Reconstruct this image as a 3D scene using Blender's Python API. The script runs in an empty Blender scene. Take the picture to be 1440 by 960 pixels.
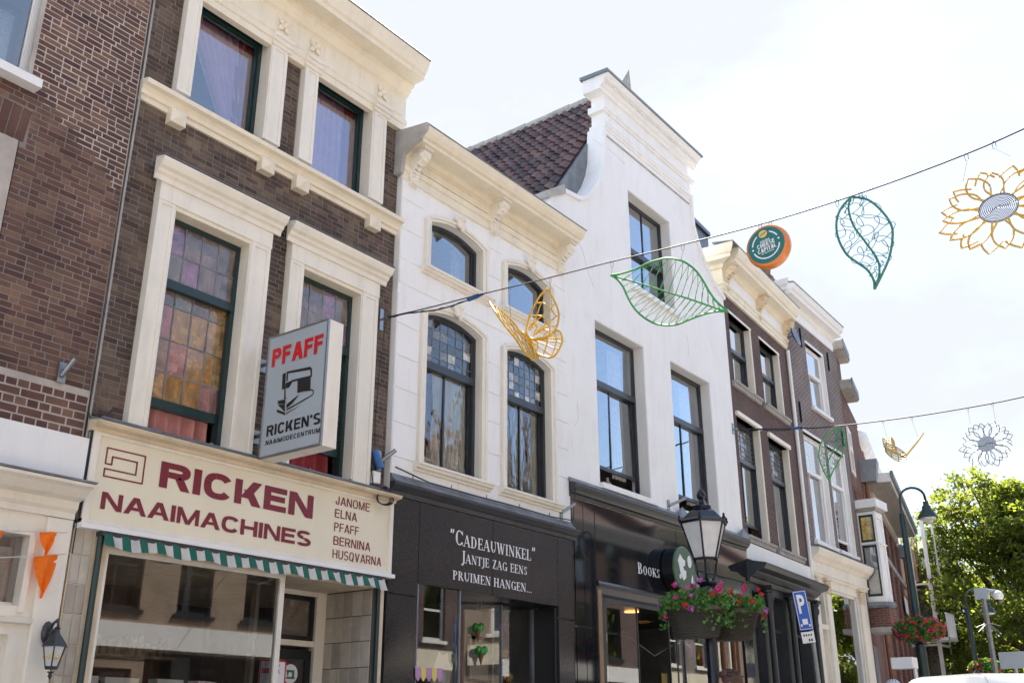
import bpy, bmesh, math, random
import numpy as np
from mathutils import Vector, Matrix
sc = bpy.context.scene
COL = sc.collection
PI = math.pi
# ---------------------------------------------------------------- camera, sky, sun, exposure
GZ = 0.4                      # height of the street
cam = bpy.data.cameras.new('camera'); camo = bpy.data.objects.new('camera', cam); COL.objects.link(camo)
YAW, PITCH, ROLL = [math.radians(a) for a in (53.0547, 21.2469, -.1356)]
_f = Vector((math.sin(YAW)*math.cos(PITCH), math.cos(YAW)*math.cos(PITCH), math.sin(PITCH)))
_r = Vector((math.cos(YAW), -math.sin(YAW), 0)); _u = _r.cross(_f)
_r, _u = _r*math.cos(ROLL)+_u*math.sin(ROLL), -_r*math.sin(ROLL)+_u*math.cos(ROLL)
m = Matrix.Identity(4)
for i in range(3):
    m[i][0] = _r[i]; m[i][1] = _u[i]; m[i][2] = -_f[i]
m[0][3], m[1][3], m[2][3] = 0, -8, 1.6
camo.matrix_world = m
cam.sensor_width = 36; cam.lens = 1418.8/1440*36; cam.clip_start = .05; cam.clip_end = 2000
sc.camera = camo
SUN = Vector((.87, .50, 0)).normalized(); EL = math.radians(50)
SDIR = Vector((SUN.x*math.cos(EL), SUN.y*math.cos(EL), math.sin(EL)))
world = bpy.data.worlds.new('World'); sc.world = world; world.use_nodes = True
nt = world.node_tree; nt.nodes.clear()
out = nt.nodes.new('ShaderNodeOutputWorld'); bg = nt.nodes.new('ShaderNodeBackground')
sky = nt.nodes.new('ShaderNodeTexSky'); sky.sky_type = 'NISHITA'; sky.sun_disc = False
sky.sun_elevation = EL; sky.sun_rotation = math.atan2(SUN.x, SUN.y)
sky.air_density = 1.0; sky.dust_density = .3; sky.ozone_density = 1.0
tc = nt.nodes.new('ShaderNodeTexCoord'); mp = nt.nodes.new('ShaderNodeMapping'); mp.inputs['Scale'].default_value = (.8, .8, 1.6); mp.inputs['Location'].default_value = (11.1, 3.9, 6.3)
no = nt.nodes.new('ShaderNodeTexNoise'); no.inputs['Scale'].default_value = 1.3; no.inputs['Detail'].default_value = 7; no.inputs['Roughness'].default_value = .5
cr = nt.nodes.new('ShaderNodeValToRGB'); cr.color_ramp.elements[0].position = .37; cr.color_ramp.elements[1].position = .55
cr.color_ramp.elements[0].color = (.05, .05, .05, 1); cr.color_ramp.elements[1].color = (1, 1, 1, 1)
mx = nt.nodes.new('ShaderNodeMixRGB'); mx.inputs[2].default_value = (2.20, 2.31, 2.50, 1)   # thin bright cloud
nt.links.new(tc.outputs['Generated'], mp.inputs[0]); nt.links.new(mp.outputs[0], no.inputs['Vector'])
nt.links.new(no.outputs['Fac'], cr.inputs[0]); nt.links.new(cr.outputs[0], mx.inputs[0])
nt.links.new(sky.outputs[0], mx.inputs[1]); nt.links.new(mx.outputs[0], bg.inputs[0])
bg.inputs[1].default_value = .11; nt.links.new(bg.outputs[0], out.inputs[0])
sl = bpy.data.lights.new('sun', 'SUN'); sl.energy = 5.0; sl.angle = math.radians(.5); sl.color = (1, .93, .82)
so = bpy.data.objects.new('sun', sl); COL.objects.link(so); so.rotation_euler = (-SDIR).to_track_quat('-Z', 'Y').to_euler(); so.location = (0, 0, 40)
vs = sc.view_settings; vs.view_transform = 'Standard'; vs.look = 'None'; vs.exposure = 1.9; vs.gamma = 1; vs.use_curve_mapping = False
sc.cycles.max_bounces = 8; sc.cycles.transparent_max_bounces = 12; sc.cycles.glossy_bounces = 3; sc.cycles.transmission_bounces = 4
sc.cycles.caustics_reflective = False; sc.cycles.caustics_refractive = False
rnd = random.Random(7)

# ---------------------------------------------------------------- mesh helpers
class MB:
    def __init__(s): s.v = []; s.f = []; s.t = []
    def add(s, vs, fs, tint=0.):
        n = len(s.v); s.v += [tuple(p) for p in vs]; s.f += [tuple(i+n for i in f) for f in fs]; s.t += [tint]*len(fs)
        return s
    def box(s, x0, x1, y0, y1, z0, z1, tint=0.):
        return s.add([(x0,y0,z0),(x1,y0,z0),(x1,y1,z0),(x0,y1,z0),(x0,y0,z1),(x1,y0,z1),(x1,y1,z1),(x0,y1,z1)],
              [(0,3,2,1),(4,5,6,7),(0,1,5,4),(2,3,7,6),(1,2,6,5),(3,0,4,7)], tint)
    def cham(s, x0, x1, y0, y1, z0, z1, c, tint=0.):       # box whose street face (y0) has bevelled edges
        s.add([(x0,y1,z0),(x1,y1,z0),(x1,y1,z1),(x0,y1,z1),(x0,y0+c,z0),(x1,y0+c,z0),(x1,y0+c,z1),(x0,y0+c,z1),
               (x0+c,y0,z0+c),(x1-c,y0,z0+c),(x1-c,y0,z1-c),(x0+c,y0,z1-c)],
              [(0,4,7,3),(1,2,6,5),(0,1,5,4),(3,7,6,2),(4,5,9,8),(5,6,10,9),(6,7,11,10),(7,4,8,11),(8,9,10,11)], tint); return s
    def pxz(s, poly, y0, y1, tint=0.):                     # outline in (x,z) extruded along y
        n = len(poly); v = [(p[0],y0,p[1]) for p in poly]+[(p[0],y1,p[1]) for p in poly]
        return s.add(v, [tuple(range(n)), tuple(range(2*n-1, n-1, -1))]+[((i+1)%n, i, n+i, n+(i+1)%n) for i in range(n)], tint)
    def sweep(s, prof, x0, x1, y=0., tint=0.):             # profile of (projection, z) run along x
        n = len(prof); v = [(x0,y-p[0],p[1]) for p in prof]+[(x1,y-p[0],p[1]) for p in prof]
        return s.add(v, [tuple(range(n)), tuple(range(2*n-1, n-1, -1))]+[((i+1)%n, i, n+i, n+(i+1)%n) for i in range(n)], tint)
    def tube(s, pts, r, n=6, closed=False):
        P = [Vector(p) for p in pts]; N = len(P); base = len(s.v); up = Vector((.31, .17, .93)); rings = []
        for i, p in enumerate(P):
            a = P[(i-1) % N] if closed or i > 0 else p; b = P[(i+1) % N] if closed or i < N-1 else p
            d = (b-a); d = d.normalized() if d.length > 1e-9 else Vector((0,0,1))
            u = d.cross(up)
            if u.length < .05: u = d.cross(Vector((1,0,0)))
            u.normalize(); w = d.cross(u); rr = r[i] if isinstance(r, (list, tuple)) else r
            s.v += [tuple(p+u*rr*math.cos(2*PI*k/n)+w*rr*math.sin(2*PI*k/n)) for k in range(n)]
        M = N if closed else N-1
        for i in range(M):
            for k in range(n):
                j = (i+1) % N
                s.f.append((base+i*n+k, base+i*n+(k+1)%n, base+j*n+(k+1)%n, base+j*n+k)); s.t.append(0.)
        if not closed:
            s.f.append(tuple(base+k for k in range(n-1,-1,-1))); s.f.append(tuple(base+(N-1)*n+k for k in range(n))); s.t += [0.,0.]
        return s
    def lathe(s, prof, c=(0,0,0), n=16, sx=1., sy=1., off=0., cap=True):
        b = len(s.v)
        for r, z in prof:
            s.v += [(c[0]+sx*r*math.cos(2*PI*k/n+off), c[1]+sy*r*math.sin(2*PI*k/n+off), c[2]+z) for k in range(n)]
        for i in range(len(prof)-1):
            for k in range(n):
                s.f.append((b+i*n+k, b+i*n+(k+1)%n, b+(i+1)*n+(k+1)%n, b+(i+1)*n+k)); s.t.append(0.)
        if cap:
            s.f.append(tuple(b+k for k in range(n-1,-1,-1))); s.f.append(tuple(b+(len(prof)-1)*n+k for k in range(n))); s.t += [0.,0.]
        return s
    def ball(s, c, r, n=10, m_=6):
        rx, ry, rz = r if isinstance(r, tuple) else (r, r, r)
        prof = [(math.sin(PI*i/m_)*1., -math.cos(PI*i/m_)) for i in range(m_+1)]
        b = len(s.v)
        for q, z in prof:
            q = max(q, .02); s.v += [(c[0]+rx*q*math.cos(2*PI*k/n), c[1]+ry*q*math.sin(2*PI*k/n), c[2]+rz*z) for k in range(n)]
        for i in range(m_):
            for k in range(n):
                s.f.append((b+i*n+k, b+i*n+(k+1)%n, b+(i+1)*n+(k+1)%n, b+(i+1)*n+k)); s.t.append(0.)
        return s
    def xf(s, M, start=0):
        for i in range(start, len(s.v)): s.v[i] = tuple(M @ Vector(s.v[i]))
        return s
    def mesh(s, name, mat, smooth=False, fix=True):
        me = bpy.data.meshes.new(name); me.from_pydata(s.v, [], s.f)
        if any(s.t):
            a = me.attributes.new('tint', 'FLOAT', 'FACE'); a.data.foreach_set('value', s.t)
        me.materials.append(mat)
        if fix and len(s.f) > 3:
            b = bmesh.new(); b.from_mesh(me); bmesh.ops.recalc_face_normals(b, faces=b.faces); b.to_mesh(me); b.free()
        if smooth:
            me.polygons.foreach_set('use_smooth', [True]*len(me.polygons))
            try: me.set_sharp_from_angle(angle=math.radians(38))
            except Exception: pass
        return me
PINV = {}
def thing(name, label, cat, loc=(0,0,0), rz=0., group=None, frame=None):
    o = bpy.data.objects.new(name, None); COL.objects.link(o); o.location = loc; o.rotation_euler = (0,0,rz); o.empty_display_size = .2
    o['label'] = label; o['category'] = cat
    if group: o['group'] = group
    # children are written in facade coordinates: world for a plain thing, along-the-wall for a turned one
    PINV[o.name] = Matrix.Translation((0,0,-loc[2])) if frame == 'wall' else (Matrix.Translation((-loc[0],-loc[1],-loc[2])) if rz == 0 and frame != 'own' else Matrix.Identity(4))
    return o
def obj(name, mb, mat, parent=None, smooth=False, label=None, kind=None, mesh=None, loc=None):
    me = mesh or mb.mesh(name, mat, smooth)
    o = bpy.data.objects.new(name, me); COL.objects.link(o)
    if parent is not None:
        o.parent = parent
        if parent.name in PINV: o.matrix_parent_inverse = PINV[parent.name]
    if loc: o.location = loc
    if label: o['label'] = label
    if kind: o['kind'] = kind
    return o
def top(name, mb, mat, label, cat, group=None, kind=None, smooth=False):
    o = obj(name, mb, mat, None, smooth); o['label'] = label
    if cat: o['category'] = cat
    if group: o['group'] = group
    if kind: o['kind'] = kind
    # put the origin at the base of the thing
    P = np.array([v.co[:] for v in o.data.vertices]); c = Vector((float(P[:,0].mean()), float(P[:,1].mean()), float(P[:,2].min())))
    o.data.transform(Matrix.Translation(-c)); o.location = c
    return o
def dup(root, loc, rz=None, label=None, group=None):
    r = root.copy(); COL.objects.link(r); r.location = loc
    if rz is not None: r.rotation_euler = (0,0,rz)
    if label: r['label'] = label
    if group: r['group'] = group
    for ch in list(root.children):
        c = ch.copy(); COL.objects.link(c); c.parent = r
        for g in ch.children:
            d = g.copy(); COL.objects.link(d); d.parent = c
    return r
# ---------------------------------------------------------------- materials
def mat(name, base, rough=.6, var=.12, scale=3., metal=0., bump=0., bscale=40., dirt=0., dirtcol=(.12,.10,.08), spec=.5, tint=0., stretch=None, coat=0., alt=None, trans=0.):
    m = bpy.data.materials.new(name); m.use_nodes = True; t = m.node_tree; p = t.nodes['Principled BSDF']; L = t.links.new; N = t.nodes.new
    p.inputs['Roughness'].default_value = rough; p.inputs['Metallic'].default_value = metal; p.inputs['Specular IOR Level'].default_value = spec
    if coat: p.inputs['Coat Weight'].default_value = coat; p.inputs['Coat Roughness'].default_value = .08
    g = N('ShaderNodeNewGeometry'); mpn = N('ShaderNodeMapping'); L(g.outputs['Position'], mpn.inputs[0])
    if stretch: mpn.inputs['Scale'].default_value = stretch
    n = N('ShaderNodeTexNoise'); n.inputs['Scale'].default_value = scale; n.inputs['Detail'].default_value = 6; n.inputs['Roughness'].default_value = .6
    L(mpn.outputs[0], n.inputs['Vector'])
    r = N('ShaderNodeValToRGB'); r.color_ramp.elements[0].position = .3; r.color_ramp.elements[1].position = .72
    a = alt or base
    r.color_ramp.elements[0].color = tuple(c*(1-var) for c in base)+(1,); r.color_ramp.elements[1].color = tuple(min(.95, c*(1+var)) for c in a)+(1,)
    L(n.outputs['Fac'], r.inputs[0]); last = r.outputs[0]
    if tint:
        at = N('ShaderNodeAttribute'); at.attribute_name = 'tint'; oi = N('ShaderNodeObjectInfo')
        ad = N('ShaderNodeMath'); ad.operation = 'ADD'; L(at.outputs['Fac'], ad.inputs[0]); L(oi.outputs['Random'], ad.inputs[1])
        fr = N('ShaderNodeMath'); fr.operation = 'FRACT'; L(ad.outputs[0], fr.inputs[0])
        mr = N('ShaderNodeMapRange'); mr.inputs['To Min'].default_value = 1-tint; mr.inputs['To Max'].default_value = 1+tint; L(fr.outputs[0], mr.inputs[0])
        hs = N('ShaderNodeHueSaturation'); L(last, hs.inputs['Color']); L(mr.outputs[0], hs.inputs['Value'])
        m2 = N('ShaderNodeMath'); m2.operation = 'MULTIPLY_ADD'; m2.inputs[1].default_value = .035; m2.inputs[2].default_value = .4825; L(fr.outputs[0], m2.inputs[0]); L(m2.outputs[0], hs.inputs['Hue'])
        last = hs.outputs[0]
    if dirt:
        n2 = N('ShaderNodeTexNoise'); n2.inputs['Scale'].default_value = 2.2; n2.inputs['Detail'].default_value = 9; n2.inputs['Roughness'].default_value = .7
        mp2 = N('ShaderNodeMapping'); mp2.inputs['Scale'].default_value = (2.5,2.5,.5); L(g.outputs['Position'], mp2.inputs[0]); L(mp2.outputs[0], n2.inputs['Vector'])
        r2 = N('ShaderNodeMapRange'); r2.inputs['From Min'].default_value = .5; r2.inputs['From Max'].default_value = .78; r2.inputs['To Max'].default_value = dirt; L(n2.outputs['Fac'], r2.inputs[0])
        mm = N('ShaderNodeMixRGB'); mm.inputs[2].default_value = dirtcol+(1,); L(r2.outputs[0], mm.inputs[0]); L(last, mm.inputs[1]); last = mm.outputs[0]
    L(last, p.inputs['Base Color'])
    if bump:
        n3 = N('ShaderNodeTexNoise'); n3.inputs['Scale'].default_value = bscale; n3.inputs['Detail'].default_value = 5; L(g.outputs['Position'], n3.inputs['Vector'])
        b = N('ShaderNodeBump'); b.inputs['Strength'].default_value = bump; b.inputs['Distance'].default_value = .02; L(n3.outputs['Fac'], b.inputs['Height']); L(b.outputs[0], p.inputs['Normal'])
    if trans:
        tr = N('ShaderNodeBsdfTranslucent'); hs2 = N('ShaderNodeHueSaturation'); hs2.inputs['Hue'].default_value = .48; hs2.inputs['Value'].default_value = 1.6; hs2.inputs['Saturation'].default_value = 1.15
        L(last, hs2.inputs['Color']); L(hs2.outputs[0], tr.inputs[0]); ms = N('ShaderNodeMixShader'); ms.inputs[0].default_value = trans
        o = t.nodes['Material Output']; L(p.outputs[0], ms.inputs[1]); L(tr.outputs[0], ms.inputs[2]); L(ms.outputs[0], o.inputs[0])
    return m
def glassmat(name, tint=(.9,.92,.92), rough=0., boost=1.7, base=.03, wav=0., wscale=(1,1,1), ws=3., body=None, bodyf=0.):
    m = bpy.data.materials.new(name); m.use_nodes = True; t = m.node_tree; t.nodes.clear(); N = t.nodes.new; L = t.links.new
    o = N('ShaderNodeOutputMaterial'); fr = N('ShaderNodeFresnel'); fr.inputs[0].default_value = 1.5
    mu = N('ShaderNodeMath'); mu.operation = 'MULTIPLY_ADD'; mu.use_clamp = True; mu.inputs[1].default_value = boost; mu.inputs[2].default_value = base; L(fr.outputs[0], mu.inputs[0])
    tr = N('ShaderNodeBsdfTransparent'); tr.inputs[0].default_value = tint+(1,); gl = N('ShaderNodeBsdfGlossy'); gl.inputs['Roughness'].default_value = rough; gl.inputs[0].default_value = (.95,.97,1,1)
    back = tr.outputs[0]
    if body:
        df = N('ShaderNodeBsdfDiffuse'); g0 = N('ShaderNodeNewGeometry'); nn = N('ShaderNodeTexNoise'); nn.inputs['Scale'].default_value = 9; nn.inputs['Detail'].default_value = 4; L(g0.outputs['Position'], nn.inputs['Vector'])
        rp = N('ShaderNodeValToRGB'); rp.color_ramp.elements[0].color = tuple(c*.45 for c in body)+(1,); rp.color_ramp.elements[1].color = tuple(min(1,c*1.5) for c in body)+(1,); rp.color_ramp.elements[0].position=.3; rp.color_ramp.elements[1].position=.7
        L(nn.outputs['Fac'], rp.inputs[0]); L(rp.outputs[0], df.inputs[0])
        mb_ = N('ShaderNodeMixShader'); mb_.inputs[0].default_value = bodyf; L(tr.outputs[0], mb_.inputs[1]); L(df.outputs[0], mb_.inputs[2]); back = mb_.outputs[0]
    ms = N('ShaderNodeMixShader'); L(mu.outputs[0], ms.inputs[0]); L(back, ms.inputs[1]); L(gl.outputs[0], ms.inputs[2]); L(ms.outputs[0], o.inputs[0])
    if wav:
        g = N('ShaderNodeNewGeometry'); mp_ = N('ShaderNodeMapping'); mp_.inputs['Scale'].default_value = wscale; L(g.outputs['Position'], mp_.inputs[0])
        n = N('ShaderNodeTexNoise'); n.inputs['Scale'].default_value = ws; n.inputs['Detail'].default_value = 3; L(mp_.outputs[0], n.inputs['Vector'])
        b = N('ShaderNodeBump'); b.inputs['Strength'].default_value = 1.; b.inputs['Distance'].default_value = wav; L(n.outputs['Fac'], b.inputs['Height']); L(b.outputs[0], gl.inputs['Normal']); L(b.outputs[0], fr.inputs['Normal'])
    return m
def brickmat(name, c1, c2, mortar, bw=.2, bh=.057, ms=.008):
    m = bpy.data.materials.new(name); m.use_nodes = True; t = m.node_tree; p = t.nodes['Principled BSDF']; N = t.nodes.new; L = t.links.new; p.inputs['Roughness'].default_value = .9
    g = N('ShaderNodeTexCoord'); sx = N('ShaderNodeSeparateXYZ'); L(g.outputs['Object'], sx.inputs[0])
    ad = N('ShaderNodeMath'); ad.operation = 'ADD'; L(sx.outputs[0], ad.inputs[0]); L(sx.outputs[1], ad.inputs[1])
    cb = N('ShaderNodeCombineXYZ'); L(ad.outputs[0], cb.inputs[0]); L(sx.outputs[2], cb.inputs[1])
    b = N('ShaderNodeTexBrick'); L(cb.outputs[0], b.inputs['Vector']); b.inputs['Scale'].default_value = 1; b.inputs['Brick Width'].default_value = bw; b.inputs['Row Height'].default_value = bh; b.inputs['Mortar Size'].default_value = ms
    b.inputs['Color1'].default_value = c1+(1,); b.inputs['Color2'].default_value = c2+(1,); b.inputs['Mortar'].default_value = mortar+(1,); b.inputs['Bias'].default_value = 0
    n = N('ShaderNodeTexNoise'); n.inputs['Scale'].default_value = 1.6; n.inputs['Detail'].default_value = 8; L(g.outputs['Object'], n.inputs['Vector'])
    hs = N('ShaderNodeHueSaturation'); mr = N('ShaderNodeMapRange'); mr.inputs['To Min'].default_value = .55; mr.inputs['To Max'].default_value = 1.45; L(n.outputs['Fac'], mr.inputs[0]); L(mr.outputs[0], hs.inputs['Value']); L(b.outputs['Color'], hs.inputs['Color']); L(hs.outputs[0], p.inputs['Base Color'])
    bp = N('ShaderNodeBump'); bp.inputs['Strength'].default_value = .8; bp.inputs['Distance'].default_value = .01; bp.invert = True; L(b.outputs['Fac'], bp.inputs['Height']); L(bp.outputs[0], p.inputs['Normal'])
    return m
M = {}
M['brick_plum'] = mat('plum_brick', (.104,.058,.049), .9, .35, 1.7, tint=.42, alt=(.155,.078,.055), bump=.6, bscale=60, dirt=.7, dirtcol=(.06,.045,.04))
M['brick_dark'] = mat('dark_brick', (.085,.058,.049), .9, .35, 2.2, tint=.42, alt=(.125,.086,.064), bump=.6, bscale=60, dirt=.65, dirtcol=(.05,.042,.036))
M['mortar_pale'] = mat('pale_mortar', (.44,.395,.355), .95, .3, 2.)
M['mortar_dim'] = mat('dim_mortar', (.22,.20,.18), .95, .35, 2.)
M['cream'] = mat('cream_paint', (.82,.755,.61), .5, .05, 2., dirt=.4, dirtcol=(.52,.44,.32), bump=.1, bscale=30)
M['cream_pale'] = mat('pale_cream_paint', (.82,.775,.68), .5, .05, 2., dirt=.42, dirtcol=(.52,.46,.38), bump=.1, bscale=30)
M['cream_dirty'] = mat('aged_cream_paint', (.72,.60,.43), .6, .12, 4., dirt=.6, dirtcol=(.35,.27,.18), bump=.15, bscale=30)
M['white'] = mat('white_paint', (.84,.84,.83), .5, .04, 2., dirt=.2, dirtcol=(.5,.5,.5))
M['stucco'] = mat('white_stucco', (.86,.86,.855), .8, .03, 1.2, bump=.15, bscale=14, dirt=.40, dirtcol=(.62,.60,.56))
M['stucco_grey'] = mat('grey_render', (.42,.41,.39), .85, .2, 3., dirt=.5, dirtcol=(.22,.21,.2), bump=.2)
M['lead'] = mat('lead_sheet', (.17,.19,.215), .55, .3, 4., dirt=.4, dirtcol=(.45,.45,.44))
M['zinc'] = mat('zinc_trim', (.22,.25,.29), .4, .2, 3., metal=.3)
M['teal'] = mat('dark_teal_paint', (.012,.035,.036), .3, .2, 3.)
M['frame'] = mat('dark_grey_paint', (.030,.035,.042), .35, .2, 3., dirt=.3, dirtcol=(.09,.09,.09))
M['black'] = mat('black_paint', (.010,.011,.014), .3, .2, 3.)
M['granite'] = mat('black_granite', (.022,.022,.024), .14, .55, 90., alt=(.038,.037,.039), spec=.4)
M['gloss_black'] = mat('black_glass_panel', (.010,.012,.016), .05, .2, 1., spec=.6)
M['charcoal'] = mat('charcoal_paint', (.035,.037,.042), .3, .25, 3., dirt=.3, dirtcol=(.09,.09,.1))
M['tile'] = mat('glazed_wall_tile', (.46,.42,.36), .35, .18, 5., tint=.18, dirt=.4, dirtcol=(.25,.22,.18))
M['grout'] = mat('tile_grout', (.10,.09,.08), .95, .2)
M['stone'] = mat('grey_stone', (.36,.35,.33), .85, .2, 5., dirt=.5, dirtcol=(.18,.17,.16), bump=.2)
M['pantile'] = mat('clay_pantile', (.050,.038,.044), .5, .35, 2.4, tint=.55, alt=(.13,.062,.052), bump=.3, dirt=.5, dirtcol=(.06,.07,.085))
M['red_tile'] = mat('red_clay_tile', (.17,.09,.07), .6, .4, 3., tint=.4, dirt=.4)
M['steel'] = mat('galvanised_steel', (.30,.32,.34), .35, .15, 8., metal=.8)
M['cable'] = mat('black_cable', (.02,.02,.025), .5, .1)
M['wire'] = mat('dark_wire', (.035,.035,.045), .6, .1, spec=.2)
M['blue'] = mat('blue_connector', (.03,.12,.32), .3, .1)
M['gold'] = mat('gold_painted_rod', (.64,.38,.02), .4, .15, 6., coat=.1)
M['palegold'] = mat('pale_gold_rod', (.62,.46,.16), .35, .15, 6., metal=.4)
M['green'] = mat('green_painted_rod', (.045,.31,.06), .4, .15, 6., coat=.3)
M['tealrod'] = mat('teal_painted_rod', (.015,.18,.13), .35, .15, 6., coat=.3)
M['greyrod'] = mat('grey_rod', (.16,.14,.12), .4, .1)
M['orange'] = mat('cheese_wax', (.68,.20,.022), .32, .08, 3., coat=.4)
M['sticker'] = mat('teal_print', (.010,.15,.14), .35, .05)
M['print_white'] = mat('white_print', (.80,.80,.80), .5, .02)
M['print_yellow'] = mat('yellow_print', (.75,.52,.12), .5, .02)
M['burgundy'] = mat('burgundy_print', (.19,.014,.032), .4, .05)
M['signface'] = mat('cream_sign_face', (.80,.74,.58), .35, .04, 1.5, dirt=.12, dirtcol=(.55,.48,.32))
M['signgrey'] = mat('grey_sign_face', (.40,.45,.49), .35, .04, 1.5)
M['red'] = mat('red_print', (.62,.012,.02), .4, .05)
M['ink'] = mat('black_print', (.012,.012,.015), .5, .05)
M['fabric_green'] = mat('green_canvas', (.009,.115,.08), .8, .15, 8.)
M['fabric_white'] = mat('white_canvas', (.56,.53,.49), .85, .12, 8., dirt=.3)
M['curtain_pink'] = mat('pink_curtain', (.80,.40,.38), .8, .15, 6., trans=.2)
M['curtain_mauve'] = mat('mauve_curtain', (.95,.56,.86), .8, .12, 6., trans=.1)
M['curtain_red'] = mat('dark_red_curtain', (.42,.06,.08), .8, .2, 6.)
M['net'] = mat('net_curtain', (.60,.58,.54), .9, .15, 12.)
M['curtain_cream'] = mat('cream_curtain', (.80,.76,.66), .9, .1, 6.)
M['blind'] = mat('white_blind', (.62,.64,.68), .6, .05)
M['room'] = mat('dim_room', (.10,.09,.08), .9, .3, 2.)
M['room_warm'] = mat('brown_room', (.16,.09,.05), .9, .3, 1.)
M['room_pale'] = mat('pale_room', (.55,.54,.50), .8, .1, 1.)
M['roomy'] = mat('cluttered_shelves', (.22,.17,.12), .9, .6, 9., tint=.5)
M['flag'] = mat('orange_pennant', (.88,.25,.015), .7, .08, trans=.35)
M['pen_yellow'] = mat('yellow_pennant', (.75,.62,.16), .8, .08)
M['pen_lilac'] = mat('lilac_pennant', (.52,.28,.52), .8, .08)
M['frost'] = mat('frosted_lamp_glass', (.74,.76,.78), .4, .12, 6., trans=.25)
M['lampblack'] = mat('glossy_lamp_paint', (.006,.009,.020), .22, .1, spec=.4)
M['planter'] = mat('olive_planter_plastic', (.05,.045,.034), .5, .2, 6.)
M['leaf'] = mat('planter_leaf', (.055,.16,.03), .5, .45, 14., tint=.45, alt=(.10,.24,.05), trans=.35)
M['crown'] = mat('tree_leaf', (.11,.16,.034), .5, .35, 1.2, tint=.35, alt=(.16,.20,.045), trans=.68)
M['bark'] = mat('tree_bark', (.09,.07,.05), .9, .4, 8., bump=.6)
M['fl_red'] = mat('red_petal', (.62,.015,.02), .5, .15, 20., trans=.2)
M['fl_pink'] = mat('pink_petal', (.62,.04,.22), .5, .15, 20., trans=.2)
M['fl_lilac'] = mat('lilac_petal', (.52,.13,.46), .5, .15, 20., trans=.2)
M['carwhite'] = mat('white_car_paint', (.52,.54,.56), .25, .03, coat=.8)
M['carglass'] = mat('car_glass', (.02,.025,.03), .05, .1, spec=.8)
M['rubber'] = mat('tyre_rubber', (.02,.02,.02), .8, .1)
M['asphalt'] = mat('street_brick_paving', (.30,.27,.255), .9, .3, 20.)
M['paving'] = mat('pavement_slabs', (.42,.41,.39), .9, .2, 6.)
M['skin'] = mat('skin', (.55,.33,.24), .5, .08)
M['hair'] = mat('brown_hair', (.055,.025,.015), .6, .5, 60., stretch=(1,1,.2))
M['jacket'] = mat('navy_jacket', (.03,.04,.07), .8, .2)
M['trousers'] = mat('grey_trousers', (.08,.08,.09), .8, .2)
M['helmet'] = mat('silver_helmet', (.45,.50,.55), .3, .1)
M['wood'] = mat('brown_wood', (.22,.09,.035), .5, .3, 6.)
M['copper'] = mat('bronze_strip', (.30,.20,.13), .4, .15, metal=.5)
M['parkblue'] = mat('blue_sign_film', (.008,.10,.48), .35, .05)
M['greendisc'] = mat('green_sign_face', (.055,.11,.055), .3, .3, 5., dirt=.3, dirtcol=(.25,.3,.2))
M['bricktex_plum'] = brickmat('plum_brick_courses', (.115,.060,.050), (.075,.044,.040), (.16,.14,.125), .19, .057, .006)
M['bricktex_grey'] = brickmat('brown_grey_brick_courses', (.13,.085,.08), (.085,.06,.062), (.36,.32,.30), .19, .057, .010)
M['bricktex_red'] = brickmat('red_brick_courses', (.165,.072,.052), (.115,.055,.042), (.22,.14,.12), .2, .06, .008)
M['bricktex_pale'] = brickmat('ochre_brick_courses', (.32,.23,.15), (.26,.18,.12), (.36,.32,.28), .2, .06, .008)
M['glass'] = glassmat('window_glass', base=.16, boost=2.2)
M['glass_shop'] = glassmat('shop_glass', tint=(.86,.88,.88), base=.05, boost=1.9)
M['glass_wavy'] = glassmat('old_wavy_glass', tint=(.75,.78,.76), base=.05, boost=1.8, wav=.030, wscale=(1.3,1.3,.5), ws=2.6)
M['glass_lead'] = glassmat('leaded_glass', tint=(.6,.6,.58), base=.06, boost=1.3, wav=.003, ws=9.)
for k_, c_ in dict(mauve=(.42,.27,.36), ochre=(.66,.40,.13), smoke=(.36,.29,.23), rose=(.58,.29,.26), green=(.34,.36,.27)).items():
    M['st_'+k_] = glassmat(k_+'_stained_glass', tint=tuple(min(1,c*1.9+.12) for c in c_), base=.04, boost=1.3, wav=.004, ws=14., body=c_, bodyf=.42)
M['lead_pale'] = glassmat('pale_leaded_glass', base=.04, boost=1.2, body=(.66,.63,.56), bodyf=.7, wav=.003, ws=9.); M['lead_grey'] = glassmat('grey_leaded_glass', base=.04, boost=1.2, body=(.25,.25,.26), bodyf=.6, wav=.003, ws=9.)
M['amber'] = glassmat('amber_leaded_glass', tint=(.9,.7,.3), base=.05, boost=1.2, body=(.75,.5,.12), bodyf=.75)
M['lamp_glow'] = mat('glowing_amber_lamp', (.8,.4,.1)); M['lamp_glow'].node_tree.nodes['Principled BSDF'].inputs['Emission Color'].default_value = (1,.45,.12,1); M['lamp_glow'].node_tree.nodes['Principled BSDF'].inputs['Emission Strength'].default_value = 1.2
def cache(fn, d={}):
    def w(*a):
        k = (fn.__name__,)+a
        if k not in d: d[k] = fn(*a)
        return d[k]
    return w
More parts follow.
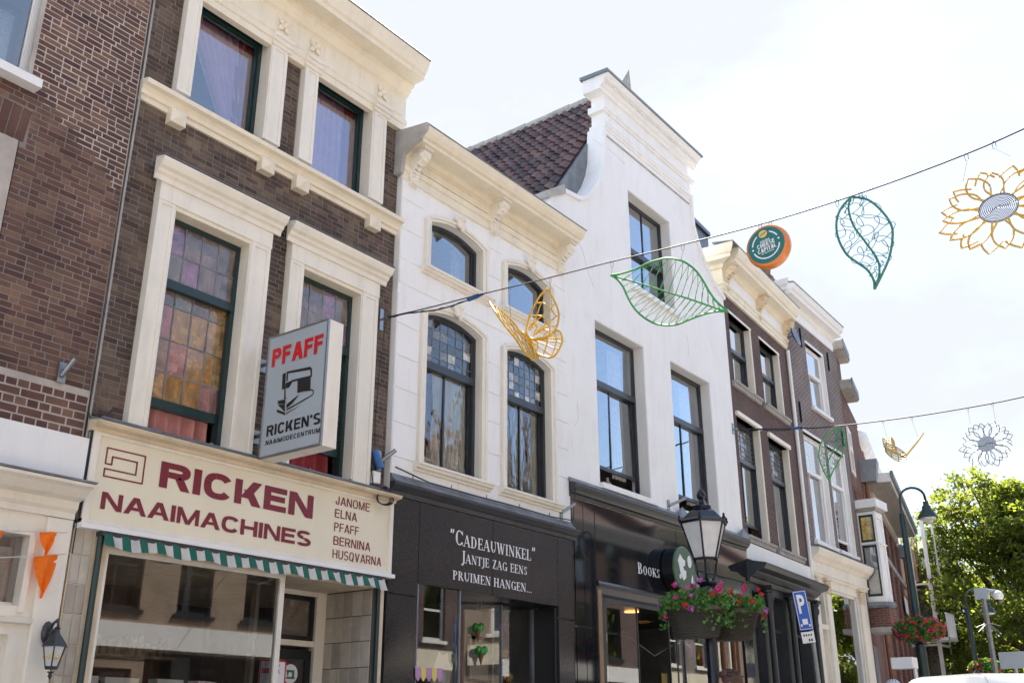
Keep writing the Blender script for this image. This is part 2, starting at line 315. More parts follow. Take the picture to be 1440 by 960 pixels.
# ---------------------------------------------------------------- building helpers
def solid(mb, x0, x1, z0, z1, holes, y0, y1):
    xs = sorted(set([x0, x1]+[min(max(h[i], x0), x1) for h in holes for i in (0, 1)]))
    for a, b in zip(xs, xs[1:]):
        if b-a < 1e-4: continue
        cuts = sorted((h[2], h[3]) for h in holes if h[0] < b-1e-4 and h[1] > a+1e-4); z = z0
        for c0, c1 in cuts:
            if c0 > z: mb.box(a, b, y0, y1, z, min(c0, z1))
            z = max(z, c1)
        if z < z1: mb.box(a, b, y0, y1, z, z1)
    return mb
def inhole(x0, x1, z0, z1, holes):
    return any(x1 > h[0] and x0 < h[1] and z1 > h[2] and z0 < h[3] for h in holes)
def lay_bricks(parent, x0, x1, z0, z1, holes, y, course, slen, hlen, joint, mtl, nparts, bond='mixed', proud=.012, clip=None):
    """every brick its own box; the nearest ones are parts, the rest one part"""
    out_ = []; z = z0; k = 0
    while z+course*.9 < z1:
        segs = [(x0, x1)]
        for h in holes:
            if z+course*.5 > h[2] and z+course*.5 < h[3]:
                ns = []
                for a, b in segs:
                    if h[1] <= a or h[0] >= b: ns.append((a, b)); continue
                    if h[0] > a: ns.append((a, h[0]))
                    if h[1] < b: ns.append((h[1], b))
                segs = ns
        for a, b in segs:
            x = a; i = rnd.randint(0, 1)
            first = True
            while x < b-.02:
                if bond == 'english': L_ = slen if k % 2 else hlen
                else: L_ = slen if (i % 2 == 0 or rnd.random() < .25) else hlen
                if first: L_ *= (.5 if k % 2 else 1.); first = False
                L_ = min(L_, b-x)
                if b-(x+L_) < .03: L_ = b-x
                if L_ > joint+.01 and not (clip and clip(x+L_/2, z+course/2)): out_.append((x, x+L_-joint, z, z+course-joint))
                x += L_; i += 1
        z += course; k += 1
    def d(b): return (b[0]**2+64+(b[2]-1.6)**2)
    out_.sort(key=d); full = {}
    near, nn = [], 0; rest = []
    for b in out_:
        L_ = round(b[1]-b[0], 3); key = 'S' if abs(L_-(slen-joint)) < .002 else ('H' if abs(L_-(hlen-joint)) < .002 else None)
        if key and nn < nparts: near.append((b, key)); nn += 1
        else: rest.append(b)
    hh = course-joint
    def proto(w, kk):
        mb = MB(); c = .003; mb.cham(-w/2, w/2, -proud, .01, -hh/2, hh/2, c); return mb.mesh('brick', mtl)
    pm = {('S', j): proto(slen-joint, j) for j in (0,)}; pm.update({('H', j): proto(hlen-joint, j) for j in (0,)})
    for b, key in near:
        o = obj('brick', None, None, parent, mesh=pm[(key, 0)], loc=((b[0]+b[1])/2, y+rnd.uniform(-.0015, .0015), (b[2]+b[3])/2))
        o.rotation_euler = (rnd.uniform(-.006,.006)*2, rnd.uniform(-.012,.012), rnd.uniform(-.01,.01))
    mb = MB()
    for b in rest:
        j = rnd.uniform(-.0015,.0015); q = rnd.uniform(-.0012,.0012)
        mb.cham(b[0], b[1], y-proud+j, y+.01, b[2]+q, b[3]+q, .003, rnd.random()+.001)
    if rest: obj('brickwork', mb, mtl, parent, kind='stuff')
def arc(x0, x1, zs, rise, n=10):
    if rise <= 0: return [(x0, zs), (x1, zs)]
    w = (x1-x0)/2; Rr = (w*w+rise*rise)/(2*rise); cx = (x0+x1)/2; cz = zs+rise-Rr
    a = math.asin(min(1, w/Rr)); return [(cx+Rr*math.sin(-a+2*a*i/n), cz+Rr*math.cos(-a+2*a*i/n)) for i in range(n+1)]
def arch_fill(mb, x0, x1, zs, rise, ztop, y0, y1):
    A = arc(x0, x1, zs, rise)
    for p, q in zip(A, A[1:]): mb.pxz([p, q, (q[0], ztop), (p[0], ztop)], y0, y1)
    return mb
def arch_band(mb, x0, x1, zs, rise, w, zb, y0, y1, sides=True):
    """moulding round an opening: two legs and a curved head"""
    A = arc(x0, x1, zs, rise); B_ = arc(x0-w, x1+w, zs+(w*.25 if rise else w), rise+w*.75 if rise else 0)
    if rise <= 0: A = [(x0, zs), (x1, zs)]; B_ = [(x0-w, zs+w), (x1+w, zs+w)]
    for i in range(len(A)-1): mb.pxz([A[i], A[i+1], B_[i+1], B_[i]], y0, y1)
    if sides:
        mb.pxz([(x0-w, zb), (x0, zb), A[0], B_[0]], y0, y1); mb.pxz([(x1, zb), (x1+w, zb), B_[-1], A[-1]], y0, y1)
    return mb
def pane(par, poly, y, mtl, tilt=0.):
    cx = sum(p[0] for p in poly)/len(poly); cz = sum(p[1] for p in poly)/len(poly); tx = rnd.uniform(-tilt, tilt); tz = rnd.uniform(-tilt, tilt)
    mb = MB(); mb.add([(p[0], y+(p[0]-cx)*tx+(p[1]-cz)*tz, p[1]) for p in poly], [tuple(range(len(poly)))])
    return obj('pane', mb, mtl, par)
def window(par, x0, x1, z0, z1, y=.12, rise=0., fm='frame', fw=.055, rail=None, rh=.08, hi=(), lo=(), hibar=(), gap=0., lead=None, gl='glass', gl_hi=None, bw=.028, tilt=.004, sw=.045, dep=.07):
    """sash window in an opening: frame > sashes, panes, mullions"""
    fm_ = M[fm] if isinstance(fm, str) else fm; f = MB(); zt = z1
    f.box(x0, x0+fw, y, y+dep, z0, zt); f.box(x1-fw, x1, y, y+dep, z0, zt); f.box(x0+fw, x1-fw, y, y+dep, z0, z0+fw)
    if rise: arch_fill(f, x0+fw, x1-fw, zt-fw-rise, rise, zt+.01, y, y+dep)
    else: f.box(x0+fw, x1-fw, y, y+dep, zt-fw, zt)
    w = obj('window', f, fm_, par)
    def sash(a, b, c, d, yy, cols, rows, glm, leads=None):
        s = MB(); s.box(a, a+sw, yy, yy+.035, c, d); s.box(b-sw, b, yy, yy+.035, c, d); s.box(a+sw, b-sw, yy, yy+.035, c, c+sw*1.3); s.box(a+sw, b-sw, yy, yy+.035, d-sw, d)
        obj('sash', s, fm_, w)
        X = [a+sw]+[q for q in cols]+[b-sw]; Zz = [c+sw*1.3]+[q for q in rows]+[d-sw]
        for q in cols: obj('mullion', MB().box(q-bw/2, q+bw/2, yy+.003, yy+.032, c+sw*1.3, d-sw), fm_, w)
        for q in rows: obj('glazing_bar', MB().box(a+sw, b-sw, yy+.005, yy+.03, q-bw/2, q+bw/2), fm_, w)
        if leads:
            nx, nz = leads; lb = MB(); xs = [X[0]+(X[-1]-X[0])*i/nx for i in range(nx+1)]; zs = [Zz[0]+(Zz[-1]-Zz[0])*i/nz for i in range(nz+1)]
            for i in range(nx):
                for j in range(nz):
                    mm_ = M[glm] if isinstance(glm, str) else M[rnd.choice(glm)]
                    pane(w, [(xs[i],zs[j]),(xs[i+1],zs[j]),(xs[i+1],zs[j+1]),(xs[i],zs[j+1])], yy+.018, mm_, .03)
            for q in xs[1:-1]: lb.box(q-.005, q+.005, yy+.012, yy+.022, zs[0], zs[-1])
            for q in zs[1:-1]: lb.box(xs[0], xs[-1], yy+.011, yy+.0215, q-.005, q+.005)
            obj('lead_came', lb, M['lead'], w)
        else:
            for i in range(len(X)-1):
                for j in range(len(Zz)-1): pane(w, [(X[i],Zz[j]),(X[i+1],Zz[j]),(X[i+1],Zz[j+1]),(X[i],Zz[j+1])], yy+.018, M[glm], tilt)
    a, b = x0+fw*.8, x1-fw*.8
    if rail is None: sash(a, b, z0+fw*.8, z1-fw*.8, y+.02, list(lo), list(hibar), gl, lead)
    else:
        sash(a, b, rail, z1-fw*.8, y+.008, list(hi), list(hibar), gl_hi or gl, lead)
        sash(a, b, z0+fw*.8+gap, rail+rh*.6, y+.048, list(lo), [], gl)
        obj('meeting_rail', MB().box(x0+fw*.5, x1-fw*.5, y-.008, y+.06, rail-.01, rail+rh), fm_, w)
    return w
def curtain(x0, x1, z0, z1, y, amp=.03, folds=7, n=40, lf=None, rf=None):
    mb = MB(); nz = 8; V = []
    for j in range(nz+1):
        t = j/nz; z = z0+(z1-z0)*t; a = lf(t) if lf else x0; b = rf(t) if rf else x1
        for i in range(n+1):
            s_ = i/n; V.append((a+(b-a)*s_, y+amp*math.sin(s_*folds*2*PI+1.3*math.sin(t*2))+amp*.4*math.sin(s_*folds*5.1+t*3), z))
    mb.add(V, [(j*(n+1)+i, j*(n+1)+i+1, (j+1)*(n+1)+i+1, (j+1)*(n+1)+i) for j in range(nz) for i in range(n)]); return mb
def shell(par, x0, x1, zt, slab=4.15, roof=True, yb=3., ym=.3, dp=9., side='stucco_grey', roommat='room'):
    obj('rear_rooms', MB().box(x0+.005, x1-.005, yb, dp, GZ, zt-.01), M[roommat], par)
    obj('side_wall', MB().box(x0+.002, x0+.1, ym+.002, yb-.002, GZ, zt-.012), M[side], par); obj('side_wall', MB().box(x1-.1, x1-.002, ym+.002, yb-.002, GZ, zt-.012), M[side], par)
    for z in ([slab] if slab else []): obj('floor_slab', MB().box(x0+.1, x1-.1, ym+.002, yb-.002, z, z+.2), M[roommat], par)
    if roof: obj('flat_roof', MB().box(x0+.003, x1-.003, ym, dp+.01, zt-.008, zt+.12), M['lead'], par)
# lettering ------------------------------------------------------------
def text_mesh(s, bold=0., shear=0., spacing=1.):
    cu = bpy.data.curves.new('lettering', 'FONT'); cu.body = s; cu.size = 1; cu.offset = bold; cu.shear = shear; cu.space_character = spacing; cu.resolution_u = 3
    o = bpy.data.objects.new('lettering', cu); me = bpy.data.meshes.new_from_object(o); bpy.data.objects.remove(o); bpy.data.curves.remove(cu); return me
def text(par, s, mtl, fn, box, bold=.02, shear=0., spacing=1.):
    """fn maps (u 0..1, v 0..1) over the lettering's box to a point"""
    me = text_mesh(s, bold, shear, spacing); P = [v.co.copy() for v in me.vertices]
    if not P: return
    a0 = min(p.x for p in P); a1 = max(p.x for p in P); b0 = min(p.y for p in P); b1 = max(p.y for p in P)
    for v in me.vertices:
        v.co = Vector(fn((v.co.x-a0)/(a1-a0), (v.co.y-b0)/(b1-b0), box))
    me.materials.append(mtl); return obj('lettering', None, None, par, mesh=me)
def on_wall(y): return lambda u, v, b: (b[0]+(b[1]-b[0])*u, y, b[2]+(b[3]-b[2])*v)
# serif capitals drawn with thick and thin strokes
T_, t_ = .19, .065
def _v(x, y0=0, y1=1, s=3): return ('v', x, y0, y1, s)
GL = {
 'A': (.92, [('l',.1,0,.44,1,t_),('l',.44,1,.80,0,T_),('l',.24,.34,.66,.34,t_),('s',.1,0,.26),('s',.78,0,.34)]),
 'B': (.78, [_v(.2),('a',.34,.76,.30,.24,-90,90),('a',.36,.27,.36,.27,-90,90),('h',.2,.45,1),('h',.2,.45,.52),('h',.2,.45,0)]),
 'C': (.82, [('a',.45,.5,.38,.5,38,322),('l',.76,.97,.76,.70,t_),('l',.76,.03,.76,.25,t_)]),
 'D': (.9, [_v(.2),('a',.38,.5,.42,.5,-90,90),('h',.2,.42,1),('h',.2,.42,0)]),
 'E': (.74, [_v(.2),('h',.2,.66,1),('h',.2,.55,.52),('h',.2,.70,0),('l',.66,1,.66,.76,t_),('l',.70,0,.70,.26,t_),('l',.54,.62,.54,.42,t_)]),
 'G': (.9, [('a',.45,.5,.38,.5,40,330),('v',.76,.02,.45,1),('l',.74,.97,.74,.72,t_)]),
 'H': (.95, [_v(.2),_v(.75),('h',.2,.75,.52)]),
 'I': (.4, [_v(.2)]),
 'J': (.45, [_v(.28,-.05,1,1),('a',.10,-.05,.18,.2,200,360)]),
 'K': (.88, [_v(.2),('l',.28,.42,.70,.97,t_),('l',.40,.58,.76,0,T_),('s',.70,1,.3),('s',.78,0,.3)]),
 'L': (.72, [_v(.2),('h',.2,.68,0),('l',.68,0,.68,.28,t_)]),
 'M': (1.12, [('l',.17,0,.17,1,t_),('l',.2,1,.54,.05,T_),('l',.56,.05,.90,1,t_),_v(.90),('s',.17,0,.26),('s',.12,1,.22)]),
 'N': (.95, [('l',.17,0,.17,1,t_),('l',.17,1,.76,.03,T_),('l',.78,0,.78,1,t_),('s',.17,0,.26),('s',.78,1,.26),('s',.12,1,.2)]),
 'O': (.92, [('a',.46,.5,.38,.5,0,360)]),
 'P': (.76, [_v(.2),('a',.34,.74,.34,.26,-90,90),('h',.2,.40,1),('h',.2,.40,.48)]),
 'R': (.86, [_v(.2),('a',.34,.75,.30,.25,-90,90),('h',.2,.40,1),('h',.2,.40,.50),('l',.42,.5,.76,0,T_),('s',.80,0,.22)]),
 'S': (.66, [('a',.33,.74,.23,.25,30,270),('a',.33,.26,.25,.25,-150,90),('l',.56,.96,.56,.74,t_),('l',.10,.04,.10,.26,t_)]),
 'T': (.8, [_v(.4),('h',.06,.74,1),('l',.06,1,.06,.76,t_),('l',.74,1,.74,.76,t_)]),
 'U': (.92, [('v',.2,.3,1,2),('a',.47,.3,.27,.3,180,360),('l',.75,.3,.75,1,t_),('s',.75,1,.26)]),
 'W': (1.2, [('l',.12,1,.36,0,T_),('l',.38,0,.60,.95,t_),('l',.56,1,.82,0,T_),('l',.84,0,1.06,1,t_),('s',.12,1,.3),('s',1.06,1,.24)]),
 'Z': (.76, [('h',.1,.66,1),('l',.62,1,.14,0,T_),('h',.1,.68,0),('l',.10,1,.10,.76,t_),('l',.68,0,.68,.26,t_)]),
 '.': (.3, [('l',.14,0,.14,.13,.14)]), ' ': (.34, []),
 '“': (.5, [('l',.14,.72,.20,.98,.12),('l',.34,.72,.40,.98,.12)]), '”': (.5, [('l',.14,.74,.20,1,.12),('l',.34,.74,.40,1,.12)]),
}
def serif(par, s, mtl, x0, x1, z0, z1, y, small=.76):
    """capitals at full height for capitals in s, small capitals for the lower-case letters"""
    mb = MB(); k = [0]
    def seg(a, b, w, sc_, ox):
        d = Vector((b[0]-a[0], b[1]-a[1])); L_ = d.length or 1e-6; n = Vector((-d.y, d.x))/L_*w/2; k[0] += 1
        yy = y-.0002*(k[0] % 5); pts = [(a[0]+n.x,a[1]+n.y),(a[0]-n.x,a[1]-n.y),(b[0]-n.x,b[1]-n.y),(b[0]+n.x,b[1]+n.y)]
        mb.add([(ox+p[0]*sc_, yy, p[1]*sc_) for p in pts], [(0,1,2,3)])
    ox = 0
    for ch in s:
        up = ch.upper(); sc_ = small if ch.islower() else 1.; adv, st = GL.get(up, GL[' '])
        for q in st:
            if q[0] == 'v':
                _, x, a, b, sf = q; seg((x,a),(x,b),T_,sc_,ox)
                if sf & 1: seg((x-.17,b-.03),(x+.17,b-.03),t_,sc_,ox)
                if sf & 2 and a <= 0.31 and sf == 3: seg((x-.17,a+.03),(x+.17,a+.03),t_,sc_,ox)
            elif q[0] == 'h': seg((q[1],q[3]+(.03 if q[3] < .1 else -.03)),(q[2],q[3]+(.03 if q[3] < .1 else -.03)),t_,sc_,ox)
            elif q[0] == 's': seg((q[1]-q[3]/2,q[2]+(.03 if q[2] < .5 else -.03)),(q[1]+q[3]/2,q[2]+(.03 if q[2] < .5 else -.03)),t_,sc_,ox)
            elif q[0] == 'l': seg((q[1],q[2]),(q[3],q[4]),q[5],sc_,ox)
            elif q[0] == 'a':
                _, cx, cy, rx, ry, a0, a1 = q; n = 14; pr = None
                for i in range(n+1):
                    a = math.radians(a0+(a1-a0)*i/n); c = abs(math.cos(a)); w = t_+(T_-t_)*c**1.3
                    o_ = (cx+rx*math.cos(a), cy+ry*math.sin(a)); i_ = (cx+(rx-w)*math.cos(a), cy+(ry-min(w,.075))*math.sin(a))
                    if pr:
                        k[0] += 1; yy = y-.0002*(k[0] % 5); mb.add([(ox+p[0]*sc_, yy, p[1]*sc_) for p in (pr[0], pr[1], i_, o_)], [(0,1,2,3)])
                    pr = (o_, i_)
        ox += adv*sc_+.05
    V = mb.v; a1 = max(p[0] for p in V); a0 = min(p[0] for p in V)
    mb.v = [(x0+(p[0]-a0)/(a1-a0)*(x1-x0), p[1], z0+p[2]*(z1-z0)) for p in V]
    me = mb.mesh('lettering', mtl, fix=False); return obj('lettering', None, None, par, mesh=me)
TS = .24
def sans(par, s, mtl, fn, box, T=.24, W=1.0, gap=.13):
    """grotesque capitals; T stem thickness, W letter width, both in letter heights"""
    mb = MB(); H = T*.80; k = [0]; lift = [0.]
    def poly(P, ox): k[0] += 1; mb.add([(ox+p[0], p[1], (k[0] % 7)) for p in P], [tuple(range(len(P)))])
    def R_(x0,x1,y0,y1,ox): poly([(x0,y0),(x1,y0),(x1,y1),(x0,y1)],ox)
    def D_(xb,xt,y0,y1,ox,w=None): w = w or T*1.06; poly([(xb,y0),(xb+w,y0),(xt+w,y1),(xt,y1)],ox)
    def ring(cx,cy,rx,ry,a0,a1,ox,e=2.4,n=22):
        def pt(a,rx,ry): c,s_ = math.cos(a),math.sin(a); return (cx+rx*math.copysign(abs(c)**(2/e),c), cy+ry*math.copysign(abs(s_)**(2/e),s_))
        for i in range(n):
            a,b = [math.radians(a0+(a1-a0)*j/n) for j in (i,i+1)]; poly([pt(a,rx,ry),pt(b,rx,ry),pt(b,rx-T,ry-H),pt(a,rx-T,ry-H)],ox)
    ox = 0
    for ch in s:
        w = W*{'I':T/W,'J':.72,'L':.80,'E':.88,'F':.84,'M':1.18,'S':.95,' ':.4,"'":T/W,'P':.92,'B':.98,'T':.9,'A':1.1,'V':1.05}.get(ch,1.)
        if ch == 'I': R_(0,w,0,1,ox)
        elif ch == "'": R_(0,w,.7,1,ox)
        elif ch == 'N': R_(0,T*.95,0,1,ox); R_(w-T*.95,w,0,1,ox); D_(w-T*1.15,0,0,1,ox,T*1.15)
        elif ch == 'M': R_(0,T*.9,0,1,ox); R_(w-T*.9,w,0,1,ox); D_(w/2-T*.5,0,0,1,ox,T); D_(w/2-T*.5,w-T,0,1,ox,T)
        elif ch == 'H': R_(0,T,0,1,ox); R_(w-T,w,0,1,ox); R_(T,w-T,.5-H/2,.5+H/2,ox)
        elif ch in 'EF': R_(0,T,0,1,ox); R_(T,w,1-H,1,ox); R_(T,w*.93,.5-H/2+.02,.5+H/2+.02,ox); (R_(T,w,0,H,ox) if ch == 'E' else None)
        elif ch == 'L': R_(0,T,0,1,ox); R_(T,w,0,H,ox)
        elif ch == 'T': R_(w/2-T/2,w/2+T/2,0,1-H,ox); R_(0,w,1-H,1,ox)
        elif ch == 'A': D_(0,w/2-T*.62,0,1,ox,T*1.12); D_(w-T*1.12,w/2-T*.5,0,1,ox,T*1.12); R_(w*.25,w*.75,.24,.24+H*.85,ox)
        elif ch == 'V': D_(w/2-T*.62,0,0,1,ox,T*1.12); D_(w/2-T*.5,w-T*1.12,0,1,ox,T*1.12)
        elif ch == 'K': R_(0,T,0,1,ox); D_(T*.8,w-T*1.35,.28,1,ox,T*1.3); D_(w-T*1.3,w*.32,0,.62,ox,T*1.3)
        elif ch == 'O' or ch == 'Q': ring(w/2,.5,w/2,.52,0,360,ox,2.5,40); (D_(w-T*1.1,w*.55,-.08,.30,ox,T*.9) if ch == 'Q' else None)
        elif ch == 'C': ring(w/2,.5,w/2,.52,33,327,ox,2.5,34)
        elif ch == 'U': R_(0,T,.4,1,ox); R_(w-T,w,.4,1,ox); ring(w/2,.42,w/2,.44,180,360,ox)
        elif ch == 'J': R_(w-T,w,.35,1,ox); ring(w/2,.36,w/2,.38,175,360,ox)
        elif ch == 'D': R_(0,T,0,1,ox); R_(T,w*.5,0,H,ox); R_(T,w*.5,1-H,1,ox); ring(w*.48,.5,w*.52,.5,-90,90,ox)
        elif ch in 'PRB':
            q = .285 if ch != 'B' else .25; R_(0,T,0,1,ox); R_(T,w*.6,1-H,1,ox); R_(T,w*.6,1-2*q-.02,1-2*q+H-.02,ox); ring(w*.6,1-q-.01,w*.38,q+.01,-90,90,ox,2.3,14)
            if ch == 'R': D_(w-T*1.12,w*.46,0,.5,ox,T*1.14)
            if ch == 'B': R_(T,w*.6,0,H,ox); ring(w*.6,.265,w*.4,.265,-90,90,ox,2.3,14)
        elif ch == 'S': ring(w/2,.735,w/2*.96,.285,25,262,ox,2.3,24); ring(w/2,.265,w/2,.285,-155,82,ox,2.3,24); D_(w*.40,w*.34,.45,.55,ox,w*.26)
        ox += w+gap*(.7 if ch == 'A' else 1)
    a0 = min(p[0] for p in mb.v); a1 = max(p[0] for p in mb.v); b0, b1 = 0., 1.
    V = []
    for p in mb.v:
        q = Vector(fn((p[0]-a0)/(a1-a0), (p[1]-b0)/(b1-b0), box)); V.append(tuple(q+Vector(fn.lift)*(p[2]*.00025) if hasattr(fn,'lift') else q))
    mb.v = V; me = mb.mesh('lettering', mtl, fix=False); return obj('lettering', None, None, par, mesh=me)
def console(par, x0, x1, z0, z1, d, mtl, y=0., name='console'):
    """scrolled bracket with a leaf down its face"""
    h = z1-z0; w = x1-x0; cx = (x0+x1)/2; mb = MB()
    pr = [(0,z0),(d*.18,z0),(d*.30,z0+h*.08),(d*.22,z0+h*.22),(d*.24,z0+h*.38),(d*.42,z0+h*.54),(d*.72,z0+h*.64),(d*.92,z0+h*.76),(d*.90,z0+h*.90),(d*.8,z0+h*.93),(0,z0+h*.93)]
    mb.sweep(pr, x0+w*.1, x1-w*.1, y); mb.box(x0, x1, y-d*1., y, z0+h*.93, z1)
    for sx in (x0+w*.1, x1-w*.1):
        for (dd, zz_, rr) in ((.72,.79,.16),(.2,.12,.10)): mb.ball((sx, y-d*dd, z0+h*zz_), (w*.14, h*rr*.62, h*rr*.62), 8, 6)
    for i in range(7):
        t = i/6; zc = z0+h*(.04+.62*t); dd = d*(.30-.1*math.sin(t*PI)+.45*t*t)
        mb.ball((cx, y-dd, zc), (w*.26, d*.10, h*.06), 8, 5)
        for s_ in (-1, 1): mb.ball((cx+s_*w*.24, y-dd+.01, zc+h*.03), (w*.15, d*.09, h*.05), 6, 4)
    return obj(name, mb, mtl, par, smooth=True)
# ================================================================ SETTING
def struct(name, mb, m_): o = obj(name, mb, m_); o['kind'] = 'structure'; return o
struct('ground', MB().box(-400, 900, -400, 600, GZ-.6, GZ-.13), M['asphalt'])
struct('road', MB().box(-60, 260, -10.4, -3.2, GZ-.125, GZ-.12), M['asphalt'])
pv = MB(); pv.box(-60, 26.4, -3.05, .3, GZ-.13, GZ); pv.box(-60, 260, -13.3, -10.55, GZ-.13, GZ); struct('pavement', pv, M['paving'])
kb = MB(); kb.box(-60, 60, -3.2, -3.05, GZ-.13, GZ+.003); kb.box(-60, 260, -10.55, -10.4, GZ-.13, GZ+.003); struct('kerb', kb, M['stone'])
# ================================================================ 1: plum brick house at the left edge
YB = .05
b1 = thing('brick_house', 'plum brick house at the left edge, white band over a cream shopfront', 'house', (3, 0, GZ))
H1 = [(2.3,3.49,7.07,8.85), (2.3,3.5,4.75,6.47)]
w_ = MB(); solid(w_, .6, 4.52, 3.98, 10.6, H1, YB, .35); obj('wall', w_, M['mortar_dim'], b1)
rp = MB(); solid(rp, 2.3, 4.515, 3.99, 4.425, H1, YB-.0012, YB+.01)
for i in range(17):       # repointed patch with pale joints, its lower edge stepped
    xa = 3.45+i*.0625; zb_ = 7.16-.0572*round((i*.85+(1.6 if i % 3 == 0 else 0)-(.8 if i % 5 == 2 else 0))*.9); rp.box(xa, xa+.0628, YB-.0012-.00002*i, YB+.01, zb_, 10.0)
obj('repointed_joints', rp, M['mortar_pale'], b1)
def arch1(x, z): return (6.45 < z < 6.84 and 2.2 < x < 3.62)
lay_bricks(b1, 2.3, 4.515, 4.0, 4.42, H1, YB, .075, .215, .105, .013, M['brick_plum'], 60, 'english', proud=.004)
lay_bricks(b1, 2.3, 4.515, 4.425, 10.0, H1+[(2.2,3.56,6.45,6.83)], YB, .0572, .172, .086, .0095, M['brick_plum'], 235, proud=.0035)
for i in range(14):      # brick-on-end arch over the lower window
    xx = 2.36+i*.088; a = (xx-2.9)*.16
    mb = MB(); mb.cham(-.038, .038, -.014, .02, -.165, .165, .004); o = obj('brick', mb, M['brick_plum'], b1, loc=(xx, YB+.006, 6.64)); o.rotation_euler = (0, a, 0)
shell(b1, .6, 4.53, 10.6, slab=6.9)
window(b1, 2.3, 3.49, 7.12, 8.85, y=.13, fm=M['white'], fw=.07, rail=None, gl='glass', dep=.1, sw=.02)
w = window(b1, 2.42, 3.42, 7.16, 8.8, y=.19, fm='teal', fw=.055, rail=7.86, rh=.07, gl='glass')
bl = MB()
for i in range(46): bl.box(2.46, 3.36, .300, .325, 7.2+i*.034, 7.2+i*.034+.026)
obj('blind', bl, M['blind'], b1)
obj('window_sill', MB().box(2.25, 3.54, -.08, .2, 6.99, 7.075), M['white'], b1)
fw_ = MB().box(3.42, 3.50, .10, .2, 4.78, 6.46).box(2.3, 3.42, .10, .2, 6.38, 6.46); obj('window_casing', fw_, M['white'], b1)
window(b1, 2.3, 3.42, 4.78, 6.38, y=.13, fm='teal', fw=.05, rail=5.7, gl='glass')
obj('plaster_band', MB().box(.6, 4.545, -.02, .3, 3.60, 3.985), M['white'], b1)
obj('joint_strip', MB().tube([(4.537, .03, 4.0), (4.54, .03, 5.2), (4.533, .03, 6.4), (4.54, .03, 7.6), (4.535, .03, 10.4)], .011, 6), M['stone'], b1)
sf = obj('shopfront_cornice', MB().sweep([(0,3.28),(.03,3.28),(.03,3.33),(.06,3.36),(.07,3.42),(.15,3.44),(.22,3.50),(.27,3.52),(.27,3.545),(0,3.61)], .6, 4.52, .02), M['cream_pale'], b1)
obj('lead_flashing', MB().sweep([(0,3.548),(.285,3.55),(.285,3.565),(0,3.625)], .6, 4.535, .02), M['lead'], sf)
S = MB(); solid(S, .6, 4.53, GZ, 3.28, [(2.6,4.17,2.55,3.1),(2.8,4.14,GZ,2.33)], .02, .3); obj('shopfront', S, M['cream_pale'], b1)
obj('pilaster', MB().cham(4.29, 4.51, -.03, .05, GZ, 3.27, .012), M['cream_pale'], b1)
obj('transom_sill', MB().sweep([(0,2.41),(.05,2.42),(.06,2.46),(0,2.47)], 2.6, 4.28, .02), M['cream_pale'], b1)
f = MB(); f.box(2.6, 4.2, -.01, .02, 3.10, 3.15); f.box(4.17, 4.22, -.01, .02, 2.5, 3.10); obj('window_trim', f, M['cream_pale'], b1)
w = obj('window', MB().box(2.6, 4.17, .1, .13, 2.55, 2.58), M['cream_pale'], b1); pane(w, [(2.6,2.58),(4.17,2.58),(4.17,3.1),(2.6,3.1)], .10, M['glass'])
obj('lace_curtain', curtain(2.6, 4.16, 2.56, 3.02, .2, .012, 16, 60), M['net'], b1)
d = obj('door', MB().box(2.85, 4.14, .08, .12, GZ, 2.33), M['cream_pale'], b1); pane(d, [(3.0,1.4),(4.0,1.4),(4.0,2.2),(3.0,2.2)], .075, M['gloss_black'])
dr = MB(); dr.tube([(4.56,-.02,3.3),(4.56,-.02,4.05),(4.565,-.03,4.14),(4.62,-.05,4.18),(4.72,-.02,4.30)], .011); dr.tube([(4.58,-.03,3.3),(4.585,-.03,4.1),(4.66,-.06,4.13)], .008); dr.tube([(4.54,-.02,3.0),(4.545,-.02,4.1),(4.50,0,4.22)], .006)
top('cable_run', dr, M['cable'], 'grey cables climbing the wall between the plum brick house and the cream shop sign', 'cable')
# flag holder, pennants, wall lantern
fb = thing('flagpole_bracket', 'steel flagpole holder on the plum brick wall at the left', 'flagpole bracket', (4.22, YB, 4.42))
obj('plate', MB().box(4.185, 4.255, .02, .037, 4.42, 4.6), M['steel'], fb); obj('socket', MB().tube([(4.22,.02,4.48),(4.25,-.10,4.62)], .024, 10), M['steel'], fb)
def pennants(lab, p0, p1, tips, sag=.03):
    t = thing('bunting', lab, 'bunting', (p0[0], p0[1], min(p0[2], p1[2])-.35)); P = []
    for i in range(21):
        s = i/20; P.append((p0[0]+(p1[0]-p0[0])*s, p0[1]+(p1[1]-p0[1])*s, p0[2]+(p1[2]-p0[2])*s-sag*4*s*(1-s)))
    obj('string', MB().tube(P, .004, 5), M['net'], t)
    for a, b, h in tips:
        q = [Vector(p0).lerp(Vector(p1), s) - Vector((0,0,sag*4*s*(1-s))) for s in (a, b)]; mid = (q[0]+q[1])/2; n = 6; V = []; F = []
        for j in range(n+1):
            k_ = 1-j/n
            for i in range(n+1):
                u = (i/n-.5)*k_+.5; p = q[0].lerp(q[1], u); V.append((p.x, p.y+.02*math.sin(i*1.3+j*.8), p.z-h*j/n))
        F = [(j*(n+1)+i, j*(n+1)+i+1, (j+1)*(n+1)+i+1, (j+1)*(n+1)+i) for j in range(n) for i in range(n)]
        obj('pennant', MB().add(V, F), M['flag'], t)
    return t
pennants('upper string of orange pennants across the cream shopfront', (3.1,-.3,2.99), (4.50,-.02,3.17), [(.42,.57,.2),(.785,.915,.19)], .01)
pennants('lower string of orange pennants with the larger flag, below the other string', (3.1,-.3,2.76), (4.52,-.02,3.0), [(.36,.54,.28),(.76,.945,.34)], .02)
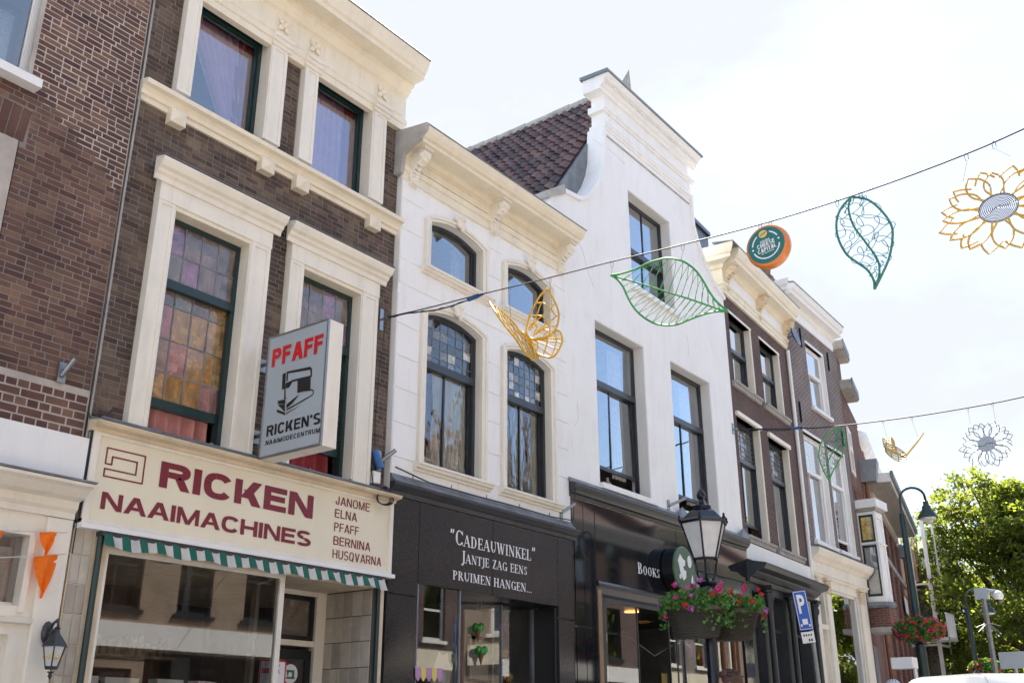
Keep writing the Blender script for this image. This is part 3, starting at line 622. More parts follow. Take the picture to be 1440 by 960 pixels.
def wall_lantern():
    c = (4.41, -.2); t = thing('wall_lantern', 'black wall lantern with amber leaded panes beside the cream shop door', 'wall lantern', (4.42, 0, 2.0))
    obj('backplate', MB().ball((4.42,-.04,2.36), (.05,.03,.09), 10, 6), M['charcoal'], t, True)
    P = [(4.42,-.05,2.36),(4.42,-.12,2.43),(4.41,-.19,2.45),(4.41,-.21,2.40)]; obj('arm', MB().tube(P, .012, 6).tube([(4.42,-.05,2.36),(4.42,-.10,2.33),(4.42,-.14,2.38)], .008), M['charcoal'], t)
    obj('roof', MB().lathe([(.105,2.245),(.10,2.26),(.06,2.31),(.03,2.345),(.02,2.37),(.028,2.385),(.008,2.40)], (c[0],c[1],0), 6), M['charcoal'], t)
    cg = MB()
    for k in range(6):
        a = k*PI/3; cg.tube([(c[0]+.09*math.cos(a), c[1]+.09*math.sin(a), 2.245), (c[0]+.05*math.cos(a), c[1]+.05*math.sin(a), 2.09)], .006, 4)
    cg.lathe([(.05,2.075),(.055,2.09),(.05,2.10)], (c[0],c[1],0), 6).lathe([(.03,2.06),(.012,2.045),(.018,2.03),(.003,2.0)], (c[0],c[1],0), 8); obj('cage', cg, M['charcoal'], t)
    for k in range(6):
        a, b = k*PI/3, (k+1)*PI/3; q = [(r*math.cos(x)*.97, r*math.sin(x)*.97) for r in (.09,.05) for x in (a,b)]
        mb = MB().add([(c[0]+q[0][0],c[1]+q[0][1],2.244),(c[0]+q[1][0],c[1]+q[1][1],2.244),(c[0]+q[3][0],c[1]+q[3][1],2.095),(c[0]+q[2][0],c[1]+q[2][1],2.095)], [(0,1,2,3)]); obj('pane', mb, M['frost'], t)
        mx_ = [(q[0][i]+q[1][i]+q[2][i]+q[3][i])/4*1.03 for i in (0,1)]; obj('amber_glass', MB().ball((c[0]+mx_[0],c[1]+mx_[1],2.17),(.016,.016,.02),6,4), M['print_yellow'], t)
wall_lantern()
# ================================================================ 2: dark brick house of the sewing machine shop
b2 = thing('brick_house', 'dark brick house over the sewing machine shop, cream window surrounds and mauve curtains', 'house', (6.4, 0, GZ))
YR = .08
WX = [(5.07,6.04),(6.76,7.70)]
H2 = [(4.88,6.29,4.15,6.6),(6.57,7.96,4.15,6.6),(4.90,6.27,7.7,9.1),(6.54,7.94,7.7,9.1)]
Hs = [(a,b,4.2,6.52) for a,b in WX]+[(a,b,7.78,9.1) for a,b in WX]
w_ = MB(); solid(w_, 4.545, 8.27, 4.0, 9.98, Hs, YR, .35); obj('wall', w_, M['mortar_dim'], b2)
lay_bricks(b2, 4.55, 8.27, 4.13, 9.05, H2, YR, .0572, .172, .086, .0065, M['brick_dark'], 295, proud=.0035)
shell(b2, 4.55, 8.28, 9.98, slab=4.0, roommat='room')
obj('upper_floor', MB().box(4.65, 8.17, .352, 2.99, 6.95, 7.2), M['room'], b2)
E2 = [(0,9.02),(.08,9.02),(.09,9.10),(.11,9.11),(.11,9.17),(.08,9.18),(.08,9.53),(.12,9.55),(.14,9.58),(.18,9.64),(.22,9.66),(.22,9.70),(.40,9.70),(.40,9.76),(.43,9.78),(.47,9.88),(.49,9.94),(.49,9.96),(0,10.0)]
ent = obj('cornice', MB().sweep(E2, 4.53, 8.29, YR), M['cream'], b2)
obj('lead_edge', MB().sweep([(.0,9.99),(.50,9.955),(.51,9.965),(.50,9.985),(0,10.06)], 4.52, 8.30, YR), M['lead'], ent)
pl = MB(); a = .012
for (x0, x1) in ((4.62,4.88),(5.0,6.05),(6.34,6.50),(6.82,7.72),(8.0,8.22)): pl.cham(x0, x1, YR-.092, YR-.07, 9.22, 9.5, .01)
obj('frieze_panel', pl, M['cream'], b2)
for fx in (4.94, 6.17, 6.66, 7.83):       # four-petal flowers on the frieze
    fl = MB(); fl.ball((fx, -.025, 9.37), (.035,.03,.035), 8, 5)
    for k in range(4):
        a = PI/4+k*PI/2; fl.ball((fx+.055*math.cos(a), -.018, 9.37+.055*math.sin(a)), (.045,.022,.028) if 0 else (.038,.022,.038), 8, 5)
        fl.ball((fx+.09*math.cos(a), -.016, 9.37+.09*math.sin(a)), (.022,.018,.022), 6, 4)
    obj('flower_ornament', fl, M['cream'], b2, True)
def pilaster(x0, x1, z0, z1, cap=True, y=0.):
    mb = MB(); mb.box(x0, x1, y, .2, z0, z1); w = x1-x0; p = w*.18
    mb.box(x0, x0+p, y-.012, y, z0, z1); mb.box(x1-p, x1, y-.012, y, z0, z1); mb.box(x0+p, x1-p, y-.012, y, z1-p, z1); mb.box(x0+p, x1-p, y-.012, y, z0, z0+p)
    o = obj('pilaster', mb, M['cream_pale'], b2)
    if cap: obj('capital', MB().sweep([(0,z1-.0),(.02,z1),(.02,z1+.045),(.045,z1+.05),(.045,z1+.09),(.07,z1+.10),(.075,z1+.135),(.05,z1+.14),(0,z1+.14)], x0-.025, x1+.03, y-.012), M['cream_pale'], o)
for x0, x1 in ((4.90,5.07),(6.05,6.27),(6.55,6.755),(7.72,7.94)): pilaster(x0, x1, 7.78, 9.04, True)
for i, (x0, x1) in enumerate(WX):
    obj('lintel', MB().box(x0, x1, -.005, .3, 9.10, 9.19), M['cream'], b2)
    tw = window(b2, x0+.02, x1-.005, 7.78, 9.105, y=.17, fm='teal', fw=.05, gl='glass')
    obj('reveal', MB().box(x1-.006, x1+.02, .0, .3, 7.78, 9.1), M['cream_pale'], b2); obj('reveal', MB().box(x0-.02, x0+.006, .02, .3, 7.78, 9.1), M['cream_pale'], b2)
band = obj('sill_band', MB().sweep([(0,7.50),(.03,7.50),(.03,7.555),(.06,7.56),(.07,7.60),(.10,7.63),(.15,7.645),(.16,7.69),(.13,7.70),(0,7.73)], 4.54, 8.28, YR), M['cream'], b2)
for x0, x1 in ((4.88,5.06),(6.05,6.23),(6.55,6.74),(7.73,7.92)):
    c = ((x0+x1)/2, 7.49); mb = MB().box(x0, x1, -.015, .1, 7.39, 7.56); mb.add([(x0,-.015,7.39),(x1,-.015,7.39),(x1,-.015,7.56),(x0,-.015,7.56),(c[0],-.06,7.475)], [(0,1,4),(1,2,4),(2,3,4),(3,0,4)])
    obj('diamond_block', mb, M['cream'], b2)
# middle windows
for i, (x0, x1) in enumerate(WX):
    xl, xr = (4.88, 6.285) if i == 0 else (6.57, 7.95)
    pilaster(xl, x0, 4.16, 6.5, False, .0); pilaster(x1-.01, xr, 4.16, 6.5, False, .0)
    mb = MB().box(xl-.005, xr+.005, -.02, .3, 6.5, 6.74); h = obj('window_head', mb, M['cream_pale'], b2)
    obj('cap_moulding', MB().sweep([(0,6.68),(.02,6.68),(.03,6.73),(.06,6.75),(.07,6.78),(.11,6.80),(.14,6.845),(.15,6.88),(.13,6.89),(0,6.92)], xl-.10, xr+.09, -.02), M['cream_pale'], h)
    obj('lead_flashing', MB().sweep([(0,6.921),(.155,6.893),(.16,6.90),(.0,6.935)], xl-.105, xr+.095, -.02), M['lead'], h)
    obj('soffit_trim', MB().box(x0, x1, .0, .17, 6.455, 6.5), M['cream'], h)
    obj('reveal', MB().box(x1-.025, x1-.0, .002, .3, 4.2, 6.46), M['cream_pale'], b2); obj('reveal', MB().box(x0-.0, x0+.02, .002, .3, 4.2, 6.46), M['cream_pale'], b2)
    stain = ('st_mauve','st_ochre','st_smoke','st_smoke','st_ochre','st_green') if i == 0 else ('st_smoke','st_smoke','st_mauve','st_green')
    w = window(b2, x0+.02, x1-.024, 4.24, 6.455, y=.15, fm='teal', fw=.045, rail=None, gl='glass') if 0 else None
    # frame and two leaded sashes, the lower one pushed up
    f = MB(); a, b = x0+.02, x1-.024
    f.box(a, a+.05, .15, .25, 4.24, 6.455); f.box(b-.05, b, .15, .25, 4.24, 6.455); f.box(a+.05, b-.05, .15, .25, 6.40, 6.455); f.box(a+.05, b-.05, .16, .25, 4.24, 4.27)
    w = obj('window', f, M['teal'], b2); obj('meeting_rail', MB().box(a+.02, b-.02, .14, .22, 5.70, 5.79), M['teal'], w); obj('bottom_rail', MB().box(a+.05, b-.05, .19, .25, 4.49, 4.585), M['teal'], w)
    X = [a+.05+(b-a-.1)*k/4 for k in range(5)]; lb = MB()
    for (Zs, yy) in (([5.79,6.08,6.40],.17), ([4.585,4.86,5.20,5.55,5.70],.215)):
        for p in range(4):
            for q in range(len(Zs)-1):
                low = Zs[q] < 5.3
                st = rnd.choice(stain if not low else (('st_rose','st_ochre','st_ochre','st_rose','st_smoke') if i == 0 else ('st_ochre','st_smoke','st_green')))
                pane(w, [(X[p],Zs[q]),(X[p+1],Zs[q]),(X[p+1],Zs[q+1]),(X[p],Zs[q+1])], yy, M[st], .03)
        for q in X[1:-1]: lb.box(q-.006, q+.006, yy-.006, yy+.006, Zs[0], Zs[-1])
        for q in Zs[1:-1]: lb.box(X[0], X[-1], yy-.0065, yy+.0065, q-.006, q+.006)
    obj('lead_came', lb, M['lead'], w)
    obj('window_sill', MB().sweep([(0,4.13),(.03,4.13),(.04,4.2),(-.14,4.245),(-.15,4.2)], xl, xr, .0), M['cream_pale'], b2)
top('curtain', curtain(5.1, 5.96, 4.26, 6.3, .33, .04, 6, 60), M['curtain_pink'], 'pink curtain hanging behind the stained glass of the left middle window', 'curtain')
top('curtain', curtain(6.8, 7.62, 4.26, 6.3, .34, .04, 5, 60), M['curtain_red'], 'dark red curtain behind the stained glass window partly hidden by the grey projecting sign', 'curtain')
top('curtain', curtain(5.1, 6.0, 7.8, 9.08, .29, .02, 9, 70, lf=lambda t: 5.10+.62*(1-t)**1.15), M['curtain_mauve'], 'mauve curtain swept aside in the left top window', 'curtain')
top('curtain', curtain(6.78, 7.60, 7.8, 9.08, .29, .02, 9, 70), M['curtain_mauve'], 'mauve curtain drawn across the right top window', 'curtain')
for x in (5.88, 7.55): top('curtain', curtain(x-.10, x+.09, 7.8, 9.08, .262, .012, 3, 20), M['curtain_red'], 'narrow dark red side curtain of the %s top window under the cream cornice' % ('left' if x < 6 else 'right'), 'curtain')
# shop sign
sg = thing('shop_sign', 'long cream shop sign reading RICKEN NAAIMACHINES in burgundy letters', 'sign', (6.4, 0, 3.2))
obj('sign_panel', MB().box(4.62, 8.26, -.03, .05, 3.30, 4.04), M['signface'], sg)
f = MB(); f.box(4.56, 4.62, -.05, .06, 3.27, 4.06); f.box(8.26, 8.32, -.05, .06, 3.27, 4.06); f.box(4.56, 8.32, -.052, .06, 3.255, 3.30); f.box(4.62, 8.26, -.045, .06, 4.03, 4.06); obj('sign_frame', f, M['cream_pale'], sg)
obj('bottom_rail', MB().box(4.54, 8.33, -.10, .05, 3.215, 3.257), M['white'], sg)
wl = on_wall(-.034); wl.lift = (0,-1,0)
sans(sg, 'RICKEN', M['burgundy'], wl, (5.26,7.12,3.695,3.935), .30, 1.15, .11)
sans(sg, 'NAAIMACHINES', M['burgundy'], wl, (4.72,7.12,3.405,3.555), .26, 1.14, .10)
for s_, a, z in (('JANOME',7.95,3.905),('ELNA',7.765,3.765),('PFAFF',7.80,3.62),('BERNINA',7.99,3.475),('HUSQVARNA',8.17,3.335)): sans(sg, s_, M['burgundy'], wl, (7.435,a,z,z+.092), .145, .70, .14)
lg = MB(); pts = [(4.77,3.87),(4.77,3.80),(4.71,3.80),(4.71,3.94),(5.09,3.94),(5.09,3.69),(4.71,3.69),(4.71,3.755),(5.015,3.755),(5.015,3.87)]
for p, q in zip(pts, pts[1:]+pts[:1]): x0, x1 = sorted((p[0],q[0])); z0, z1 = sorted((p[1],q[1])); lg.box(x0-.006, x1+.006, -.036-.0004*(p[0]==q[0]), -.031, z0-.006, z1+.006)
obj('emblem', lg, M['burgundy'], sg)
cn = obj('shopfront_cornice', MB().sweep([(0,4.06),(.06,4.06),(.07,4.09),(.14,4.10),(.16,4.12),(.16,4.135),(0,4.16)], 4.52, 8.34, 0), M['cream_dirty'], b2)
obj('lead_flashing', MB().sweep([(0,4.161),(.165,4.136),(.17,4.142),(.02,4.19),(0,4.19)], 4.52, 8.34, 0), M['lead'], cn)
pp = MB().tube([(4.60,-.06,4.185),(5.5,-.06,4.18),(6.6,-.06,4.185),(8.1,-.06,4.18)], .016, 8)
for x in (5.1, 5.75, 6.4, 7.0, 7.6): pp.box(x-.012, x+.012, -.08, -.02, 4.15, 4.205)
top('conduit_pipe', pp, M['lead'], 'grey conduit pipe lying on the ledge above the cream shop sign', 'pipe')
# striped valance
va = thing('awning_valance', 'green and white striped scalloped awning edge under the cream shop sign', 'awning', (6.45, -.1, 3.05))
n_ = 40; dx = (8.17-4.76)/n_
for i in range(n_):
    mb = MB(); V = []; K = 5; x0 = 4.76+i*dx
    for j in range(4):
        for k in range(K):
            x = x0+dx*k/(K-1); ph = (x-4.76)/dx*PI/3.0; sc_ = .012*math.cos((x-4.76)*2*PI/.52); zb = 3.075+sc_; z = 3.195+(zb-3.195)*j/3
            V.append((x, -.085-.05*j/3-.012*(j/3)*math.sin(ph*1.7+i*.3)-.006*math.sin(x*37), z))
    mb.add(V, [(j*K+k, j*K+k+1, (j+1)*K+k+1, (j+1)*K+k) for j in range(3) for k in range(K-1)]); obj('stripe', mb, M['fabric_green' if i % 2 == 0 else 'fabric_white'], va)
obj('roller_box', MB().box(4.74, 8.2, -.09, .03, 3.175, 3.213), M['charcoal'], va)
rl = MB(); rl.tube([(4.76,-.05,GZ),(4.76,-.05,3.17)], .028, 8); obj('guide_rail', rl, M['teal'], va)
rl = MB(); rl.tube([(8.14,-.04,GZ),(8.14,-.04,3.14)], .026, 8); obj('guide_rail', rl, M['teal'], va)
# shopfront below
P2 = MB(); P2.box(4.54, 4.72, .005, .3, GZ, 3.25); P2.box(8.19, 8.27, 0, .3, GZ, 3.25); P2.box(4.72, 8.19, .0, .3, 3.09, 3.25); P2.box(4.72, 4.86, .0, .1, GZ, 3.09); obj('shopfront', P2, M['cream_dirty'], b2)
for i in range(12):
    for j in range(2):
        z1 = 3.24-i*.24; o = obj('tile', MB().cham(4.55+j*.085, 4.63+j*.085, -.004, .006, z1-.232, z1, .004), M['tile'], b2)
obj('side_pier', MB().box(8.11, 8.19, -.0, .79, GZ, 3.1), M['grout'], b2)
for i in range(5):
    for j in range(10):
        y0 = .02+i*.148; z1 = 3.08-j*.27; obj('tile', MB().cham(-.0715, .0715, -.006, .004, -.131, .131, .003), M['tile'], b2, loc=(8.108, y0+.072, z1-.133)).rotation_euler = (0,0,-PI/2)
obj('entrance_ceiling', MB().box(4.86, 8.11, .05, 2.9, 3.091, 3.2), M['cream_dirty'], b2)
wf = MB(); wf.box(6.79, 6.85, -.0, .06, GZ, 3.09); wf.box(4.86, 4.885, .0, .05, 1.0, 3.09); wf.box(4.885, 6.79, .0, .05, 3.05, 3.09); wf.box(4.86, 6.85, 0, .1, .95, 1.0); w = obj('shop_window', wf, M['cream_pale'], b2)
pane(w, [(4.885,1.0),(6.79,1.0),(6.79,3.05),(4.885,3.05)], .025, M['glass_shop'])
mb = MB().add([(6.83,.05,1.0),(7.12,.75,1.0),(7.12,.75,3.08),(6.83,.05,3.08)], [(0,1,2,3)]); obj('pane', mb, M['glass_shop'], w)
obj('mullion', MB().box(7.09, 7.15, .72, .80, GZ, 3.09), M['cream_pale'], w)
dw = MB(); dw.box(7.15, 8.11, .74, .80, 2.50, 2.56); dw.box(7.96, 8.105, .73, .82, GZ, 3.09); dw.box(7.15, 7.96, .74, .8, 3.04, 3.09); ds = obj('door_surround', dw, M['cream_pale'], b2)
dd = MB(); 
for (a,b,c,e) in ((7.18,7.24,GZ,2.46),(7.88,7.95,GZ,2.46),(7.24,7.88,2.36,2.46),(7.24,7.88,.5,1.0)): dd.box(a,b,.76,.80,c,e)
d = obj('door', dd, M['black'], b2); pane(d, [(7.24,1.0),(7.88,1.0),(7.88,2.36),(7.24,2.36)], .78, M['glass_shop'])
dd = MB()
for (a,b,c,e) in ((7.40,7.46,2.56,3.04),(7.90,7.955,2.56,3.04),(7.46,7.90,2.99,3.04),(7.46,7.90,2.56,2.61)): dd.box(a,b,.76,.80,c,e)
d = obj('fanlight', dd, M['black'], b2); pane(d, [(7.46,2.61),(7.90,2.61),(7.90,2.99),(7.46,2.99)], .785, M['st_smoke'])
ns = thing('window_notice', 'white notice with BERNINA in red behind the shop entrance glass', 'notice', (7.02, .3, 2.0)); obj('card', MB().box(6.86, 7.20, .295, .30, 2.06, 2.30), M['print_white'], ns)
text(ns, 'BERNINA', M['red'], on_wall(.293), (6.89,7.12,2.17,2.22), .03); text(ns, 'Officieel dealer', M['ink'], on_wall(.293), (6.92,7.12,2.24,2.27), .0)
bd = MB()
for q in ((6.86,7.2,2.285,2.30),(6.86,7.2,2.06,2.075),(6.86,6.875,2.06,2.3),(7.185,7.2,2.06,2.3)): bd.box(q[0],q[1],.292,.2945,q[2],q[3])
obj('border', bd, M['red'], ns)
st = thing('door_sticker', 'round white sticker with a teal sewing machine on the black shop door', 'sticker', (7.68, .775, 2.1)); obj('disc', MB().lathe([(.10,0),(.10,.004)], (0,0,0), 24).xf(Matrix.Translation((7.68,.772,2.21))@Matrix.Rotation(PI/2,4,'X')), M['print_white'], st)
mk = MB(); mk.box(7.62,7.74,.766,.7675,2.16,2.18); mk.box(7.70,7.73,.766,.7675,2.18,2.25); mk.box(7.62,7.70,.766,.7675,2.225,2.25); mk.box(7.63,7.65,.766,.7675,2.19,2.225); obj('machine_mark', mk, M['tealrod'], st)
# things in the sewing machine shop
obj('shop_back_wall', MB().box(4.66, 6.9, 2.0, 2.05, GZ, 3.09), M['room_warm'], b2); obj('window_floor', MB().box(4.88, 6.9, .06, .95, 1.7, 1.78), M['room'], b2)
sm = MB().box(-.17,.17,-.08,.08,0,.05).box(.08,.17,-.06,.06,.05,.27).box(-.17,.17,-.055,.055,.20,.30); sm.ball((-.12,0,.2),(.05,.05,.09)); sm.box(-.13,-.11,-.01,.01,.06,.16)
def machine(x, y, rz, lab):
    t = thing('sewing_machine', lab, 'sewing machine', (x,y,1.78), rz, 'sewing machines in the shop window', frame='own')
    obj('body', MB().box(-.17,.17,-.08,.08,0,.05).box(.08,.17,-.06,.06,.05,.22).box(-.17,.17,-.055,.055,.20,.30), M['white'], t); obj('needle_head', MB().box(-.17,-.08,-.05,.05,.13,.2).box(-.13,-.12,-.005,.005,.05,.13), M['white'], t); obj('handwheel', MB().lathe([(.05,0),(.05,.03)], (0,0,0), 14).xf(Matrix.Translation((.17,0,.22))@Matrix.Rotation(PI/2,4,'Y')), M['charcoal'], t)
for i, (x, l_) in enumerate(((5.05,'white sewing machine nearest the green guide rail'),(5.5,'white sewing machine second from the left in the window'),(5.95,'white sewing machine in the middle of the window'),(6.4,'white sewing machine beside the cream mullion'))): machine(x, .5+.06*(i % 2), .2*(i-1), l_)
shf = MB(); shf.box(4.8, 6.9, 1.75, 1.98, 2.35, 2.38)
for i in range(24): x = 4.85+i*.085; shf.box(x, x+.06, 1.8, 1.95, 2.38, 2.38+rnd.uniform(.08,.22), rnd.random()+.01)
obj('stocked_shelf', shf, M['roomy'], b2)
# projecting light box
pf = thing('projecting_sign', 'grey light box sign reading PFAFF and RICKEN\'S NAAIMODECENTRUM on the dark brick wall', 'sign', (6.35, 0, 4.1))
obj('face', MB().box(6.25, 6.262, -1.03, -.18, 4.15, 5.40), M['signgrey'], pf); obj('casing', MB().box(6.263, 6.45, -1.045, -.165, 4.135, 5.415), M['cream_pale'], pf)
f = MB(); f.box(6.245,6.27,-1.048,-1.03,4.13,5.418); f.box(6.245,6.27,-.18,-.162,4.13,5.418); f.box(6.245,6.27,-1.03,-.18,5.40,5.418); f.box(6.245,6.27,-1.03,-.18,4.13,4.15); obj('edge_trim', f, M['steel'], pf)
for z in (4.42, 5.19): obj('bracket', MB().box(6.30, 6.40, .04, .075, z-.07, z+.07).tube([(6.35,.06,z),(6.35,-.17,z)], .022, 8), M['steel'], pf)
sd = lambda X: (lambda u, v, b: (X, b[0]+(b[1]-b[0])*u, b[2]+(b[3]-b[2])*v))
sl0 = sd(6.246); sl0.lift = (-1,0,0); sans(pf, 'PFAFF', M['red'], sl0, (-.24,-.99,5.075,5.27), .27, .84, .10); sans(pf, "RICKEN'S", M['ink'], sl0, (-.255,-1.025,4.345,4.455), .24, .86, .13); sans(pf, 'NAAIMODECENTRUM', M['ink'], sl0, (-.255,-1.03,4.258,4.305), .20, .78, .20)
ic = MB()
M_ = [[(-0.423,4.967),(-0.471,4.974),(-0.479,4.801),(-0.431,4.802)],[(-0.482,4.98),(-0.83,4.958),(-.855,4.93),(-0.862,4.857),(-0.842,4.86),(-0.832,4.925),(-0.509,4.957)],
 [(-.484,4.98),(-.505,4.98),(-.508,4.88),(-.488,4.87)],[(-0.484,4.86),(-0.579,4.871),(-.575,4.84),(-0.535,4.80),(-0.479,4.806)],[(-.655,4.862),(-.80,4.85),(-.845,4.87),(-.853,4.716),(-.667,4.72)],[(-.579,4.873),(-.86,4.862),(-.862,4.845),(-.579,4.85)],
 [(-.47,4.80),(-.485,4.80),(-.50,4.70),(-.52,4.69),(-.48,4.69)],[(-0.383,4.692),(-0.492,4.688),(-.505,4.66),(-.497,4.64),(-.392,4.66)],[(-.385,4.655),(-.497,4.636),(-.507,4.567),(-.50,4.56)],[(-.383,4.605),(-.507,4.55),(-.517,4.518),(-.385,4.578)],
 [(-0.523,4.631),(-0.70,4.70),(-0.61,4.625),(-0.524,4.585)],[(-.70,4.735),(-.88,4.715),(-.905,4.70),(-.905,4.655),(-.895,4.655),(-.89,4.70),(-.70,4.725)],[(-.53,4.58),(-.895,4.66),(-.895,4.65),(-.53,4.565)],[(-.527,4.53),(-.75,4.585),(-.527,4.54)]]
for i, q in enumerate(M_): ic.add([(6.2463-.0002*i, y, z) for y, z in q], [tuple(range(len(q)))])
obj('machine_drawing', ic, M['ink'], pf)
# bits fixed to the right end of the brick wall
ah = thing('wall_anchor', 'steel anchor plate holding the near overhead cable on the dark brick wall', 'wall anchor', (8.09, .07, 6.2)); obj('plate', MB().box(8.05, 8.11, .05, .07, 6.14, 6.42), M['steel'], ah); obj('eye_bolt', MB().tube([(8.08,.05,6.28),(8.07,-.05,6.28)], .014, 8), M['steel'], ah)
jb = thing('junction_box', 'blue plug and white box with a coil of black cable beside the steel tube holder', 'junction box', (8.1, .0, 4.15))
obj('plug', MB().tube([(8.02,.0,4.62),(8.04,-.04,4.50),(8.07,-.06,4.42)], .045, 10), M['blue'], jb); obj('white_box', MB().cham(7.98, 8.09, -.05, .06, 4.24, 4.38, .01), M['white'], jb)
cl = MB()
for k in range(4): cl.tube([(8.10+(.10+.008*k)*math.cos(a), -.09-.012*k+.02*math.sin(2*a), 4.10+(.09+.006*k)*math.sin(a)) for a in [2*PI*i/20 for i in range(20)]], .006, 5, True)
cl.tube([(8.09,-.0,6.2),(8.06,.03,5.6),(8.03,.03,5.0),(8.02,.0,4.66)], .005, 5); cl.tube([(8.0,.0,4.6),(7.96,-.02,4.4),(7.98,-.04,4.2),(8.05,-.08,4.16)], .006, 5); cl.tube([(8.1,-.05,4.5),(8.13,-.04,4.35),(8.08,-.06,4.2)], .006, 5); obj('cable_coil', cl, M['cable'], jb)
fb = thing('flagpole_bracket', 'steel tube holder above the blue plug at the end of the dark brick wall', 'flagpole bracket', (8.15, .06, 4.4)); obj('plate', MB().box(8.11, 8.17, .04, .06, 4.42, 4.66), M['steel'], fb); obj('socket', MB().tube([(8.14,.04,4.52),(8.24,-.12,4.66)], .024, 10), M['steel'], fb)
# ================================================================ 3: white stucco house with cream cornice
b3 = thing('stucco_house', 'white stucco house with arched windows, cream bracketed cornice and black granite shopfront', 'house', (10.1, 0, GZ))
HU = [(8.84,9.93,7.22,8.02),(10.50,11.56,7.22,8.02)]; HL = [(8.82,9.93,4.62,6.71),(10.48,11.54,4.62,6.71)]
w_ = MB(); solid(w_, 8.28, 12.02, 4.2, 8.9, HU+HL, .0, .35)
for h in HU+HL: arch_fill(w_, h[0], h[1], h[3]-.115, .11, h[3]+.001, .001, .349)
obj('wall', w_, M['stucco'], b3)
zs = [4.30,4.62,5.04,5.47,5.88,6.30,6.71,7.18,7.60,8.03,8.32]
def blk(x0, x1, z0, z1): obj('stucco_block', MB().cham(x0+.006, x1-.006, -.014, .01, z0+.007, z1-.007, .007), M['stucco'], b3)
for z0, z1 in zip(zs, zs[1:]):
    if z0 >= 4.62 and z1 <= 6.71: sp = [(8.28,8.70),(10.05,10.36),(11.66,12.02)]
    elif z0 >= 7.18 and z1 <= 8.03: sp = [(8.28,8.70),(10.06,10.38),(11.68,12.02)]
    elif z0 < 4.6: sp = [(8.28,9.5),(9.5,10.8),(10.8,12.02)]
    else: sp = [(8.28,8.9),(8.9,9.9),(9.9,10.9),(10.9,12.02)] if z0 > 8 else [(8.28,9.35),(9.35,10.65),(10.65,12.02)]
    if z0 == 6.71:   # upper sill zone kept clear of the arch bands
        for a, b in sp: blk(a, b, 6.84, z1)
        continue
    if z0 == 8.03:
        for a, b in ((8.28,8.70),(10.06,10.38),(11.68,12.02)): blk(a, b, z0, z1)
        continue
    for a, b in sp: blk(a, b, z0, z1)
shell(b3, 8.28, 12.02, 8.9, slab=4.0, roommat='room_pale')
obj('upper_floor', MB().box(8.38, 11.92, .352, 2.99, 6.8, 7.1), M['room'], b3)
pr = [(0,8.30),(.03,8.31),(.03,8.36),(.015,8.365),(.015,8.43),(.04,8.44),(.055,8.50),(.03,8.51),(.03,8.68),(.06,8.70),(.09,8.74),(.12,8.75),(.34,8.75),(.34,8.80),(.38,8.81),(.43,8.86),(.455,8.915),(.455,8.935),(0,8.97)]
ent = obj('cornice', MB().sweep(pr, 8.25, 11.97), M['cream'], b3); obj('lead_edge', MB().sweep([(0,8.96),(.46,8.932),(.468,8.945),(.44,8.97),(-.35,9.06),(-.35,8.9)], 8.24, 11.98), M['lead'], ent)
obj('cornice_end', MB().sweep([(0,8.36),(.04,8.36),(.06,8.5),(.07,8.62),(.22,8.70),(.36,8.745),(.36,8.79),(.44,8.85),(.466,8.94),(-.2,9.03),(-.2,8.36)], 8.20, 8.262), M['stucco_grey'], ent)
for x0, x1 in ((8.37,8.54),(10.07,10.24),(11.77,11.94)): console(b3, x0, x1, 8.26, 8.75, .30, M['cream_pale'])
pn = MB()
for a, b in ((8.6,10.02),(10.3,11.72)): pn.box(a, b, -.055, -.029, 8.525, 8.54); pn.box(a, b, -.055, -.029, 8.655, 8.67)
obj('frieze_moulding', pn, M['cream'], b3)
def arch_dress(h, low):
    x0, x1, z0, z1 = h; w = .105; A = MB(); arch_band(A, x0, x1, z1-.11, .105, w, z0, -.035, .02); arch_band(A, x0-w*.62, x1+w*.62, z1-.11+.02, .12, w*.36, z0, -.055, -.034); o = obj('architrave', A, M['cream_pale'], b3)
    obj('window_sill', MB().sweep([(0,z0-.10),(.05,z0-.10),(.055,z0-.075),(.09,z0-.065),(.10,z0-.035),(.12,z0-.03),(.12,z0),(-.1,z0+.01)], x0-.17, x1+.19), M['cream_pale'], b3)
    k = MB(); kx = (x0+x1)/2; kz = z1+.07; k.ball((kx,-.07,kz),(.075,.055,.10),10,8); k.ball((kx,-.115,kz+.055),(.055,.04,.045),8,6); k.ball((kx-.045,-.09,kz-.05),(.035,.035,.045),8,5); k.ball((kx+.045,-.09,kz-.05),(.035,.035,.045),8,5); k.ball((kx,-.10,kz-.10),(.03,.03,.04),8,5)
    for s_ in (-1,1): k.ball((kx+s_*.075,-.06,kz+.06),(.03,.03,.045),8,5)
    obj('keystone', k, M['cream_pale'], o, True)
    obj('reveal', MB().box(x1-.004, x1+.02, -.004, .2, z0, z1-.11), M['cream_pale'], b3); obj('reveal', MB().box(x0-.02, x0+.004, -.004, .2, z0, z1-.11), M['cream_pale'], b3)
for h in HU: arch_dress(h, False); window(b3, h[0]+.004, h[1]-.004, h[2]+.0, h[3]-.004, y=.09, rise=.10, fm='frame', fw=.05, gl='glass')
for i, h in enumerate(HL):
    arch_dress(h, True); window(b3, h[0]+.004, h[1]-.004, h[2], h[3]-.004, y=.08, rise=.10, fm='frame', fw=.05, rail=5.93, rh=.09, lo=[(h[0]+h[1])/2-.02], gl='glass_wavy', gl_hi=('glass_lead','lead_pale','glass_lead','lead_grey','glass_lead'), lead=(6,5) if i == 0 else (7,5), tilt=.012)
obj('net_curtain', curtain(9.72, 9.9, 7.2, 8.0, .35, .02, 3, 20), M['net'], b3)
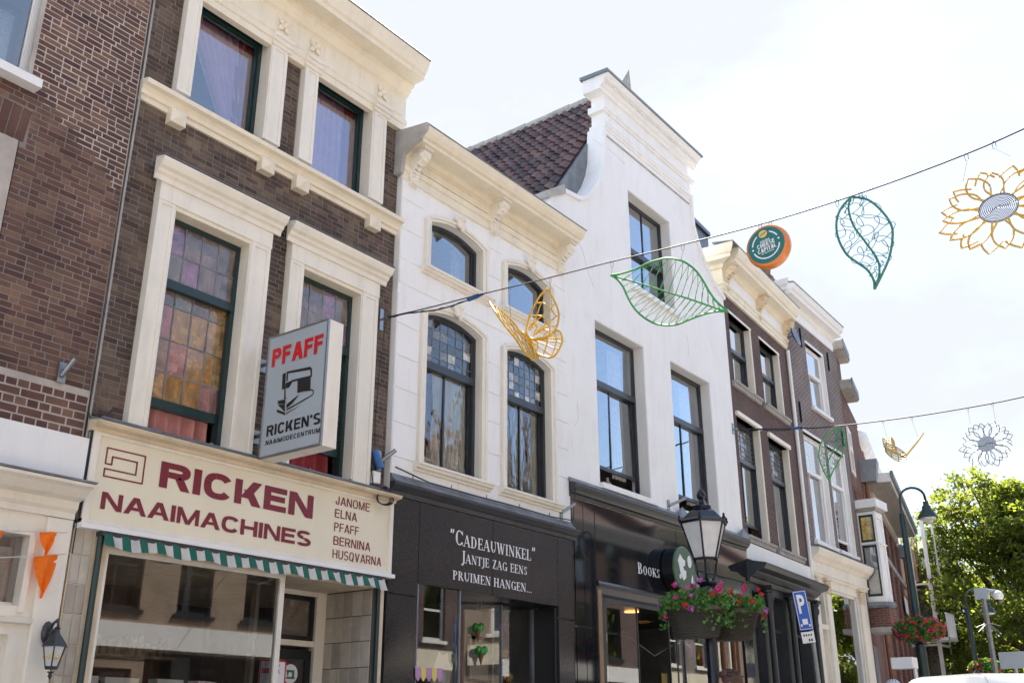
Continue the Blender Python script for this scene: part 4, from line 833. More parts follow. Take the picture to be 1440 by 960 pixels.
for a, b, f_ in ((8.86,8.97,2),(9.20,9.50,3),(9.46,9.88,4),(10.50,10.60,2),(10.95,11.12,2),(11.34,11.50,2)): obj('net_curtain', curtain(a, b, 4.64, 5.98, .185, .012, f_, 30, lf=lambda t, a=a: a+.02*math.sin(t*9+a*5), rf=lambda t, b=b: b+.03*math.sin(t*7+b*3)), M['curtain_cream'], b3)
obj('window_shelf', MB().box(8.84, 9.9, .17, .5, 4.64, 4.80), M['curtain_cream'], b3)
# gift shop front
sl = MB().sweep([(0,4.17),(.02,4.17),(.03,4.22),(.05,4.24),(.07,4.27),(.085,4.29),(.085,4.315),(0,4.33)], 8.285, 12.14, .0); sc3 = obj('shopfront_cornice', sl, M['charcoal'], b3)
obj('lead_flashing', MB().sweep([(.0,4.331),(.09,4.316),(.095,4.325),(.04,4.37),(.02,4.42),(0,4.42)], 8.285, 12.02, .0), M['lead'], sc3)
c_ = MB().tube([(8.3,-.07,4.48),(8.9,-.06,4.41),(9.8,-.08,4.40),(10.6,-.06,4.415),(11.4,-.08,4.40),(12.0,-.06,4.44),(12.02,-.1,4.9)], .009, 5)
for x in (8.6,9.3,10.0,10.7,11.4): c_.tube([(x,-.07,4.40),(x+.02,-.05,4.46)], .006, 4)
top('cable_run', c_, M['cable'], 'black cable lying along the lead ledge over the black gift shop front', 'cable')
g = MB(); g.box(8.30, 8.82, .012, .3, GZ, 4.17); g.box(11.64, 12.06, .012, .3, GZ, 4.17); g.box(8.82, 11.64, .012, .3, 3.22, 4.17); gf = obj('shopfront', g, M['black'], b3)
for (a,b,c,e) in ((8.30,8.80,3.07,4.165),(8.30,8.80,1.8,3.06),(8.30,8.80,GZ,1.79),(11.66,12.06,3.07,4.165),(11.66,12.06,1.8,3.06),(11.66,12.06,GZ,1.79),(8.805,10.2,3.22,4.165),(10.205,11.655,3.22,4.165)):
    obj('granite_slab', MB().cham(a+.002, b-.002, -.015, .012, c+.002, e-.002, .002), M['granite'], b3)
obj('edge_strip', MB().box(12.062, 12.085, -.02, .2, GZ, 4.17), M['lead'], b3)
gs = thing('shop_lettering', 'white serif lettering CADEAUWINKEL JANTJE ZAG EENS PRUIMEN HANGEN on black granite', 'lettering', (10.2, -.02, 3.3))
serif(gs, '“Cadeauwinkel”', M['print_white'], 9.36, 11.12, 3.755, 3.94, -.0175); serif(gs, 'Jantje zag eens', M['print_white'], 9.57, 10.93, 3.555, 3.70, -.0175); serif(gs, 'pruimen hangen...', M['print_white'], 9.42, 11.03, 3.335, 3.445, -.0175, .98)
wf = MB(); wf.box(8.82, 8.84, .0, .04, GZ, 3.22); wf.box(9.58, 9.60, .0, .04, GZ, 3.22); wf.box(8.82, 9.6, 0, .06, GZ, .9); w = obj('shop_window', wf, M['zinc'], b3); pane(w, [(8.84,.9),(9.58,.9),(9.58,3.22),(8.84,3.22)], .02, M['glass_shop'])
obj('pane', MB().add([(9.59,.04,.9),(9.59,.9,.9),(9.59,.9,3.22),(9.59,.04,3.22)], [(0,1,2,3)]), M['glass_shop'], w)
obj('ceiling', MB().box(8.84, 11.64, .02, 2.9, 3.222, 3.3), M['charcoal'], b3)
wf = MB(); wf.box(10.45, 10.47, .80, .84, GZ, 3.2); wf.box(11.60, 11.635, .36, .42, GZ, 3.2); wf.box(10.90,10.92,.38,.42,.9,3.2); w = obj('shop_window', wf, M['zinc'], b3); pane(w, [(10.92,.9),(11.60,.9),(11.60,3.2),(10.92,3.2)], .40, M['glass_shop'])
obj('pane', MB().add([(10.91,.41,.9),(10.46,.82,.9),(10.46,.82,3.2),(10.91,.41,3.2)], [(0,1,2,3)]), M['glass_shop'], w)
obj('partition', MB().box(10.95, 11.6, 1.05, 1.08, GZ, 3.2), M['room_pale'], b3)
obj('inner_pier', MB().box(11.60, 11.64, .013, .36, GZ, 3.2), M['black'], b3)
sh = MB()
for i in range(6):
    for j in range(3): x = 9.75+i*.22; z = 1.6+j*.36; sh.box(x, x+.17, 2.1, 2.18, z, z+.26, rnd.random()+.01)
obj('stocked_shelf', sh, M['roomy'], b3)
rs = random.Random(3)
for i, (x, z, c) in enumerate(((9.75,2.1,'pen_lilac'),(9.98,2.32,'print_yellow'),(10.2,2.08,'print_white'),(10.38,2.35,'fl_pink'),(9.8,2.62,'parkblue'),(10.15,2.68,'print_white'))): top('greeting_card', MB().box(x, x+.16, 2.05, 2.06, z, z+.2), M[c], ['lilac','yellow','lower white','pink','blue','upper white'][i]+' card on the shelf deep in the gift shop', 'card')
fr = MB(); fr.box(10.96,11.0,1.0,1.03,2.25,2.85); fr.box(11.45,11.49,1.0,1.03,2.25,2.85); fr.box(11.0,11.45,1.0,1.03,2.81,2.85); fr.box(11.0,11.45,1.0,1.03,2.25,2.29)
top('picture_frame', fr, M['black'], 'empty black picture frame hanging in the gift shop window', 'frame')
def cone(x, y, z, h, col, lab):
    t = thing('window_ornament', lab, 'ornament', (x,y,z-h)); obj('cone', MB().lathe([(.003,0),(h*.2,h*.62)], (x,y,z-h), 10), M['wood'], t); mb = MB()
    for i in range(6): a = i*PI/3; mb.ball((x+.045*math.cos(a), y+.045*math.sin(a), z-h*.3+.02*(i % 2)), (.045,.045,.05), 7, 5)
    obj('topping', mb, M[col], t); obj('string', MB().tube([(x,y,z-h*.2),(x,y,3.21)], .002, 4), M['net'], t)
cone(10.55, .5, 2.95, .24, 'green', 'hanging paper carrot with green top in the gift shop window, the upper one'); cone(10.52, .42, 2.66, .24, 'green', 'hanging paper carrot with green top in the gift shop window, the lower one')
cone(11.2, .6, 3.02, .22, 'fl_lilac', 'hanging paper cone with lilac topping in the gift shop'); cone(11.22, .62, 2.68, .26, 'print_yellow', 'hanging paper cone with yellow topping in front of the black picture frame'); cone(11.3, .6, 2.38, .28, 'print_yellow', 'lowest hanging paper cone with yellow topping'); cone(11.12, .58, 2.42, .2, 'blue', 'small blue paper ornament beside the lowest cone')
wb = thing('window_figure', 'plain white rounded cut-out shape behind the gift shop window', 'window figure', (9.35,.06,1.5))
fb_ = [(9.15,1.6),(9.45,1.6),(9.5,1.9),(9.47,2.15),(9.52,2.32),(9.45,2.40),(9.44,2.50),(9.36,2.46),(9.27,2.50),(9.2,2.36),(9.14,2.2),(9.12,1.9)]; obj('cut_out', MB().pxz(fb_, .05, .06), M['print_white'], wb)
bt = thing('bunting', 'paper bunting in yellow and lilac across the gift shop window', 'bunting', (9.0,-.03,2.1)); obj('string', MB().box(8.78, 9.26, -.03, -.026, 2.30, 2.308), M['net'], bt)
for i in range(5): x = 8.79+i*.093; obj('pennant', MB().pxz([(x,2.305),(x+.088,2.305),(x+.088,2.20),(x+.044,2.15),(x,2.20)], -.032, -.029), M['pen_yellow' if i % 2 else 'pen_lilac'], bt)
fb = thing('flagpole_bracket', 'steel tube holder at the right edge of the white stucco house', 'flagpole bracket', (11.8,0,4.5)); obj('plate', MB().box(11.73,11.79,-.03,-.015,4.42,4.60), M['steel'], fb); obj('socket', MB().tube([(11.76,-.03,4.52),(11.94,-.14,4.66)], .022, 10), M['steel'], fb)
# ================================================================ 4: white bell-gable house
b4 = thing('gabled_house', 'tall white house with curved bell gable, moulded top and black shopfront', 'house', (15, 0, GZ))
HG = [(14.15,15.72,8.92,10.83)]; HM = [(12.86,14.43,5.16,7.85),(15.38,16.95,5.16,7.88)]
w_ = MB(); solid(w_, 12.02, 17.9, 4.5, 8.5, HM, .0, .35)
solid(w_, 12.02, 17.9, 8.5, 9.3, [(14.15,15.72,8.92,9.4)], .0, .30)
# gable field split round its window
A = [(11.66,9.3),(11.66,9.58),(12.06,9.80),(12.30,9.83),(12.52,9.86),(12.72,9.98),(12.90,10.16),(13.10,10.42),(13.26,10.74),(13.35,11.05),(13.38,11.4),(13.42,11.75),(13.44,12.5)]
Bq = [(16.70,12.5),(16.68,11.78),(16.66,11.45),(16.68,11.15),(16.78,10.92),(16.92,10.68),(17.12,10.42),(17.35,10.2),(17.62,10.04),(17.9,9.93),(17.9,9.3)]
def xl(z):
    P = [p for p in A];
    for p, q in zip(P, P[1:]):
        if p[1] <= z <= q[1] and q[1] > p[1]: return p[0]+(q[0]-p[0])*(z-p[1])/(q[1]-p[1])
    return P[-1][0]
def xr(z):
    P = Bq[::-1]
    for p, q in zip(P, P[1:]):
        if p[1] <= z <= q[1] and q[1] > p[1]: return p[0]+(q[0]-p[0])*(z-p[1])/(q[1]-p[1])
    return P[-1][0]
Z_ = sorted(set([9.3,9.35]+[p[1] for p in A if p[1] > 9.3]+[p[1] for p in Bq if p[1] > 9.3]+[10.83]))
for z0, z1 in zip(Z_, Z_[1:]):
    if z1 <= 10.831:
        w_.pxz([(xl(z0+1e-5),z0),(14.15,z0),(14.15,z1),(xl(z1-1e-5),z1)], 0, .27); w_.pxz([(15.72,z0),(xr(z0+1e-5),z0),(xr(z1-1e-5),z1),(15.72,z1)], 0, .27)
    else: w_.pxz([(xl(z0+1e-5),z0),(xr(z0+1e-5),z0),(xr(z1-1e-5),z1),(xl(z1-1e-5),z1)], 0, .27)
w_.box(11.66, 12.02, .002, .27, 8.6, 9.3)
obj('wall', w_, M['stucco'], b4)
# raised band following the curves
cb = MB()
def strip(P, t, y0, y1):
    n = len(P)
    for i in range(n-1):
        d = Vector((P[i+1][0]-P[i][0], P[i+1][1]-P[i][1])).normalized(); e = Vector((P[min(i+2,n-1)][0]-P[max(i-1,0)][0], P[min(i+2,n-1)][1]-P[max(i-1,0)][1]))
        def nrm(j):
            v = Vector((P[min(j+1,n-1)][0]-P[max(j-1,0)][0], P[min(j+1,n-1)][1]-P[max(j-1,0)][1])).normalized(); return Vector((-v.y, v.x))*t
        a, b = nrm(i), nrm(i+1); cb.pxz([P[i], P[i+1], (P[i+1][0]+b.x, P[i+1][1]+b.y), (P[i][0]+a.x, P[i][1]+a.y)], y0, y1)
strip(A[1:12], .07, -.05, .32); obj('gable_coping', cb, M['stucco'], b4); cb = MB(); strip(Bq[1:10], .07, -.05, .32); obj('gable_coping', cb, M['stucco'], b4)
obj('shoulder_stone', MB().pxz([(11.60,9.53),(12.04,9.78),(12.0,9.93),(11.60,9.66)], -.055, .33), M['stucco_grey'], b4)
def mould(z0, prof, x0, x1, m_='stucco', nm='moulding'): return obj(nm, MB().sweep([(p[0], z0+p[1]) for p in prof], x0, x1), M[m_], b4)
mould(11.74, [(-.29,0),(.02,0),(.03,.04),(.05,.05),(.06,.10),(-.29,.10)], 13.37, 16.74)
mould(12.10, [(-.29,0),(.03,0),(.035,.03),(.07,.05),(.08,.10),(-.29,.13)], 13.34, 16.80)
mould(11.90, [(0,0),(.02,0),(.02,.16),(0,.16)], 13.42, 16.70)
tp = MB().sweep([(-.31,12.48),(.05,12.48),(.06,12.53),(.10,12.55),(.13,12.60),(.13,12.64),(.18,12.66),(.22,12.70),(.24,12.745),(-.31,12.76)], 13.22, 16.86); o = obj('gable_cornice', tp, M['stucco'], b4)
dn = MB()
for i in range(58): x = 13.26+i*.0625; dn.box(x, x+.034, -.165, -.129, 12.605, 12.638)
obj('dentil', dn, M['stucco'], o, kind='stuff')
obj('lead_cover', MB().sweep([(-.34,12.765),(.255,12.75),(.27,12.76),(.26,12.80),(-.34,12.83)], 13.17, 16.91), M['zinc'], o)
obj('gable_brace', MB().add([(14.95,.32,12.8),(15.15,.32,12.8),(15.15,1.3,12.8),(14.95,1.3,12.8),(15.05,.34,14.12)], [(0,1,4),(1,2,4),(2,3,4),(3,0,4),(0,3,2,1)]), M['stone'], b4)
obj('lead_sheet', MB().add([(12.25,.35,9.75),(13.3,.35,9.9),(13.36,.35,11.45),(13.0,.35,11.0)], [(0,1,2,3)]), M['zinc'], b4)
pr = MB()
for (a,b,c,e) in ((13.46,16.62,11.60,11.63),): pr.box(a,b,-.018,.0,c,e)
obj('panel_line', pr, M['stucco_grey'], b4)
# openings
for h, rail, lo, hi in ((HM[0],6.86,[13.63],[]),(HM[1],6.88,[16.12],[]),(HG[0],9.76,[15.0],[15.0])):
    x0,x1,z0,z1 = h; window(b4, x0, x1, z0+.002, z1, y=.20, fm='frame', fw=.045, rail=rail, rh=.09, lo=lo, hi=hi, gap=(.30 if h is not HG[0] else .12), gl='glass', tilt=.012)
    obj('reveal_lining', MB().box(x1-.012, x1-.001, .01, .2, z0, z1).box(x0, x1, .01, .2, z1-.012, z1-.001), M['white'], b4)
    obj('window_sill', MB().box(x0-.02, x1+.12, -.07, .2, z0-.085, z0), M['white'], b4)
for x in (13.3, 16.0): top('curtain', curtain(x+.62 if x<14 else x+.5, x+1.05 if x<14 else x+.92, 5.5, 7.75, .42, .02, 4, 30), M['net'], 'thin net curtain in the %s tall window of the white gabled house' % ('left' if x < 14 else 'right'), 'curtain')
for ck in ([(12.5,9.05),(12.62,8.86),(12.66,8.7),(12.82,8.5),(12.86,8.42)],[(13.0,11.3),(13.6,11.38),(14.1,11.33)],[(16.1,8.6),(16.16,8.45),(16.13,8.2)],[(12.2,5.9),(12.3,6.05),(12.28,6.3)]): obj('crack', MB().tube([(a, -.0005, b) for a, b in ck], .0025, 4), M['stucco_grey'], b4)
cl = thing('window_clutter', 'wooden stick and bottles in the left tall window of the white gabled house', 'clutter', (13.5,.4,5.2)); obj('stick', MB().box(13.42,13.50,.40,.44,5.18,5.62), M['pen_yellow'], cl); obj('bottle', MB().lathe([(.06,0),(.06,.2),(.02,.28),(.02,.34)], (13.15,.45,5.18), 10), M['rubber'], cl); obj('bottle', MB().lathe([(.08,0),(.08,.18),(.03,.25),(.03,.3)], (13.8,.45,5.18), 10), M['net'], cl)
for k, x in enumerate((16.05,)): top('wooden_stick', MB().box(x, x+.07, .4, .44, 5.18, 5.6), M['pen_yellow'], 'wooden stick in the lower gap of the right tall window of the white gabled house', 'stick')
shell(b4, 12.02, 17.9, 9.2, slab=4.6, roof=False, yb=3., dp=3.6, roommat='room')
obj('attic_room', MB().box(13.9, 16.0, 1.2, 1.3, 8.9, 11.2), M['room_pale'], b4)
# roof: ridge runs back from the street
RX, RZ, EX, EZ = 14.75, 13.45, 11.72, 9.30; LY = 10.
obj('roof_deck', MB().add([(EX,.3,EZ),(RX,.3,RZ),(17.8,.3,EZ),(EX,LY,EZ),(RX,LY,RZ),(17.8,LY,EZ)], [(0,1,4,3),(1,2,5,4),(0,2,1),(3,4,5),(0,3,5,2)]), M['lead'], b4)
obj('side_wall', MB().box(11.75, 12.0, .3, LY, 8.5, 9.32), M['stucco_grey'], b4)
tile = MB(); nx = 8; V = []
for j in (0,1):
    for k in (0,1):
        for i in range(nx+1):
            s = i/nx; hgt = .036*math.sin(s*2*PI*.98-.6)+.012*(1-s); V.append(((s-.5)*.215, -.165+.33*j, hgt+.034*(0 if j else 1)+(.0 if k == 0 else -.016)))
F = []
n1 = nx+1
for i in range(nx): F += [(i, i+1, 2*n1+i+1, 2*n1+i), (n1+i+1, n1+i, i, i+1)[::-1]]
tile.add(V, F); tme = tile.mesh('roof_tile', M['pantile'], True, fix=False)
sx_ = RX-EX; sz_ = RZ-EZ; SL = math.hypot(sx_, sz_); dS = Vector((sx_/SL, 0, sz_/SL)); dN = Vector((-sz_/SL, 0, sx_/SL)); dY = Vector((0,-1,0))
rows = int(SL/.26); cand = []
for r_ in range(rows+1):
    for c_i in range(int((LY-.35)/.195)): y = .46+c_i*.195; cand.append((r_, y, (y+8)**2+(EZ+r_*.20-1.6)**2+(EX+r_*.15)**2))
vis = [c for c in cand if c[0] >= 1]; vis.sort(key=lambda c: c[2]); part_set = set((c[0], c[1]) for c in vis[:300]); rest = MB()
for r_, y, _ in cand:
    p = Vector((EX,0,EZ))+dS*(r_*.26+.09)+dN*(.045+rnd.uniform(-.006,.006)); p.y = y+rnd.uniform(-.006,.006)
    # tile axes: across = street-ward, up = slope, normal = dN
    Mx = Matrix((( dY.x, dS.x, dN.x, p.x),(dY.y, dS.y, dN.y, p.y),(dY.z, dS.z, dN.z, p.z),(0,0,0,1))) @ Matrix.Rotation(rnd.uniform(-.03,.03), 4, 'Z') @ Matrix.Rotation(rnd.uniform(-.02,.02), 4, 'X')
    if (r_, y) in part_set: o = obj('roof_tile', None, None, b4, mesh=tme); o.matrix_basis = Mx
    else: rest.add([tuple(Mx @ Vector(v)) for v in V], F, rnd.random()+.001)
obj('roof_tiles', rest, M['pantile'], b4, kind='stuff', smooth=True)
rg = MB()
for i in range(26): rg.lathe([(.13,0),(.12,.40)], (0,0,0), 8, cap=True).xf(Matrix.Translation((RX, .45+i*.37, RZ+.03+rnd.uniform(-.01,.01)))@Matrix.Rotation(-PI/2, 4, 'X'), len(rg.v)-16)
obj('ridge_tile', rg, M['stucco_grey'], b4, True)
# black shopfront of the book shop
sl = MB().sweep([(0,4.80),(.03,4.80),(.04,4.84),(.07,4.86),(.09,4.89),(.115,4.92),(.125,4.96),(.125,4.99),(0,5.02)], 11.98, 17.93); sc4 = obj('shopfront_cornice', sl, M['charcoal'], b4)
obj('lead_flashing', MB().sweep([(.0,5.021),(.13,4.992),(.135,5.0),(.05,5.05),(.03,5.08),(0,5.08)], 11.97, 17.95), M['lead'], sc4)
for x in (15.35, 17.75): obj('lead_cap', MB().add([(x-.22,-.135,5.0),(x+.22,-.135,5.0),(x+.22,-.0,5.03),(x-.22,-.0,5.03),(x,-.08,5.20)], [(0,1,4),(1,2,4),(2,3,4),(3,0,4)]), M['lead'], sc4)
g = MB(); g.box(12.02, 12.64, .012, .3, GZ, 4.80); g.box(17.5, 17.9, .012, .3, GZ, 4.80); g.box(12.64, 17.5, .012, .3, 3.46, 4.80); obj('shopfront', g, M['black'], b4)
for (a,b,c,e) in ((12.02,12.32,3.0,4.79),(12.325,12.63,3.0,4.79),(12.02,12.32,GZ,2.99),(12.325,12.63,GZ,2.99),(12.64,15.15,3.68,4.79),(15.155,16.5,4.2,4.79),(16.505,17.89,4.2,4.79),(15.155,16.5,3.68,4.195),(16.505,17.89,3.68,4.195),(17.52,17.89,2.2,3.67),(17.52,17.89,GZ,2.19)):
    obj('glass_panel', MB().cham(a+.002, b-.002, -.02, .012, c+.002, e-.002, .004), M['gloss_black'], b4)
obj('lower_fascia', MB().sweep([(0,3.46),(.0,3.47),(.02,3.50),(.045,3.58),(.05,3.64),(.03,3.675),(0,3.68)], 12.66, 17.5), M['charcoal'], b4)
obj('bronze_strip', MB().box(12.64, 12.74, -.035, .05, GZ, 3.60), M['copper'], b4)
bs = thing('shop_lettering', 'white serif lettering BOOKS on the glossy black fascia left of the round green sign', 'lettering', (14.15,-.03,3.9)); serif(bs, 'Books', M['print_white'], 13.84, 14.52, 3.915, 4.09, -.0225, .78)
bs = thing('shop_lettering', 'white letters US half hidden behind the flowers, right of the round green sign', 'lettering', (15.9,-.03,3.9)); serif(bs, 'US', M['print_white'], 15.55, 15.95, 3.92, 4.10, -.0225)
wf = MB(); wf.box(12.76, 12.87, .0, .06, GZ, 3.46); wf.box(13.82, 13.84, .02, .05, GZ, 3.4); wf.box(12.87,13.83,0,.06,GZ,.9); wf.box(12.87,17.5,-.004,.05,3.40,3.462); w = obj('shop_window', wf, M['charcoal'], b4); pane(w, [(12.87,.9),(13.82,.9),(13.82,3.40),(12.87,3.40)], .03, M['glass_shop'])
obj('pane', MB().add([(13.83,.05,.9),(13.9,1.2,.9),(13.9,1.2,3.4),(13.83,.05,3.4)], [(0,1,2,3)]), M['glass_shop'], w)
wf = MB(); wf.box(14.80, 14.82, .02, .05, GZ, 3.4); wf.box(15.05,15.07,.02,.05,GZ,3.4); wf.box(14.82,16.7,0,.06,GZ,.9); w = obj('shop_window', wf, M['charcoal'], b4); pane(w, [(14.82,.9),(16.7,.9),(16.7,3.40),(14.82,3.40)], .03, M['glass_shop'])
obj('pane', MB().add([(14.81,.05,.9),(14.6,1.2,.9),(14.6,1.2,3.4),(14.81,.05,3.4)], [(0,1,2,3)]), M['glass_shop'], w)
ps = MB(); ps.box(16.70, 16.80, -.01, .08, GZ, 3.40); ps.box(17.12, 17.16, -.01, .08, GZ, 3.40); obj('post', ps, M['wood'], b4); obj('post', MB().box(17.28, 17.42, -.012, .1, GZ, 3.40), M['copper'], b4); w = obj('shop_window', MB().box(16.8,17.28,.0,.05,GZ,1.0), M['charcoal'], b4); pane(w, [(16.8,1.0),(17.28,1.0),(17.28,3.4),(16.8,3.4)], .03, M['glass_shop'])
obj('ceiling', MB().box(12.87, 17.5, .06, 2.9, 3.465, 3.55), M['charcoal'], b4)
top('ceiling_lamp', MB().lathe([(.02,.03),(.11,.02),(.12,0),(.02,-.01)], (14.65,.6,3.44), 14), M['lamp_glow'], 'small round amber lamp under the ceiling of the book shop entrance', 'lamp')
dc = thing('round_sign', 'round dark green sign with white shapes projecting from the black book shop fascia', 'sign', (14.75, 0, 3.65)); T4 = Matrix.Translation((14.92,-.04,4.08))@Matrix.Rotation(PI/2,4,'X')
obj('drum', MB().lathe([(.36,0),(.36,.20)], (0,0,0), 40).xf(T4), M['black'], dc); obj('face', MB().lathe([(.37,.201),(.37,.22),(.35,.235)], (0,0,0), 40).xf(T4), M['greendisc'], dc)
ws = MB(); q = [(-.10,.22),(0,.14),(.08,.12),(.06,.03),(-.02,.0),(.04,-.06),(.10,-.06),(.08,-.18),(-.02,-.24),(-.12,-.12),(-.16,.02),(-.2,.10)]; ws.pxz([(14.86+a*.9, 4.11+b*.9) for a, b in q], -.282, -.277)
ws.pxz([(15.08+.07*math.cos(a), 4.22+.10*math.sin(a)) for a in [2*PI*i/14 for i in range(14)]], -.282, -.277); ws.pxz([(14.74+.035*math.cos(a), 3.95+.04*math.sin(a)) for a in [2*PI*i/10 for i in range(10)]], -.282, -.277); ws.pxz([(15.10,3.90),(15.15,4.02),(15.18,3.94),(15.16,3.82)], -.282, -.277)
obj('white_shape', ws, M['print_white'], dc); obj('mount', MB().box(14.8,15.1,-.045,-.0,3.95,4.2), M['black'], dc)
fb = thing('flagpole_bracket', 'steel tube holder below the right tall window of the white gabled house', 'flagpole bracket', (15.3,0,5.0)); obj('plate', MB().box(14.95,15.02,-.02,-.001,5.09,5.26), M['steel'], fb); obj('socket', MB().tube([(14.98,-.02,5.16),(15.2,-.22,5.3)], .026, 10), M['steel'], fb)
top('curtain', curtain(13.14, 13.24, 1.2, 3.0, .2, .01, 2, 12), M['net'], 'white cloth strip hanging in the left book shop window', 'cloth')
for (x, z0, z1, c, l) in ((15.85,2.82,3.05,'pen_lilac','lilac striped sock on the line in the book shop window'),(16.0,2.75,3.02,'fl_lilac','purple sock on the line in the book shop window'),(16.28,2.6,2.95,'fl_red','red cloth on the line in the book shop window'),(14.93,2.1,2.5,'print_yellow','yellow striped cloth low in the book shop window')):
    top('hanging_cloth', curtain(x, x+.16, z0, z1, .25, .015, 2, 10, lf=lambda t, x=x: x+.03*(1-t), rf=lambda t, x=x: x+.16-.05*(1-t)), M[c], l, 'cloth')
top('clothes_line', MB().tube([(13.9,.24,3.0),(14.7,.24,2.75),(15.6,.24,3.05),(16.6,.24,2.98)], .004, 4), M['net'], 'thin line strung across the book shop window', 'line')
top('wall_anchor', MB().box(17.80,17.86,-.02,-.001,7.05,7.27).tube([(17.83,-.01,7.15),(17.83,-.10,7.15)], .016, 8), M['steel'], 'steel anchor plate of the far overhead cable on the white gabled house', 'wall anchor')
# ================================================================ 5: plum brick house with cream cornice, turned 4 degrees
A5 = math.radians(4); b5 = thing('brick_house', 'plum brick house with bracketed cream cornice and dark shopfront, right of the white gable', 'house', (17.88, 0, GZ), A5, frame='wall')
U5 = [(.24,1.47,8.22,9.75),(2.05,3.30,8.22,9.75)]; L5 = [(.20,1.47,5.12,7.50),(2.03,3.30,5.12,7.50)]
w_ = MB(); solid(w_, .02, 3.9, 4.95, 10.1, U5+L5, 0, .35); obj('wall', w_, M['bricktex_plum'], b5)
shell(b5, .02, 3.9, 10.9, slab=4.7)
pr5 = [(0,10.08),(.05,10.08),(.06,10.15),(.08,10.16),(.08,10.24),(.11,10.26),(.11,10.30),(.05,10.31),(.05,10.62),(.09,10.64),(.12,10.70),(.16,10.72),(.34,10.74),(.34,10.82),(.38,10.84),(.42,10.92),(.44,11.0),(.44,11.03),(0,11.07)]
ent = obj('cornice', MB().sweep(pr5, .0, 3.92), M['cream'], b5)
# the same mouldings return along the left side
rt = MB(); n = len(pr5); V = [(-p[0]*.8, -p[0], p[1]) for p in pr5]+[(-p[0]*.8, .6, p[1]) for p in pr5]; rt.add(V, [tuple(range(n)), tuple(range(2*n-1,n-1,-1))]+[((i+1)%n,i,n+i,n+(i+1)%n) for i in range(n)]); rt.box(-.0,.2,.352,.62,10.08,11.0); obj('cornice_return', rt, M['cream'], b5)
obj('lead_edge', MB().sweep([(0,11.071),(.445,11.031),(.455,11.04),(.0,11.11)], -.36, 3.93), M['lead'], ent)
fp = MB()
for a, b in ((.34,1.86),(2.2,3.62)): fp.box(a, b, -.056, -.049, 10.33, 10.60)
obj('frieze_panel', fp, M['white'], b5)
for a in (.04, 1.93, 3.68): console(b5, a, a+.2, 10.18, 10.74, .33, M['cream_dirty'])
for i, h in enumerate(U5): window(b5, h[0], h[1], h[2], h[3], y=.13, fm='frame', fw=.05, rail=9.02, rh=.07, lo=[(h[0]+h[1])/2-.08], gl='glass', tilt=.02)
for i, h in enumerate(L5): window(b5, h[0], h[1], h[2], h[3], y=.13, fm='frame', fw=.05, rail=6.66, rh=.08, lo=[(h[0]+h[1])/2-.06], gap=.0 if i else .25, gl='glass', gl_hi='glass_lead', lead=(5,7), tilt=.02)
for h in U5+L5:
    obj('reveal', MB().box(h[1]-.002, h[1]+.03, -.012, .13, h[2]-.05, h[3]).box(h[1]-.02, h[1]-.002, .0, .13, h[2], h[3]), M['cream_pale'], b5)
    obj('window_sill', MB().sweep([(0,h[2]-.12),(.05,h[2]-.12),(.06,h[2]-.06),(.10,h[2]-.04),(.10,h[2]),(-.1,h[2]+.002)], h[0]-.12, h[1]+.22), M['stone'], b5)
    obj('lintel', MB().box(h[0]-.04, h[1]+.06, -.06 if h in L5 else -.014, .13, h[3], h[3]+(.09 if h in L5 else .05)), M['cream_pale'], b5)
    obj('net_curtain', curtain((h[0]+h[1])/2, h[1]-.02, h[2], h[3]-.3, .42, .02, 5, 30), M['net'], b5)
obj('white_fascia', MB().box(.03, 4.02, -.04, .3, 4.66, 4.98), M['white'], b5)
obj('shopfront_cornice', MB().sweep([(0,4.24),(.06,4.24),(.08,4.32),(.12,4.33),(.2,4.40),(.22,4.42),(.36,4.46),(.40,4.52),(.40,4.56),(0,4.64)], .0, 3.92), M['frame'], b5)
S = MB(); solid(S, .02, 3.9, GZ, 4.24, [(.22,.72,2.2,4.1),(.98,2.0,.9,4.1),(2.35,3.5,GZ,4.1)], .0, .25); obj('shopfront', S, M['frame'], b5)
for x in (.84, 2.15, 3.66):
    c = MB().lathe([(.085,0),(.085,.25),(.065,.27),(.06,3.1),(.07,3.12),(.06,3.2),(.09,3.5),(.11,3.52),(.11,3.56)], (x,-.10,GZ+.2), 14); c.ball((x,-.16,4.02),(.05,.05,.09),8,6); c.box(x-.12,x+.12,-.22,.0,4.17,4.24); obj('column', c, M['frame'], b5, True)
for (a,b,c,e) in ((.22,.72,2.2,4.1),(.98,2.0,.9,4.1),(2.35,3.5,GZ,4.1)): w = obj('shop_window', MB().box(a,b,.1,.14,3.45,3.5), M['frame'], b5); pane(w, [(a,c),(b,c),(b,e),(a,e)], .12, M['glass_shop'])
pm = MB()
for i in range(9): x = 1.1+(i % 3)*.28+.08*(i//3 % 2); z = 2.2+(i//3)*.3; pm.lathe([(.05,0),(.05,.02)], (0,0,0), 8).xf(Matrix.Translation((x,.25,z))@Matrix.Rotation(PI/2,4,'X'), len(pm.v)-16); pm.box(x-.02,x+.02,.24,.26,z-.16,z-.04)
top('wind_chime', pm.xf(Matrix.Translation((17.88,0,0))@Matrix.Rotation(A5,4,'Z')), M['print_white'], 'white hanging figures in the dark shop window right of the lantern', 'decoration')
top('textile', MB().box(.28,.5,.2,.23,2.2,3.35).xf(Matrix.Translation((17.88,0,0))@Matrix.Rotation(A5,4,'Z')), M['fl_red'] if 0 else M['red_tile'], 'orange-red textile hanging in the narrow window of the dark shop', 'textile')
ch = MB().box(1.35,2.35,1.1,2.0,11.0,12.72); ch.box(1.3,2.4,1.05,2.05,12.72,12.82); obj('chimney', ch, M['frame'] if 0 else M['charcoal'], b5)
